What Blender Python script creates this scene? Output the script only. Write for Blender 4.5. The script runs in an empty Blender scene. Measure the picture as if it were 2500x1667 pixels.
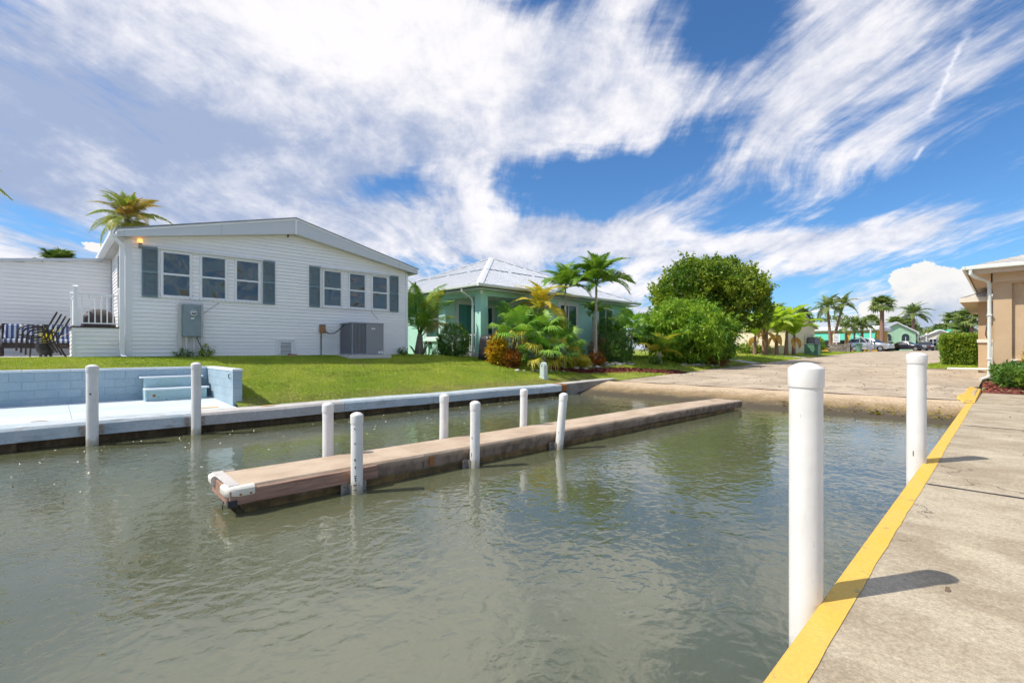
import bpy, bmesh, math, random
import numpy as np
from mathutils import Vector, Matrix

random.seed(7)
RNG = np.random.default_rng(11)
R = math.radians
PI = math.pi
SC = bpy.context.scene
COL = SC.collection

# ------------------------------------------------------------------ camera
# world: X across the canal (positive towards the camera-side dock), Y along the canal towards the ramp, Z up, water at 0
THETA = R(45.85)
CAM = Vector((0.0, 0.0, 1.77))
cam_data = bpy.data.cameras.new('camera')
cam_data.sensor_width = 36.0
cam_data.lens = 36.0 * 1170.0 / 2500.0
cam_data.shift_y = 18.5 / 2500.0
cam_data.clip_start = 0.05
cam_data.clip_end = 6000.0
cam = bpy.data.objects.new('camera', cam_data)
COL.objects.link(cam)
cam.location = CAM
cam.rotation_euler = (R(90), 0, THETA)
SC.camera = cam
SC.view_settings.view_transform = 'Standard'
SC.view_settings.look = 'None'
SC.view_settings.gamma = 1.0
SC.view_settings.exposure = 1.0
SC.view_settings.use_curve_mapping = False
SC.cycles.max_bounces = 8
SC.cycles.diffuse_bounces = 3
SC.cycles.glossy_bounces = 4
SC.cycles.transparent_max_bounces = 8
SC.cycles.sample_clamp_indirect = 6.0
SC.cycles.use_denoising = True
SC.cycles.use_adaptive_sampling = True
SC.cycles.adaptive_threshold = 0.03
SC.cycles.adaptive_min_samples = 16

# ------------------------------------------------------------------ sun and sky
SUN_EL = R(52.0)
SUN_DIR = Vector((-0.50, -0.866, 0.0)).normalized()      # horizontal direction towards the sun
sd = bpy.data.lights.new('sun', 'SUN')
sd.energy = 2.6
sd.angle = R(0.53)
sd.color = (1.0, 0.93, 0.82)
sun = bpy.data.objects.new('sun', sd)
COL.objects.link(sun)
to_sun = Vector((SUN_DIR.x * math.cos(SUN_EL), SUN_DIR.y * math.cos(SUN_EL), math.sin(SUN_EL)))
sun.rotation_euler = to_sun.to_track_quat('Z', 'Y').to_euler()
sun.location = (-20, -30, 40)


class NT:
    """thin wrapper that writes node graphs as expressions"""
    def __init__(self, tree):
        self.t = tree
        self.n = tree.nodes
        self.l = tree.links

    def new(self, kind, **kw):
        nd = self.n.new(kind)
        for k, v in kw.items():
            setattr(nd, k, v)
        return nd

    def put(self, sock, v):
        if v is None:
            return
        if isinstance(v, bpy.types.NodeSocket):
            self.l.new(v, sock)
        else:
            if isinstance(v, (tuple, list)) and sock.type == 'RGBA' and len(v) == 3:
                v = tuple(v) + (1.0,)
            sock.default_value = v

    def m(self, op, a, b=None, c=None, clamp=False):
        nd = self.new('ShaderNodeMath', operation=op)
        nd.use_clamp = clamp
        for i, v in enumerate((a, b, c)):
            self.put(nd.inputs[i], v) if v is not None else None
        return nd.outputs[0]

    def dot(self, v, w):
        nd = self.new('ShaderNodeVectorMath', operation='DOT_PRODUCT')
        self.put(nd.inputs[0], v)
        self.put(nd.inputs[1], w)
        return nd.outputs['Value']

    def vm(self, op, a, b):
        nd = self.new('ShaderNodeVectorMath', operation=op)
        self.put(nd.inputs[0], a)
        self.put(nd.inputs[1], b)
        return nd.outputs[0]

    def xyz(self, x, y, z):
        nd = self.new('ShaderNodeCombineXYZ')
        for i, v in enumerate((x, y, z)):
            self.put(nd.inputs[i], v)
        return nd.outputs[0]

    def noise(self, vec, scale, detail=4, rough=0.55, dist=0.0, lac=2.0):
        nd = self.new('ShaderNodeTexNoise')
        if vec is not None:
            self.put(nd.inputs['Vector'], vec)
        nd.inputs['Scale'].default_value = scale
        nd.inputs['Detail'].default_value = detail
        nd.inputs['Roughness'].default_value = rough
        nd.inputs['Distortion'].default_value = dist
        nd.inputs['Lacunarity'].default_value = lac
        return nd.outputs['Fac']

    def sstep(self, x, lo, hi, a=0.0, b=1.0):
        nd = self.new('ShaderNodeMapRange', interpolation_type='SMOOTHSTEP')
        for i, v in enumerate((x, lo, hi, a, b)):
            self.put(nd.inputs[i], v)
        return nd.outputs[0]

    def lin(self, x, lo, hi, a=0.0, b=1.0):
        nd = self.new('ShaderNodeMapRange')
        for i, v in enumerate((x, lo, hi, a, b)):
            self.put(nd.inputs[i], v)
        return nd.outputs[0]

    def mix(self, fac, a, b, mode='MIX'):
        nd = self.new('ShaderNodeMix', data_type='RGBA', blend_type=mode)
        nd.clamp_factor = True
        self.put(nd.inputs[0], fac)
        self.put(nd.inputs[6], a)
        self.put(nd.inputs[7], b)
        return nd.outputs[2]

    def bump(self, h, strength=0.3, dist=0.02, normal=None):
        nd = self.new('ShaderNodeBump')
        nd.inputs['Strength'].default_value = strength
        nd.inputs['Distance'].default_value = dist
        self.put(nd.inputs['Height'], h)
        if normal is not None:
            self.put(nd.inputs['Normal'], normal)
        return nd.outputs[0]


def build_world():
    w = bpy.data.worlds.new('World')
    SC.world = w
    w.use_nodes = True
    t = NT(w.node_tree)
    t.n.clear()
    out = t.new('ShaderNodeOutputWorld')
    bg = t.new('ShaderNodeBackground')
    bg.inputs['Strength'].default_value = 0.1
    sky = t.new('ShaderNodeTexSky', sky_type='NISHITA')
    sky.sun_disc = False
    sky.sun_elevation = SUN_EL
    sky.sun_rotation = math.atan2(SUN_DIR.x, SUN_DIR.y)
    sky.air_density = 1.0
    sky.dust_density = 0.4
    sky.ozone_density = 1.6
    clear = t.mix(1.0, sky.outputs[0], (0.33, 0.55, 0.76), 'MULTIPLY')
    d = t.new('ShaderNodeTexCoord').outputs['Generated']
    s, c = math.sin(THETA), math.cos(THETA)
    fwd = t.dot(d, (-s, c, 0.0))
    rt = t.dot(d, (c, s, 0.0))
    up = t.dot(d, (0, 0, 1))
    DEG = 180 / PI
    az = t.m('MULTIPLY', t.m('ARCTAN2', rt, fwd), DEG)
    el = t.m('MULTIPLY', t.m('ARCSINE', up), DEG)

    # cloud sheet seen in perspective: streaks run along the view's far direction
    k = t.m('DIVIDE', 1.0, t.m('ADD', t.m('MAXIMUM', up, 0.0), 0.10))
    a = t.m('MULTIPLY', fwd, k)
    b = t.m('MULTIPLY', rt, k)
    wv = t.xyz(t.m('MULTIPLY', a, 0.55), t.m('MULTIPLY', b, 0.55), 3.7)
    warp = t.new('ShaderNodeTexNoise')
    warp.inputs['Scale'].default_value = 1.0
    warp.inputs['Detail'].default_value = 2
    t.l.new(wv, warp.inputs['Vector'])
    wc = t.new('ShaderNodeSeparateColor')
    t.l.new(warp.outputs['Color'], wc.inputs[0])
    wa = t.m('SUBTRACT', wc.outputs[0], 0.5)
    wb = t.m('SUBTRACT', wc.outputs[1], 0.5)
    a2 = t.m('ADD', a, t.m('MULTIPLY', wa, 1.6))
    b2 = t.m('ADD', b, t.m('MULTIPLY', wb, 1.1))
    streak = t.noise(t.xyz(t.m('MULTIPLY', a2, 0.42), t.m('MULTIPLY', b2, 1.25), 0.0), 1.25, 9, 0.64)
    puff = t.noise(t.xyz(t.m('MULTIPLY', a2, 0.75), t.m('MULTIPLY', b2, 0.95), 5.0), 1.15, 8, 0.60)
    # billow detail tied to direction, so that low clouds keep shape near the horizon
    dirn = t.noise(t.xyz(t.m('MULTIPLY', az, 0.055), t.m('MULTIPLY', el, 0.17), 2.0), 1.0, 8, 0.62, 0.35)
    fine = t.noise(t.xyz(t.m('MULTIPLY', az, 0.42), t.m('MULTIPLY', el, 0.50), 8.0), 1.0, 7, 0.64)

    AE = t.xyz(az, el, 1.0)

    def blob(px, py, rx, ry, rot=0.0):
        """soft ellipse of sky around the direction that pixel looks in; radii in degrees"""
        a0 = math.degrees(math.atan((px - 1250) / 1170.0))
        e0 = math.degrees(math.atan((852 - py) / 1170.0 * math.cos(math.radians(a0))))
        cr, sr = math.cos(R(rot)), math.sin(R(rot))
        uu = t.dot(AE, (cr / rx, sr / rx, -(a0 * cr + e0 * sr) / rx))
        vv = t.dot(AE, (-sr / ry, cr / ry, (a0 * sr - e0 * cr) / ry))
        q = t.m('MULTIPLY_ADD', uu, uu, t.m('MULTIPLY', vv, vv))
        return t.m('POWER', 0.36788, q)

    def total(items):
        acc = None
        for wgt, bl in items:
            acc = t.m('MULTIPLY_ADD', bl, wgt, 0.0 if acc is None else acc)
        return acc

    cover = total([
        (0.44, blob(480, 150, 34, 13, 0)), (0.40, blob(1330, 230, 15, 6.0, 16)), (0.20, blob(1130, 120, 14, 8, 0)),
        (0.30, blob(100, 480, 20, 9)), (0.26, blob(1860, 320, 17, 3.0, 34)), (0.16, blob(2250, 120, 14, 6, 20)),
        (0.22, blob(2330, 425, 9, 1.6, 6)), (0.42, blob(880, 548, 10, 1.9, -7)), (0.34, blob(640, 450, 8, 1.6, 0)),
        (0.42, blob(1400, 580, 12, 2.4, 6)), (0.50, blob(1930, 600, 13, 2.5, -6)), (0.22, blob(1350, 760, 40, 3.5, 0)),
        (-0.50, blob(1420, 440, 16, 3.0, 3)), (-0.40, blob(1010, 440, 7, 2.0, 12)), (-0.46, blob(2130, 490, 18, 2.2, 4)),
        (-0.34, blob(2260, 640, 8, 2.0, 0)), (-0.30, blob(1230, 12, 9, 2.5, 0)), (-0.40, blob(1790, 95, 5, 3.2, 10)),
        (-0.26, blob(2080, 300, 10, 1.6, 32)), (-0.30, blob(1960, 740, 9, 2.2, 0)), (-0.30, blob(760, 490, 6, 1.2, 5)), (-0.22, blob(330, 560, 10, 1.5, 4)),
    ])
    wisp = t.noise(t.xyz(t.m('MULTIPLY', a2, 0.75), t.m('MULTIPLY', b2, 4.2), 11.0), 1.4, 7, 0.62)
    tex = t.m('ADD', t.m('MULTIPLY', streak, 0.62), t.m('ADD', t.m('MULTIPLY', puff, 0.30), t.m('MULTIPLY', dirn, 0.36)))
    tex = t.m('MULTIPLY', t.m('ADD', t.m('SUBTRACT', tex, 0.64), t.m('MULTIPLY', t.m('SUBTRACT', wisp, 0.5), 0.22)), 2.7)
    dens = t.m('ADD', t.m('ADD', tex, cover), 0.19)
    alpha = t.sstep(dens, 0.02, 0.46)
    alpha = t.m('MULTIPLY', alpha, 0.94)

    # grey undersides of the thick sheet
    thick = total([(0.75, blob(460, 390, 25, 5.5, 0)), (0.40, blob(980, 330, 12, 4.5, 0)), (0.30, blob(60, 150, 14, 12)), (0.30, blob(1330, 150, 3, 9, -20)),
                   (-0.20, blob(1000, 110, 12, 7)), (-0.15, blob(1500, 240, 11, 6)), (-0.30, blob(640, 455, 10, 2.4)), (0.15, blob(1380, 150, 4, 9, -18))])
    shade = t.m('ADD', thick, t.m('MULTIPLY', t.m('SUBTRACT', puff, 0.5), -2.4))
    shade = t.m('ADD', shade, t.m('MULTIPLY', t.m('SUBTRACT', streak, 0.5), -1.8))
    shade = t.m('ADD', shade, t.m('MULTIPLY', t.m('SUBTRACT', fine, 0.5), -0.7))
    shade = t.m('ADD', shade, t.m('MULTIPLY', t.m('SUBTRACT', wisp, 0.5), -1.0))
    lump = t.noise(t.xyz(t.m('MULTIPLY', az, 0.13), t.m('MULTIPLY', el, 0.20), 6.0), 1.0, 8, 0.64, 0.3)
    shade = t.m('ADD', shade, t.m('MULTIPLY', t.m('SUBTRACT', lump, 0.5), -2.6))
    shade = t.sstep(shade, -0.75, 0.95)
    white = (5.35, 5.2, 5.25)
    grey = (2.0, 2.4, 3.4)
    ccol = t.mix(shade, white, grey)
    col = t.mix(alpha, clear, ccol)

    # towering cumulus low on the right
    cum = total([(1.0, blob(2245, 690, 2.3, 2.2)), (0.9, blob(2330, 755, 4.0, 2.6)), (0.85, blob(2122, 748, 1.0, 0.8)),
                 (0.75, blob(2180, 795, 2.8, 1.2)), (0.8, blob(2370, 700, 1.8, 1.3)), (0.6, blob(240, 605, 2.2, 0.9))])
    cden = t.m('ADD', cum, t.m('MULTIPLY', t.m('SUBTRACT', fine, 0.5), 1.1))
    calpha = t.sstep(cden, 0.50, 0.57)
    cshade = t.m('ADD', t.m('MULTIPLY', blob(2300, 800, 5.0, 3.0), 0.8), t.m('MULTIPLY', t.m('SUBTRACT', fine, 0.5), -1.1))
    ccol2 = t.mix(t.sstep(cshade, 0.0, 0.9), (5.0, 4.85, 4.65), (2.3, 2.8, 3.7))
    col = t.mix(t.m('MULTIPLY', calpha, 0.96), col, ccol2)

    # two broken pieces of an old contrail
    def trail(p0, p1, wdeg, wob):
        def ae(p):
            a0 = math.degrees(math.atan((p[0] - 1250) / 1170.0))
            return a0, math.degrees(math.atan((852 - p[1]) / 1170.0 * math.cos(math.radians(a0))))
        (a0, e0), (a1, e1) = ae(p0), ae(p1)
        L = math.hypot(a1 - a0, e1 - e0)
        ux, uy = (a1 - a0) / L, (e1 - e0) / L
        u = t.m('SUBTRACT', az, a0)
        v = t.m('SUBTRACT', el, e0)
        along = t.m('ADD', t.m('MULTIPLY', u, ux), t.m('MULTIPLY', v, uy))
        acr = t.m('SUBTRACT', t.m('MULTIPLY', v, ux), t.m('MULTIPLY', u, uy))
        acr = t.m('ADD', acr, t.m('MULTIPLY', t.m('SUBTRACT', fine, 0.5), wob))
        body = t.m('EXPONENT', t.m('MULTIPLY', t.m('POWER', t.m('DIVIDE', acr, wdeg), 2.0), -1.0))
        ends = t.m('MULTIPLY', t.sstep(along, 0.0, L * 0.3), t.sstep(along, L, L * 0.65))
        return t.m('MULTIPLY', body, ends)
    tr = t.m('ADD', trail((2252, 318), (2372, 40), 0.24, 2.4), trail((2226, 398), (2258, 352), 0.16, 0.3), clamp=True)
    tr = t.m('MULTIPLY', tr, t.sstep(fine, 0.25, 0.55))
    col = t.mix(t.m('MULTIPLY', tr, 0.5), col, (5.9, 5.8, 6.0))
    t.l.new(col, bg.inputs['Color'])
    t.l.new(bg.outputs[0], out.inputs['Surface'])
    w.cycles.sampling_method = 'MANUAL'
    w.cycles.sample_map_resolution = 128


build_world()

# ------------------------------------------------------------------ scene helpers
def link(o, parent=None):
    COL.objects.link(o)
    if parent is not None:
        o.parent = parent
    return o


def tag(o, label=None, cat=None, group=None, kind=None):
    if label:
        o['label'] = label
    if cat:
        o['category'] = cat
    if group:
        o['group'] = group
    if kind:
        o['kind'] = kind
    return o


def thing(name, loc, label, cat, group=None, rz=0.0):
    o = bpy.data.objects.new(name, None)
    o.empty_display_size = 0.2
    o.location = loc
    o.rotation_euler = (0, 0, rz)
    link(o)
    return tag(o, label, cat, group)


def copy_tree(o, parent=None):
    cpy = o.copy()
    COL.objects.link(cpy)
    cpy.parent = parent
    for ch in o.children:
        copy_tree(ch, cpy)
    return cpy


def origin_of(o):
    v = Vector((0, 0, 0))
    while o is not None:
        v += o.location
        o = o.parent
    return v


def np_mesh(name, verts, faces, mat=None, smooth=False):
    """verts (N,3), faces list of (M,k) arrays"""
    me = bpy.data.meshes.new(name)
    verts = np.asarray(verts, dtype=np.float32)
    if not isinstance(faces, (list, tuple)):
        faces = [faces]
    faces = [np.asarray(f, dtype=np.int32) for f in faces if len(f)]
    nl = sum(f.size for f in faces)
    nf = sum(len(f) for f in faces)
    me.vertices.add(len(verts))
    me.vertices.foreach_set('co', verts.ravel())
    me.loops.add(nl)
    me.polygons.add(nf)
    me.loops.foreach_set('vertex_index', np.concatenate([f.ravel() for f in faces]))
    tot = np.concatenate([np.full(len(f), f.shape[1], dtype=np.int32) for f in faces])
    st = np.concatenate(([0], np.cumsum(tot)[:-1])).astype(np.int32)
    me.polygons.foreach_set('loop_start', st)
    me.polygons.foreach_set('loop_total', tot)
    if smooth:
        me.polygons.foreach_set('use_smooth', np.ones(nf, dtype=bool))
    me.update(calc_edges=True)
    me.validate()
    if mat is not None:
        me.materials.append(mat)
    return me


class MB:
    """collects simple solids in world coordinates, built as one mesh object under a thing"""
    def __init__(self):
        self.V = []
        self.F = []

    def add(self, vs, fs):
        n = len(self.V)
        self.V += [tuple(v) for v in vs]
        self.F += [tuple(i + n for i in f) for f in fs]
        return self

    def box(self, x0, x1, y0, y1, z0, z1):
        vs = [(x0, y0, z0), (x1, y0, z0), (x1, y1, z0), (x0, y1, z0), (x0, y0, z1), (x1, y0, z1), (x1, y1, z1), (x0, y1, z1)]
        return self.add(vs, [(0, 3, 2, 1), (4, 5, 6, 7), (0, 1, 5, 4), (1, 2, 6, 5), (2, 3, 7, 6), (3, 0, 4, 7)])

    def hexa(self, vs):
        """8 corners ordered as box()"""
        return self.add(vs, [(0, 3, 2, 1), (4, 5, 6, 7), (0, 1, 5, 4), (1, 2, 6, 5), (2, 3, 7, 6), (3, 0, 4, 7)])

    def prism(self, pts, axis, a, b):
        """polygon in the plane across axis, extruded from a to b; pts are the two other coordinates in axis order"""
        def mk(p, w):
            q = [p[0], p[1]]
            q.insert(axis, w)
            return tuple(q)
        n = len(pts)
        vs = [mk(p, a) for p in pts] + [mk(p, b) for p in pts]
        fs = [tuple(range(n - 1, -1, -1)), tuple(range(n, 2 * n))]
        fs += [(i, (i + 1) % n, n + (i + 1) % n, n + i) for i in range(n)]
        return self.add(vs, fs)

    def cyl(self, p0, p1, r0, r1=None, n=12, caps=True):
        r1 = r0 if r1 is None else r1
        p0, p1 = Vector(p0), Vector(p1)
        ax = (p1 - p0).normalized()
        u = ax.orthogonal().normalized()
        v = ax.cross(u)
        vs, fs = [], []
        for p, r in ((p0, r0), (p1, r1)):
            for i in range(n):
                an = 2 * PI * i / n
                vs.append(p + u * math.cos(an) * r + v * math.sin(an) * r)
        fs = [(i, (i + 1) % n, n + (i + 1) % n, n + i) for i in range(n)]
        if caps:
            fs += [tuple(range(n - 1, -1, -1)), tuple(range(n, 2 * n))]
        return self.add(vs, fs)

    def tube(self, pts, r, n=8, caps=True):
        pts = [Vector(p) for p in pts]
        rs = r if isinstance(r, (list, tuple)) else [r] * len(pts)
        vs, fs = [], []
        up = None
        for i, p in enumerate(pts):
            tan = (pts[min(i + 1, len(pts) - 1)] - pts[max(i - 1, 0)]).normalized()
            if up is None:
                up = tan.orthogonal().normalized()
            u = (up - tan * up.dot(tan)).normalized()
            up = u
            v = tan.cross(u)
            for j in range(n):
                an = 2 * PI * j / n
                vs.append(p + (u * math.cos(an) + v * math.sin(an)) * rs[i])
        for i in range(len(pts) - 1):
            for j in range(n):
                fs.append((i * n + j, i * n + (j + 1) % n, (i + 1) * n + (j + 1) % n, (i + 1) * n + j))
        if caps:
            fs += [tuple(range(n - 1, -1, -1)), tuple(range((len(pts) - 1) * n, len(pts) * n))]
        return self.add(vs, fs)

    def lathe(self, prof, org=(0, 0, 0), n=24, lean=(0, 0)):
        """profile of (radius, z); lean shifts x,y per unit z"""
        vs, fs = [], []
        for r, z in prof:
            for j in range(n):
                an = 2 * PI * j / n
                vs.append((org[0] + r * math.cos(an) + lean[0] * z, org[1] + r * math.sin(an) + lean[1] * z, org[2] + z))
        for i in range(len(prof) - 1):
            for j in range(n):
                fs.append((i * n + j, i * n + (j + 1) % n, (i + 1) * n + (j + 1) % n, (i + 1) * n + j))
        fs += [tuple(range(n - 1, -1, -1)), tuple(range((len(prof) - 1) * n, len(prof) * n))]
        return self.add(vs, fs)

    def build(self, name, mat, parent=None, bevel=0.0, smooth=False, local=False, fix=True):
        me = bpy.data.meshes.new(name)
        org = Vector((0, 0, 0)) if (parent is None or local) else origin_of(parent)
        me.from_pydata([(v[0] - org.x, v[1] - org.y, v[2] - org.z) for v in self.V], [], self.F)
        if fix or bevel:
            bm = bmesh.new()
            bm.from_mesh(me)
            if fix:
                bmesh.ops.recalc_face_normals(bm, faces=bm.faces)
            if bevel:
                bmesh.ops.bevel(bm, geom=list(bm.edges), offset=bevel, segments=1, affect='EDGES', clamp_overlap=True)
            bm.to_mesh(me)
            bm.free()
        if smooth:
            me.shade_smooth()
            try:
                me.set_sharp_from_angle(angle=R(40))
            except Exception:
                pass
        if mat is not None:
            me.materials.append(mat)
        o = bpy.data.objects.new(name, me)
        return link(o, parent)


def bx(name, mat, parent, x0, x1, y0, y1, z0, z1, bevel=0.0):
    return MB().box(x0, x1, y0, y1, z0, z1).build(name, mat, parent, bevel)


def struct(o):
    o['kind'] = 'structure'
    return o


# ------------------------------------------------------------------ materials
def mat(name, col, rough=0.6, col2=None, vscale=3.0, vlo=0.35, vhi=0.65, stretch=(1, 1, 1), jitter=0.12, jscale=40.0,
        bump=0.0, bscale=60.0, bdist=0.01, metallic=0.0, spec=0.5, rnd=0.0, dirt=None, dlo=0.55, dhi=0.75, dscale=2.0, dstretch=(1, 1, 1),
        emit=None, estr=0.0, coat=0.0, ior=None):
    m_ = bpy.data.materials.new(name)
    m_.use_nodes = True
    t = NT(m_.node_tree)
    bs = t.n['Principled BSDF']
    pos = t.new('ShaderNodeNewGeometry').outputs['Position']
    sp = t.vm('MULTIPLY', pos, stretch)
    c = col
    if col2 is not None:
        c = t.mix(t.sstep(t.noise(sp, vscale, 5, 0.6), vlo, vhi), col, col2)
    if dirt is not None:
        dp = t.vm('MULTIPLY', pos, dstretch)
        c = t.mix(t.sstep(t.noise(dp, dscale, 6, 0.62), dlo, dhi, 0.0, 0.85), c, dirt)
    if jitter:
        j = t.noise(sp, jscale, 3, 0.6)
        c = t.mix(1.0, c, t.xyz(*([t.lin(j, 0.25, 0.75, 1 - jitter, 1 + jitter)] * 3)), 'MULTIPLY')
    if rnd:
        oi = t.new('ShaderNodeObjectInfo').outputs['Random']
        c = t.mix(1.0, c, t.xyz(*([t.lin(oi, 0, 1, 1 - rnd, 1 + rnd)] * 3)), 'MULTIPLY')
    t.put(bs.inputs['Base Color'], c)
    bs.inputs['Roughness'].default_value = rough
    bs.inputs['Metallic'].default_value = metallic
    bs.inputs['Specular IOR Level'].default_value = spec
    if ior:
        bs.inputs['IOR'].default_value = ior
    if coat:
        bs.inputs['Coat Weight'].default_value = coat
        bs.inputs['Coat Roughness'].default_value = 0.05
    if bump:
        t.put(bs.inputs['Normal'], t.bump(t.noise(sp, bscale, 5, 0.6), bump, bdist))
    if emit:
        bs.inputs['Emission Color'].default_value = tuple(emit) + (1,)
        bs.inputs['Emission Strength'].default_value = estr
    return m_


def leaf_mat(name, c1, c2, c3=None, scale=1.6, trans=0.35, rough=0.45, rnd=0.25, hue_obj=None, lo=0.38, hi=0.62, gain=2.15):
    """foliage: two greens mixed by clump, a third on single leaves, light passing through the blades"""
    m_ = bpy.data.materials.new(name)
    m_.use_nodes = True
    t = NT(m_.node_tree)
    bs = t.n['Principled BSDF']
    out = t.n['Material Output']
    pos = t.new('ShaderNodeNewGeometry').outputs['Position']
    c = t.mix(t.sstep(t.noise(pos, scale, 3, 0.6), lo, hi), c1, c2)
    if c3 is not None:
        c = t.mix(t.sstep(t.noise(pos, scale * 7.3, 2, 0.5), 0.60, 0.72), c, c3)
    if hue_obj is not None:
        oi = t.new('ShaderNodeObjectInfo').outputs['Random']
        c = t.mix(t.sstep(oi, 0.55, 0.95), c, hue_obj)
    j = t.noise(pos, 23.0, 1, 0.5)
    c = t.mix(1.0, c, t.xyz(*([t.lin(j, 0.25, 0.75, (1 - rnd) * gain, (1 + rnd) * gain)] * 3)), 'MULTIPLY')
    c = t.mix(1.0, c, (1.12, 1.0, 0.85), 'MULTIPLY')
    t.put(bs.inputs['Base Color'], c)
    bs.inputs['Roughness'].default_value = rough
    bs.inputs['Specular IOR Level'].default_value = 0.35
    tr = t.new('ShaderNodeBsdfTranslucent')
    t.put(tr.inputs['Color'], t.mix(1.0, c, (1.25, 1.3, 0.6), 'MULTIPLY'))
    mx = t.new('ShaderNodeMixShader')
    mx.inputs[0].default_value = trans
    t.l.new(bs.outputs[0], mx.inputs[1])
    t.l.new(tr.outputs[0], mx.inputs[2])
    t.l.new(mx.outputs[0], out.inputs['Surface'])
    return m_


MT = {}
MT['pvc'] = mat('white_pvc', (0.80, 0.79, 0.77), 0.32, jitter=0.03, jscale=15, dirt=(0.60, 0.56, 0.48), dlo=0.60, dhi=0.85, dscale=5, dstretch=(1, 1, 0.25))
MT['pvc_old'] = mat('weathered_white_pvc', (0.78, 0.78, 0.76), 0.4, jitter=0.04, jscale=15, dirt=(0.45, 0.42, 0.38), dlo=0.62, dhi=0.8, dscale=7, dstretch=(1, 1, 0.3))
MT['steel'] = mat('galvanised_steel', (0.42, 0.42, 0.41), 0.45, metallic=0.7, col2=(0.3, 0.27, 0.24), vscale=20, jitter=0.1)
MT['mark'] = mat('black_mark', (0.03, 0.03, 0.035), 0.6)
MT['siding'] = mat('white_vinyl_siding', (0.90, 0.89, 0.875), 0.42, jitter=0.03, jscale=30, stretch=(1, 0.25, 1), rnd=0.025, bump=0.08, bscale=30, dirt=(0.66, 0.65, 0.61), dlo=0.62, dhi=0.9, dscale=2.5, dstretch=(1, 0.6, 1))
MT['white_trim'] = mat('white_trim', (0.80, 0.81, 0.82), 0.4, jitter=0.03, dirt=(0.60, 0.60, 0.58), dlo=0.64, dhi=0.9, dscale=5)
MT['fascia'] = mat('pale_grey_fascia', (0.60, 0.63, 0.66), 0.45, jitter=0.03, dirt=(0.48, 0.49, 0.5), dlo=0.6, dhi=0.85, dscale=3)
MT['soffit'] = mat('soffit_panel', (0.62, 0.60, 0.56), 0.6, jitter=0.06)
MT['shingle'] = mat('grey_shingle', (0.34, 0.35, 0.36), 0.9, col2=(0.26, 0.27, 0.28), vscale=8, jitter=0.2, bump=0.3)
MT['shutter'] = mat('slate_blue_shutter', (0.145, 0.215, 0.245), 0.5, jitter=0.06, col2=(0.17, 0.245, 0.275), vscale=4)
MT['pane'] = None
MT['dark_gap'] = mat('dark_gap', (0.03, 0.03, 0.03), 0.9)
MT['meter_grey'] = mat('grey_electrical_box', (0.20, 0.265, 0.29), 0.5, jitter=0.06, col2=(0.24, 0.30, 0.32), vscale=5)
MT['post_white'] = mat('weathered_white_post', (0.62, 0.60, 0.58), 0.7, jitter=0.1, dirt=(0.4, 0.36, 0.33), dlo=0.5, dhi=0.75, dscale=6, dstretch=(1, 1, 0.3))
MT['ac_grey'] = mat('ac_grey_metal', (0.26, 0.265, 0.30), 0.5, jitter=0.04)
MT['ac_dark'] = mat('ac_dark_fins', (0.11, 0.115, 0.135), 0.55, jitter=0.08)
MT['sticker'] = mat('white_sticker', (0.8, 0.8, 0.8), 0.5)
MT['black_cable'] = mat('black_cable', (0.02, 0.02, 0.022), 0.5)
MT['rust_box'] = mat('rusty_box', (0.30, 0.20, 0.10), 0.7, col2=(0.38, 0.15, 0.06), vscale=14)
MT['blue_paint'] = mat('pale_blue_painted_block', (0.30, 0.415, 0.49), 0.75, col2=(0.35, 0.455, 0.52), vscale=2.2, jitter=0.07, jscale=25, rnd=0.03, bump=0.25, bscale=90, dirt=(0.44, 0.54, 0.60), dlo=0.62, dhi=0.82, dscale=3, dstretch=(1, 1, 0.35))
MT['blue_mortar'] = mat('pale_blue_mortar', (0.31, 0.42, 0.49), 0.9, jitter=0.1)
MT['blue_cap'] = mat('pale_blue_white_cap', (0.60, 0.68, 0.73), 0.75, jitter=0.06, col2=(0.68, 0.73, 0.75), vscale=3)
MT['pad'] = mat('pale_blue_pad', (0.50, 0.585, 0.63), 0.75, col2=(0.58, 0.63, 0.65), vscale=1.4, jitter=0.06, jscale=18, stretch=(1.5, 0.4, 1), bump=0.1, bscale=60, dirt=(0.47, 0.55, 0.58), dlo=0.6, dhi=0.8, dscale=1.8)
MT['step_wood'] = mat('pale_blue_green_painted_wood', (0.40, 0.56, 0.62), 0.7, col2=(0.36, 0.52, 0.52), vscale=5, jitter=0.08, stretch=(1, 0.4, 1), dirt=(0.22, 0.28, 0.27), dlo=0.64, dhi=0.75, dscale=6)
MT['step_top'] = mat('pale_step_tread', (0.66, 0.73, 0.77), 0.7, jitter=0.05)
MT['stain_rust'] = mat('rust_stain', (0.33, 0.12, 0.03), 0.8, jitter=0.3, jscale=60)
MT['yellow_paint'] = mat('yellow_paint', (0.72, 0.43, 0.06), 0.7, col2=(0.69, 0.44, 0.09), vscale=2.5, jitter=0.10, jscale=45, bump=0.4, bscale=120, dirt=(0.34, 0.25, 0.12), dlo=0.60, dhi=0.70, dscale=9)
MT['cap_blue'] = mat('pale_blue_seawall_cap', (0.40, 0.475, 0.52), 0.8, col2=(0.50, 0.54, 0.56), vscale=2.5, jitter=0.10, jscale=25, bump=0.3, bscale=60, dirt=(0.24, 0.245, 0.21), dlo=0.52, dhi=0.74, dscale=3.5, dstretch=(1, 0.6, 2.2))
MT['cap_bare'] = mat('bare_concrete_cap', (0.44, 0.42, 0.40), 0.85, col2=(0.54, 0.51, 0.48), vscale=3, jitter=0.14, jscale=35, bump=0.4, bscale=60, dirt=(0.25, 0.22, 0.19), dlo=0.56, dhi=0.78, dscale=3, dstretch=(1, 0.5, 2))
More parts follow.
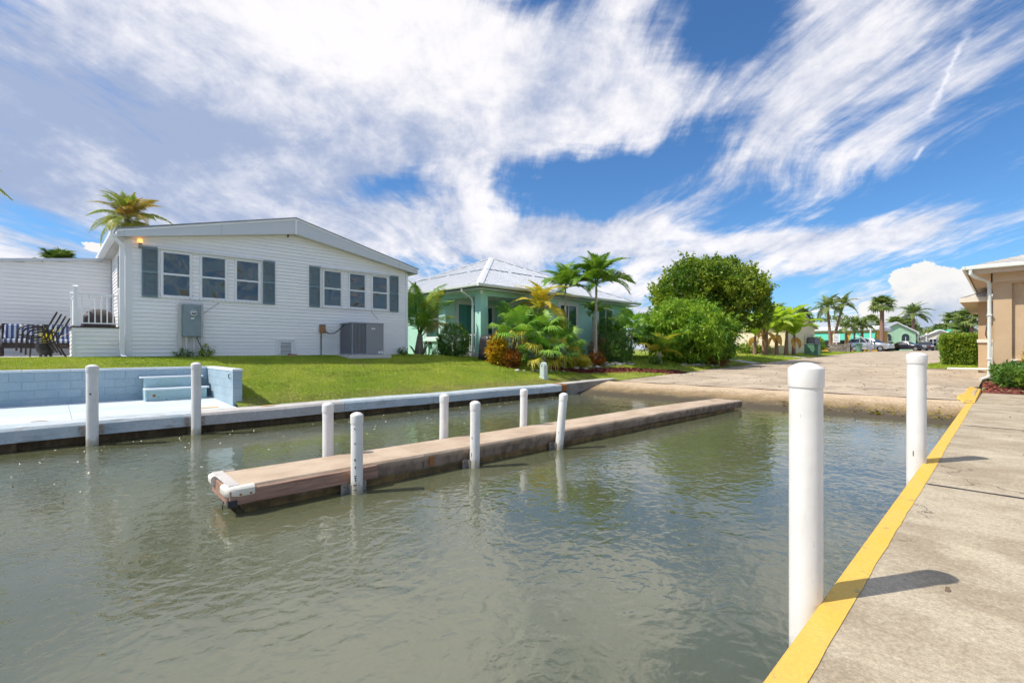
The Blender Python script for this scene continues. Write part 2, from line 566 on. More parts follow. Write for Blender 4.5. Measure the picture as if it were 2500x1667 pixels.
MT['cap_dark'] = mat('dark_wet_concrete', (0.20, 0.185, 0.155), 0.8, col2=(0.30, 0.275, 0.23), vscale=4, jitter=0.2, bump=0.5, bscale=40)
MT['mortar'] = MT['dark_gap']
MT['mint'] = mat('mint_stucco', (0.42, 0.73, 0.61), 0.8, col2=(0.46, 0.76, 0.64), vscale=1.5, jitter=0.05, jscale=50, bump=0.25, bscale=120)
MT['mint_trim'] = mat('pale_sage_trim', (0.62, 0.72, 0.66), 0.6, jitter=0.03)
MT['gutter'] = mat('off_white_gutter', (0.66, 0.69, 0.64), 0.4, jitter=0.03)
MT['metal_roof'] = mat('pale_metal_roof', (0.58, 0.60, 0.63), 0.38, metallic=0.15, jitter=0.03, rnd=0.05, dirt=(0.5, 0.52, 0.56), dlo=0.55, dhi=0.8, dscale=1.2)
MT['roof_cap'] = mat('pale_roof_ridge', (0.70, 0.71, 0.73), 0.4, jitter=0.03)
MT['teal_curtain'] = mat('teal_vertical_blind', (0.03, 0.22, 0.18), 0.35, jitter=0.35, jscale=1, stretch=(9, 9, 0.1))
MT['black_cover'] = mat('black_vinyl_cover', (0.022, 0.022, 0.025), 0.45, jitter=0.2, bump=0.6, bscale=5, bdist=0.05)
MT['brown_cover'] = mat('brown_canvas_cover', (0.06, 0.045, 0.045), 0.6, jitter=0.2, bump=0.6, bscale=8, bdist=0.04)
MT['brown_frame'] = mat('dark_brown_metal', (0.045, 0.03, 0.028), 0.4, jitter=0.1)
MT['pot'] = mat('black_plastic_pot', (0.03, 0.035, 0.035), 0.45)
MT['patio'] = mat('pale_patio_concrete', (0.60, 0.57, 0.55), 0.85, jitter=0.08, col2=(0.52, 0.50, 0.48), vscale=2)
MT['mulch'] = mat('red_mulch', (0.30, 0.085, 0.055), 0.95, col2=(0.20, 0.055, 0.038), vscale=9, jitter=0.4, jscale=60, bump=1.0, bscale=45, bdist=0.04)
MT['stone'] = mat('pale_garden_stone', (0.50, 0.46, 0.40), 0.9, col2=(0.36, 0.32, 0.28), vscale=6, jitter=0.2, bump=0.6, bscale=30, rnd=0.2)
MT['tan'] = mat('tan_stucco', (0.50, 0.36, 0.22), 0.85, col2=(0.54, 0.395, 0.25), vscale=1.2, jitter=0.06, jscale=45, bump=0.3, bscale=110, dirt=(0.43, 0.31, 0.19), dlo=0.6, dhi=0.8, dscale=1.1)
MT['tan_trim'] = mat('tan_soffit', (0.55, 0.43, 0.31), 0.8, jitter=0.05)
MT['cream'] = mat('cream_trim', (0.72, 0.68, 0.58), 0.6, jitter=0.05)
MT['tile_roof'] = mat('pale_roof_tile', (0.55, 0.52, 0.48), 0.9, col2=(0.45, 0.43, 0.40), vscale=9, jitter=0.2, rnd=0.12)
MT['bark'] = mat('palm_bark', (0.30, 0.25, 0.20), 0.9, col2=(0.22, 0.18, 0.14), vscale=6, stretch=(1, 1, 6), jitter=0.2, bump=0.7, bscale=10)
MT['bark_pale'] = mat('pale_ringed_palm_bark', (0.46, 0.41, 0.34), 0.9, col2=(0.33, 0.29, 0.24), vscale=4, stretch=(1, 1, 8), jitter=0.15, bump=0.5, bscale=10)
MT['bark_red'] = mat('reddish_palm_bark', (0.30, 0.17, 0.12), 0.9, col2=(0.22, 0.13, 0.09), vscale=6, stretch=(1, 1, 5), jitter=0.2)
MT['wood_dark'] = mat('brown_branch', (0.13, 0.09, 0.06), 0.9, jitter=0.3)
MT['shaft'] = mat('green_crownshaft', (0.20, 0.28, 0.09), 0.5, jitter=0.1)
MT['frond'] = leaf_mat('palm_frond_green', (0.045, 0.115, 0.018), (0.09, 0.165, 0.028), (0.16, 0.19, 0.04), 2.0, 0.3, 0.4)
MT['frond_yel'] = leaf_mat('palm_frond_yellowing', (0.17, 0.20, 0.030), (0.30, 0.26, 0.04), (0.36, 0.22, 0.06), 1.5, 0.3, 0.45)
MT['frond_coco'] = leaf_mat('coconut_frond', (0.07, 0.125, 0.025), (0.16, 0.18, 0.04), (0.27, 0.20, 0.06), 1.2, 0.3, 0.45, hue_obj=(0.19, 0.13, 0.045))
MT['frond_far'] = leaf_mat('distant_palm_frond', (0.05, 0.09, 0.03), (0.09, 0.13, 0.045), (0.15, 0.15, 0.05), 0.8, 0.25, 0.5)
MT['fan'] = leaf_mat('fan_palm_leaf', (0.055, 0.15, 0.025), (0.11, 0.21, 0.04), (0.23, 0.24, 0.07), 2.2, 0.3, 0.4)
MT['ficus'] = leaf_mat('glossy_tree_leaf', (0.036, 0.085, 0.012), (0.120, 0.175, 0.020), (0.20, 0.225, 0.035), 0.8, 0.30, 0.38)
MT['bushleaf'] = leaf_mat('fresh_bush_leaf', (0.040, 0.110, 0.012), (0.125, 0.215, 0.022), (0.20, 0.27, 0.035), 0.9, 0.35, 0.45)
MT['shrubleaf'] = leaf_mat('shrub_leaf', (0.035, 0.09, 0.02), (0.07, 0.14, 0.03), (0.13, 0.18, 0.05), 3.0, 0.25, 0.4)
MT['hedgeleaf'] = leaf_mat('hedge_leaf', (0.07, 0.135, 0.020), (0.13, 0.195, 0.028), (0.22, 0.25, 0.05), 3.0, 0.3, 0.45)
MT['croton_y'] = leaf_mat('yellow_croton_leaf', (0.55, 0.36, 0.02), (0.62, 0.44, 0.03), (0.14, 0.20, 0.02), 3.0, 0.3, 0.4, gain=0.8)
MT['croton_r'] = leaf_mat('orange_croton_leaf', (0.16, 0.07, 0.02), (0.36, 0.15, 0.02), (0.10, 0.13, 0.02), 4.0, 0.25, 0.4, gain=1.2)
MT['maroon'] = leaf_mat('maroon_leaf', (0.10, 0.035, 0.03), (0.16, 0.07, 0.035), (0.10, 0.12, 0.03), 3.0, 0.25, 0.4)
MT['banana'] = leaf_mat('banana_leaf', (0.10, 0.19, 0.025), (0.19, 0.27, 0.04), (0.28, 0.25, 0.06), 1.2, 0.4, 0.4)
MT['banana_dry'] = leaf_mat('dry_banana_leaf', (0.24, 0.13, 0.06), (0.32, 0.20, 0.09), None, 1.2, 0.25, 0.7)
MT['flower'] = mat('pink_flower', (0.65, 0.25, 0.20), 0.6, rnd=0.2, jitter=0)
MT['pedestal'] = mat('pale_green_pedestal', (0.52, 0.62, 0.55), 0.5, jitter=0.04)
MT['util_green'] = mat('green_utility_box', (0.13, 0.27, 0.18), 0.5, jitter=0.06)
MT['glass_dark'] = mat('dark_window_glass', (0.02, 0.03, 0.035), 0.08, spec=0.8)
MT['yellow_wall'] = mat('pale_yellow_wall', (0.68, 0.58, 0.30), 0.8, jitter=0.05)
MT['yellow_skirt'] = mat('ivory_wall', (0.66, 0.60, 0.40), 0.8, jitter=0.05)
MT['orange_wall'] = mat('golden_wall', (0.66, 0.36, 0.06), 0.8, jitter=0.05)
MT['teal_awning'] = mat('teal_awning', (0.06, 0.42, 0.30), 0.6, jitter=0.05)
MT['mint_far'] = mat('light_mint_wall', (0.42, 0.66, 0.46), 0.8, jitter=0.05)
MT['grey_roof'] = mat('grey_blue_metal_roof', (0.36, 0.40, 0.45), 0.5, jitter=0.06, stretch=(1, 1, 1))
MT['far_white'] = mat('far_white_wall', (0.72, 0.73, 0.74), 0.8, jitter=0.03)
MT['far_glass'] = mat('far_window_band', (0.22, 0.27, 0.33), 0.4, jitter=0.1)
MT['planter_stone'] = mat('rough_planter_stone', (0.22, 0.18, 0.16), 0.9, col2=(0.36, 0.31, 0.28), vscale=5, jitter=0.2, rnd=0.35)
MT['silver'] = mat('silver_car_paint', (0.52, 0.53, 0.55), 0.28, metallic=0.55, jitter=0.0, coat=0.6)
MT['navy'] = mat('dark_navy_car_paint', (0.018, 0.02, 0.035), 0.2, jitter=0.0, coat=0.8)
MT['wine'] = mat('dark_wine_car_paint', (0.05, 0.012, 0.016), 0.25, jitter=0.0, coat=0.8)
MT['tyre'] = mat('black_tyre', (0.02, 0.02, 0.02), 0.8)
MT['rim'] = mat('alloy_rim', (0.5, 0.5, 0.52), 0.3, metallic=0.8, jitter=0)
MT['lamp_red'] = mat('red_tail_lamp', (0.35, 0.02, 0.02), 0.25, jitter=0)
MT['lamp_clear'] = mat('clear_headlamp', (0.7, 0.7, 0.7), 0.1, jitter=0)
MT['fence_green'] = mat('green_fence_slat', (0.16, 0.28, 0.16), 0.7, rnd=0.1)
MT['striped'] = None


def special_materials():
    # mirror-ish dark house glass with slight waviness
    m_ = bpy.data.materials.new('wavy_window_glass')
    m_.use_nodes = True
    t = NT(m_.node_tree)
    bs = t.n['Principled BSDF']
    pos = t.new('ShaderNodeNewGeometry').outputs['Position']
    oi = t.new('ShaderNodeObjectInfo').outputs['Random']
    bs.inputs['Base Color'].default_value = (0.045, 0.058, 0.062, 1)
    bs.inputs['Roughness'].default_value = 0.03
    bs.inputs['IOR'].default_value = 1.85
    off = t.vm('ADD', t.vm('MULTIPLY', pos, (1, 1.0, 0.75)), t.xyz(0, 0, t.m('MULTIPLY', oi, 30.0)))
    t.put(bs.inputs['Normal'], t.bump(t.noise(off, 1.5, 1, 0.5, 0.9), 0.45, 0.14))
    MT['pane'] = m_

    # blue and white striped cushion
    m_ = bpy.data.materials.new('striped_cushion')
    m_.use_nodes = True
    t = NT(m_.node_tree)
    bs = t.n['Principled BSDF']
    pos = t.new('ShaderNodeNewGeometry').outputs['Position']
    y = t.dot(pos, (0, 1, 0))
    f = t.m('FRACT', t.m('MULTIPLY', y, 9.0))
    c = t.mix(t.m('GREATER_THAN', f, 0.55), (0.06, 0.09, 0.22), (0.55, 0.60, 0.68))
    t.put(bs.inputs['Base Color'], c)
    bs.inputs['Roughness'].default_value = 0.85
    MT['striped'] = m_

    # murky canal water
    m_ = bpy.data.materials.new('murky_canal_water')
    m_.use_nodes = True
    t = NT(m_.node_tree)
    bs = t.n['Principled BSDF']
    pos = t.new('ShaderNodeNewGeometry').outputs['Position']
    n0 = t.noise(pos, 0.35, 3, 0.5)
    c = t.mix(t.sstep(n0, 0.35, 0.65), (0.080, 0.088, 0.044), (0.110, 0.117, 0.068))
    t.put(bs.inputs['Base Color'], c)
    bs.inputs['Roughness'].default_value = 0.02
    bs.inputs['IOR'].default_value = 2.0
    p1 = t.vm('MULTIPLY', pos, (1.0, 0.85, 1))
    calm = t.sstep(t.noise(pos, 0.28, 2, 0.5), 0.30, 0.62, 0.35, 1.0)
    w1 = t.noise(p1, 6.4, 1, 0.4, 0.8)
    w2 = t.noise(t.vm('MULTIPLY', pos, (1.0, 0.8, 1)), 18.0, 2, 0.5, 0.3)
    w3 = t.noise(pos, 1.3, 1, 0.5)
    h = t.m('ADD', t.m('MULTIPLY', w1, 0.55), t.m('ADD', t.m('MULTIPLY', w2, 0.15), t.m('MULTIPLY', w3, 0.55)))
    h = t.m('MULTIPLY', h, calm)
    t.put(bs.inputs['Normal'], t.bump(h, 1.0, 0.0170))
    MT['water'] = m_

    # broom-finished dock concrete with grime streaks, pits and hairline cracks
    m_ = bpy.data.materials.new('weathered_dock_concrete')
    m_.use_nodes = True
    t = NT(m_.node_tree)
    bs = t.n['Principled BSDF']
    pos = t.new('ShaderNodeNewGeometry').outputs['Position']
    st = t.noise(t.vm('MULTIPLY', pos, (1.0, 1.7, 1)), 1.1, 6, 0.68, 0.3)
    c = t.mix(t.sstep(st, 0.36, 0.64), (0.335, 0.275, 0.195), (0.46, 0.395, 0.295))
    wn = t.noise(pos, 1.1, 5, 0.6)
    c = t.mix(t.sstep(wn, 0.54, 0.72, 0, 0.6), c, (0.55, 0.48, 0.36))
    mg = t.noise(pos, 34.0, 4, 0.75)
    c = t.mix(1.0, c, t.xyz(*([t.lin(mg, 0.3, 0.7, 0.72, 1.26)] * 3)), 'MULTIPLY')
    gr = t.noise(pos, 130.0, 3, 0.7)
    c = t.mix(1.0, c, t.xyz(*([t.lin(gr, 0.3, 0.7, 0.78, 1.2)] * 3)), 'MULTIPLY')
    vo = t.new('ShaderNodeTexVoronoi', feature='DISTANCE_TO_EDGE')
    vo.inputs['Scale'].default_value = 0.62
    wob = t.new('ShaderNodeTexNoise')
    wob.inputs['Scale'].default_value = 2.4
    wob.inputs['Detail'].default_value = 5
    t.l.new(pos, wob.inputs['Vector'])
    t.l.new(t.vm('ADD', pos, t.vm('MULTIPLY', t.vm('SUBTRACT', wob.outputs['Color'], (0.5, 0.5, 0.5)), (0.9, 0.9, 0.0))), vo.inputs['Vector'])
    crack = t.m('MULTIPLY', t.sstep(vo.outputs['Distance'], 0.009, 0.0), t.sstep(t.noise(pos, 0.9, 2, 0.5), 0.46, 0.52))
    c = t.mix(t.m('MULTIPLY', crack, 0.75), c, (0.07, 0.06, 0.05))
    pit = t.sstep(t.noise(pos, 26.0, 2, 0.5), 0.74, 0.78)
    c = t.mix(t.m('MULTIPLY', pit, 0.5), c, (0.10, 0.085, 0.06))
    t.put(bs.inputs['Base Color'], c)
    bs.inputs['Roughness'].default_value = 0.9
    t.put(bs.inputs['Normal'], t.bump(t.m('SUBTRACT', t.m('ADD', t.m('MULTIPLY', gr, 0.5), t.m('MULTIPLY', st, 0.5)), crack), 0.45, 0.012))
    bs.inputs['Specular IOR Level'].default_value = 0.2
    MT['dock'] = m_

    # pier: sandy top, dark stained sides above the water
    m_ = bpy.data.materials.new('sandy_pier_concrete')
    m_.use_nodes = True
    t = NT(m_.node_tree)
    bs = t.n['Principled BSDF']
    geo = t.new('ShaderNodeNewGeometry')
    pos = geo.outputs['Position']
    sep = t.new('ShaderNodeSeparateXYZ')
    t.l.new(pos, sep.inputs[0])
    st = t.noise(t.vm('MULTIPLY', pos, (1, 0.6, 1)), 2.4, 6, 0.62)
    c = t.mix(t.sstep(st, 0.35, 0.65), (0.41, 0.305, 0.215), (0.52, 0.41, 0.305))
    edge = t.noise(t.vm('MULTIPLY', pos, (1, 1.1, 1)), 3.0, 5, 0.65)
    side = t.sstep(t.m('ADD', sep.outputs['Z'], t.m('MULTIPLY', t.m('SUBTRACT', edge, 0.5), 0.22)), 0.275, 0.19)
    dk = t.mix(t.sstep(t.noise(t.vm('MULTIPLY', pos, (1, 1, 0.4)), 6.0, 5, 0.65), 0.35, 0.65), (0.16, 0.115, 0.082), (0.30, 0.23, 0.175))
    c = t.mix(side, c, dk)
    alg = t.sstep(t.m('ADD', sep.outputs['Z'], t.m('MULTIPLY', t.m('SUBTRACT', edge, 0.5), 0.10)), 0.115, 0.06)
    ac = t.mix(t.sstep(t.noise(pos, 5.0, 5, 0.65), 0.38, 0.62), (0.10, 0.070, 0.028), (0.22, 0.14, 0.05))
    c = t.mix(alg, c, ac)
    gr = t.noise(pos, 90.0, 3, 0.7)
    c = t.mix(1.0, c, t.xyz(*([t.lin(gr, 0.3, 0.7, 0.86, 1.14)] * 3)), 'MULTIPLY')
    t.put(bs.inputs['Base Color'], c)
    bs.inputs['Roughness'].default_value = 0.85
    t.put(bs.inputs['Normal'], t.bump(t.m('ADD', gr, t.m('MULTIPLY', edge, 2.0)), 0.3, 0.012))
    MT['pier'] = m_

    for nm, key, amt in (('white_pvc', 'pvc', 0.45), ('weathered_white_pvc', 'pvc_old', 0.5)):
        m_ = bpy.data.materials.new(nm)
        m_.use_nodes = True
        t = NT(m_.node_tree)
        bs = t.n['Principled BSDF']
        pos = t.new('ShaderNodeNewGeometry').outputs['Position']
        sep = t.new('ShaderNodeSeparateXYZ')
        t.l.new(pos, sep.inputs[0])
        n1 = t.noise(t.vm('MULTIPLY', pos, (1, 1, 0.22)), 7.0, 5, 0.65)
        n2 = t.noise(t.vm('MULTIPLY', pos, (1, 1, 0.35)), 38.0, 4, 0.65)
        n3 = t.noise(pos, 3.0, 4, 0.6)
        c = t.mix(t.sstep(n3, 0.35, 0.7), (0.77, 0.755, 0.725), (0.70, 0.685, 0.65))
        c = t.mix(t.m('MULTIPLY', t.sstep(n1, 0.55, 0.78), amt), c, (0.46, 0.41, 0.34))
        c = t.mix(t.m('MULTIPLY', t.sstep(n2, 0.66, 0.74), amt), c, (0.22, 0.20, 0.18))
        wl = t.sstep(t.m('ADD', sep.outputs['Z'], t.m('MULTIPLY', t.m('SUBTRACT', n2, 0.5), 0.30)), 0.20, 0.02)
        c = t.mix(t.m('MULTIPLY', wl, 0.75), c, (0.26, 0.23, 0.13))
        t.put(bs.inputs['Base Color'], c)
        t.put(bs.inputs['Roughness'], t.lin(n3, 0.3, 0.7, 0.34, 0.55))
        t.put(bs.inputs['Normal'], t.bump(n2, 0.06, 0.01))
        MT[key] = m_

    # old wood fender
    MT['fender'] = mat('weathered_brown_wood', (0.26, 0.145, 0.105), 0.8, col2=(0.37, 0.23, 0.165), vscale=3.5, stretch=(3, 0.5, 9), jitter=0.25, jscale=8, bump=0.6, bscale=5)

    # seawall panel: brown algae-stained concrete
    MT['seapanel'] = mat('brown_stained_seawall', (0.10, 0.065, 0.03), 0.85, col2=(0.18, 0.12, 0.06), vscale=3.0, jitter=0.3, jscale=20, stretch=(1, 1, 0.5), bump=0.5, bscale=25)

    # boat ramp: pale exposed aggregate above, growing darker and greener to the waterline
    m_ = bpy.data.materials.new('algae_stained_ramp')
    m_.use_nodes = True
    t = NT(m_.node_tree)
    bs = t.n['Principled BSDF']
    pos = t.new('ShaderNodeNewGeometry').outputs['Position']
    sep = t.new('ShaderNodeSeparateXYZ')
    t.l.new(pos, sep.inputs[0])
    nn = t.noise(pos, 2.2, 6, 0.68)
    fn = t.noise(pos, 22.0, 4, 0.7)
    c = t.mix(t.sstep(fn, 0.35, 0.65), (0.46, 0.34, 0.215), (0.60, 0.47, 0.33))
    zz = t.m('ADD', sep.outputs['Z'], t.m('ADD', t.m('MULTIPLY', t.m('SUBTRACT', nn, 0.5), 0.28), t.m('MULTIPLY', t.m('SUBTRACT', fn, 0.5), 0.30)))
    c = t.mix(t.sstep(zz, 0.40, 0.20, 0, 0.92), c, (0.24, 0.165, 0.075))
    c = t.mix(t.sstep(zz, 0.24, 0.08, 0, 0.95), c, (0.062, 0.050, 0.030))
    yl = t.m('MULTIPLY', t.sstep(t.noise(pos, 9.0, 3, 0.6), 0.63, 0.68), t.m('MULTIPLY', t.sstep(zz, 0.06, 0.12), t.sstep(sep.outputs['X'], -5.5, -3.0)))
    c = t.mix(t.m('MULTIPLY', yl, 0.7), c, (0.42, 0.38, 0.03))
    t.put(bs.inputs['Base Color'], c)
    bs.inputs['Roughness'].default_value = 0.85
    t.put(bs.inputs['Normal'], t.bump(t.m('ADD', fn, t.m('MULTIPLY', nn, 0.6)), 0.6, 0.035))
    MT['ramp'] = m_

    # bleached old asphalt with shell aggregate, patches and cracks
    m_ = bpy.data.materials.new('bleached_asphalt')
    m_.use_nodes = True
    t = NT(m_.node_tree)
    bs = t.n['Principled BSDF']
    pos = t.new('ShaderNodeNewGeometry').outputs['Position']
    sep = t.new('ShaderNodeSeparateXYZ')
    t.l.new(pos, sep.inputs[0])
    n1 = t.noise(t.vm('MULTIPLY', pos, (1.0, 0.8, 1)), 0.8, 7, 0.68)
    fn = t.noise(pos, 14.0, 5, 0.75)
    c = t.mix(t.sstep(n1, 0.36, 0.64), (0.37, 0.30, 0.225), (0.52, 0.43, 0.325))
    c = t.mix(1.0, c, t.xyz(*([t.lin(fn, 0.3, 0.7, 0.72, 1.25)] * 3)), 'MULTIPLY')
    dk = t.m('MULTIPLY', t.sstep(t.noise(t.vm('MULTIPLY', pos, (1.0, 1.0, 1)), 1.5, 6, 0.72), 0.55, 0.70), t.sstep(sep.outputs['Y'], 27.0, 19.0))
    c = t.mix(t.m('MULTIPLY', dk, 0.65), c, (0.13, 0.12, 0.11))
    wob = t.new('ShaderNodeTexNoise')
    wob.inputs['Scale'].default_value = 1.3
    wob.inputs['Detail'].default_value = 5
    t.l.new(pos, wob.inputs['Vector'])
    vo = t.new('ShaderNodeTexVoronoi', feature='DISTANCE_TO_EDGE')
    vo.inputs['Scale'].default_value = 0.42
    t.l.new(t.vm('ADD', pos, t.vm('MULTIPLY', t.vm('SUBTRACT', wob.outputs['Color'], (0.5, 0.5, 0.5)), (1.8, 1.8, 0.0))), vo.inputs['Vector'])
    crack = t.m('MULTIPLY', t.sstep(vo.outputs['Distance'], 0.018, 0.003), t.sstep(t.noise(pos, 0.5, 2, 0.5), 0.45, 0.52))
    c = t.mix(t.m('MULTIPLY', crack, 0.7), c, (0.10, 0.09, 0.08))
    t.put(bs.inputs['Base Color'], c)
    bs.inputs['Roughness'].default_value = 0.9
    t.put(bs.inputs['Normal'], t.bump(t.m('SUBTRACT', fn, crack), 0.5, 0.02))
    bs.inputs['Specular IOR Level'].default_value = 0.15
    MT['asphalt'] = m_

    # lawn soil under the blades, and the blades
    m_ = bpy.data.materials.new('lawn_turf')
    m_.use_nodes = True
    t = NT(m_.node_tree)
    bs = t.n['Principled BSDF']
    pos = t.new('ShaderNodeNewGeometry').outputs['Position']
    n1 = t.noise(pos, 0.55, 5, 0.6)
    n2 = t.noise(pos, 9.0, 4, 0.7)
    c = t.mix(t.sstep(n1, 0.36, 0.66), (0.20, 0.28, 0.02), (0.32, 0.35, 0.045))
    c = t.mix(1.0, c, t.xyz(*([t.lin(n2, 0.3, 0.7, 0.6, 1.3)] * 3)), 'MULTIPLY')
    t.put(bs.inputs['Base Color'], c)
    bs.inputs['Roughness'].default_value = 0.9
    t.put(bs.inputs['Normal'], t.bump(t.noise(pos, 40.0, 4, 0.7), 1.0, 0.05))
    MT['turf'] = m_
    m_ = bpy.data.materials.new('grass_blade')
    m_.use_nodes = True
    t = NT(m_.node_tree)
    bs = t.n['Principled BSDF']
    pos = t.new('ShaderNodeNewGeometry').outputs['Position']
    sep = t.new('ShaderNodeSeparateXYZ')
    t.l.new(pos, sep.inputs[0])
    n1 = t.noise(pos, 0.5, 5, 0.6)
    n2 = t.noise(t.vm('MULTIPLY', pos, (1.0, 0.35, 1.0)), 2.6, 3, 0.6)
    n3 = t.noise(pos, 31.0, 2, 0.6)
    c = t.mix(t.sstep(n1, 0.36, 0.66), (0.34, 0.48, 0.028), (0.50, 0.57, 0.055))
    c = t.mix(t.sstep(n2, 0.54, 0.70, 0, 0.6), c, (0.52, 0.49, 0.10))
    c = t.mix(t.sstep(n3, 0.60, 0.72, 0, 0.7), c, (0.55, 0.50, 0.15))
    n4 = t.noise(pos, 1.7, 4, 0.65)
    c = t.mix(t.sstep(n4, 0.56, 0.70, 0, 0.7), c, (0.15, 0.23, 0.012))
    n5 = t.noise(t.vm('ADD', pos, (7.0, 3.0, 0.0)), 1.1, 5, 0.68)
    c = t.mix(t.sstep(n5, 0.56, 0.72, 0, 0.75), c, (0.50, 0.41, 0.13))
    ed = t.m('ADD', sep.outputs['X'], t.m('MULTIPLY', t.m('SUBTRACT', n4, 0.5), 1.6))
    c = t.mix(t.m('MULTIPLY', t.sstep(ed, -13.1, -12.5), t.sstep(sep.outputs['Y'], 18.0, 16.5)), c, (0.46, 0.37, 0.15))
    band = t.noise(t.vm('MULTIPLY', pos, (1.0, 0.16, 0.0)), 1.5, 3, 0.6)
    c = t.mix(t.sstep(band, 0.53, 0.64, 0, 0.55), c, (0.16, 0.235, 0.014))
    t.put(bs.inputs['Base Color'], c)
    bs.inputs['Roughness'].default_value = 0.6
    tr = t.new('ShaderNodeBsdfTranslucent')
    t.put(tr.inputs['Color'], c)
    mx = t.new('ShaderNodeMixShader')
    mx.inputs[0].default_value = 0.35
    t.l.new(bs.outputs[0], mx.inputs[1])
    t.l.new(tr.outputs[0], mx.inputs[2])
    t.l.new(mx.outputs[0], t.n['Material Output'].inputs['Surface'])
    MT['blade'] = m_
    MT['soil'] = mat('sandy_ground', (0.17, 0.175, 0.07), 0.95, col2=(0.27, 0.24, 0.12), vscale=0.2, jitter=0.25, jscale=6, bump=0.6, bscale=15)


special_materials()

# ------------------------------------------------------------------ terrain
def interp(x, pts):
    if x <= pts[0][0]:
        return pts[0][1]
    for (a, b), (c, d) in zip(pts, pts[1:]):
        if x <= c:
            return b + (d - b) * (x - a) / (c - a)
    return pts[-1][1]


def zroad(y):
    return interp(y, [(17.3, 0.43), (24, 0.60), (36, 0.86), (48, 1.10), (62, 1.36), (76, 1.47), (100, 1.50), (3000, 1.50)])


def zlawn(x, y):
    base = 0.42 if y < 17.3 else zroad(y)
    top = interp(y, [(11, 1.53), (15, 1.38), (30, 1.28), (48, 1.36), (62, 1.45), (76, 1.49), (100, 1.5)])
    x0 = -12.4 if y < 17.3 else interp(y, [(17.3, -12.4), (20, -11.5)])
    tt = min(max((x0 - x) / 5.1, 0.0), 1.0)
    return base + max(top - base, 0.0) * (1 - (1 - tt) ** 1.6)


def G(x, y):
    if x < -11.45:
        return zlawn(x, y)
    if x > -0.65 and y < 21.5:
        return 0.30
    return zroad(y)


def grid(name, m, xs, ys, zf, keep=None, parent=None):
    xs, ys = np.asarray(xs, float), np.asarray(ys, float)
    V = np.array([(x, y, zf(x, y)) for y in ys for x in xs])
    nx = len(xs)
    F = []
    for j in range(len(ys) - 1):
        for i in range(nx - 1):
            if keep is None or keep(0.5 * (xs[i] + xs[i + 1]), 0.5 * (ys[j] + ys[j + 1])):
                F.append((j * nx + i, j * nx + i + 1, (j + 1) * nx + i + 1, (j + 1) * nx + i))
    me = np_mesh(name, V, np.array(F), m, smooth=True)
    return link(bpy.data.objects.new(name, me), parent)


lx = list(np.arange(-18.5, -12.0, 0.5))
gx = [-2500, -900, -300, -120, -60, -40, -30, -24, -20] + [x for x in lx] + [-12.1, -11.5, -8, -4, -0.62, 0.2, 6, 20, 60, 200, 900, 2500]
gy = [-900, -300, -120, -80, -40, -20, -8] + list(np.arange(-4, 40, 2.0)) + [17.32, 21.5] + [44, 50, 56, 62, 70, 76, 90, 110, 150, 250, 500, 1200, 4000]
gx, gy = sorted(set(gx)), sorted(set(gy))


def ground_keep(x, y):
    return not (-12.1 < x < -0.62 and -80 < y < 17.32)


def ground_z(x, y):
    if x > -0.65 and y < 21.6:
        return 0.22
    if -16.3 < x < -12 and y < 5.1:
        return 0.22
    if x < -15.2 and x > -23 and y < 3.0:
        return min(G(x, y) - 0.10, 1.2)
    return G(x, y) - 0.10


struct(grid('ground', MT['soil'], gx, gy, ground_z, ground_keep))

# water of the canal
wm = MB()
wm.add([(-12.3, -90, 0), (-0.5, -90, 0), (-0.5, 16.2, 0), (-12.3, 16.2, 0)], [(0, 1, 2, 3)])
struct(wm.build('water', MT['water']))

# lawn sheet
lawn_x = [-60, -45, -35, -28, -23, -20] + list(np.arange(-18.6, -12.6, 0.3)) + [-12.42]
lawn_y = list(np.arange(-8, 18, 0.4)) + list(np.arange(18, 46, 1.0)) + [48, 52, 56, 60, 64, 68, 70]


def lawn_keep(x, y):
    if y < 3.2 and x > -15.45:
        return False
    if x < -17.75 and y < 1.6:
        return False
    return True


struct(grid('lawn', MT['turf'], lawn_x, lawn_y, lambda x, y: zlawn(x, y), lawn_keep))
# verge between the lawn and the road beyond the ramp
struct(grid('verge_lawn', MT['turf'], np.linspace(-12.42, -11.5, 5), [17.6, 18.5, 19.5] + list(np.arange(20.5, 70.5, 2.5)), lambda x, y: zlawn(x, y) + 0.004))


def grass(name, n, x0, x1, y0, y1, hgt, wid, label, keep, dens=None):
    x = RNG.uniform(x0, x1, n)
    y = RNG.uniform(y0, y1, n)
    k = np.array([keep(a, b) for a, b in zip(x, y)])
    x, y = x[k], y[k]
    z = np.array([zlawn(a, b) for a, b in zip(x, y)]) - 0.006
    m_ = len(x)
    an = RNG.uniform(0, 2 * PI, m_)
    h = hgt * RNG.uniform(0.55, 1.25, m_)
    le = h * RNG.uniform(0.1, 0.9, m_)
    la = RNG.uniform(0, 2 * PI, m_)
    w = wid * RNG.uniform(0.6, 1.3, m_) * 0.5
    p = np.stack([x, y, z], 1)
    side = np.stack([np.cos(an), np.sin(an), np.zeros(m_)], 1) * w[:, None]
    tip = np.stack([np.cos(la) * le, np.sin(la) * le, h], 1)
    V = np.empty((m_ * 3, 3))
    V[0::3] = p - side
    V[1::3] = p + side
    V[2::3] = p + tip
    F = np.arange(m_ * 3).reshape(-1, 3)
    o = link(bpy.data.objects.new(name, np_mesh(name, V, F, MT['blade'])))
    return tag(o, label, 'grass', None, 'stuff')


def near_keep(x, y):
    if x > -12.40 + 0.05 * math.sin(y * 7) and y < 17.0:
        return False
    if y < 3.36 and x > -15.42:
        return False
    if x < -17.7 and y < 1.7:
        return False
    if -17.62 < x < -16.6 and 7.6 < y < 10.1 and False:
        return False
    if x < -17.5 and 1.6 < y < 10.9:
        return False
    # mulch path
    if path_dist(x, y) < 0.34:
        return False
    return True


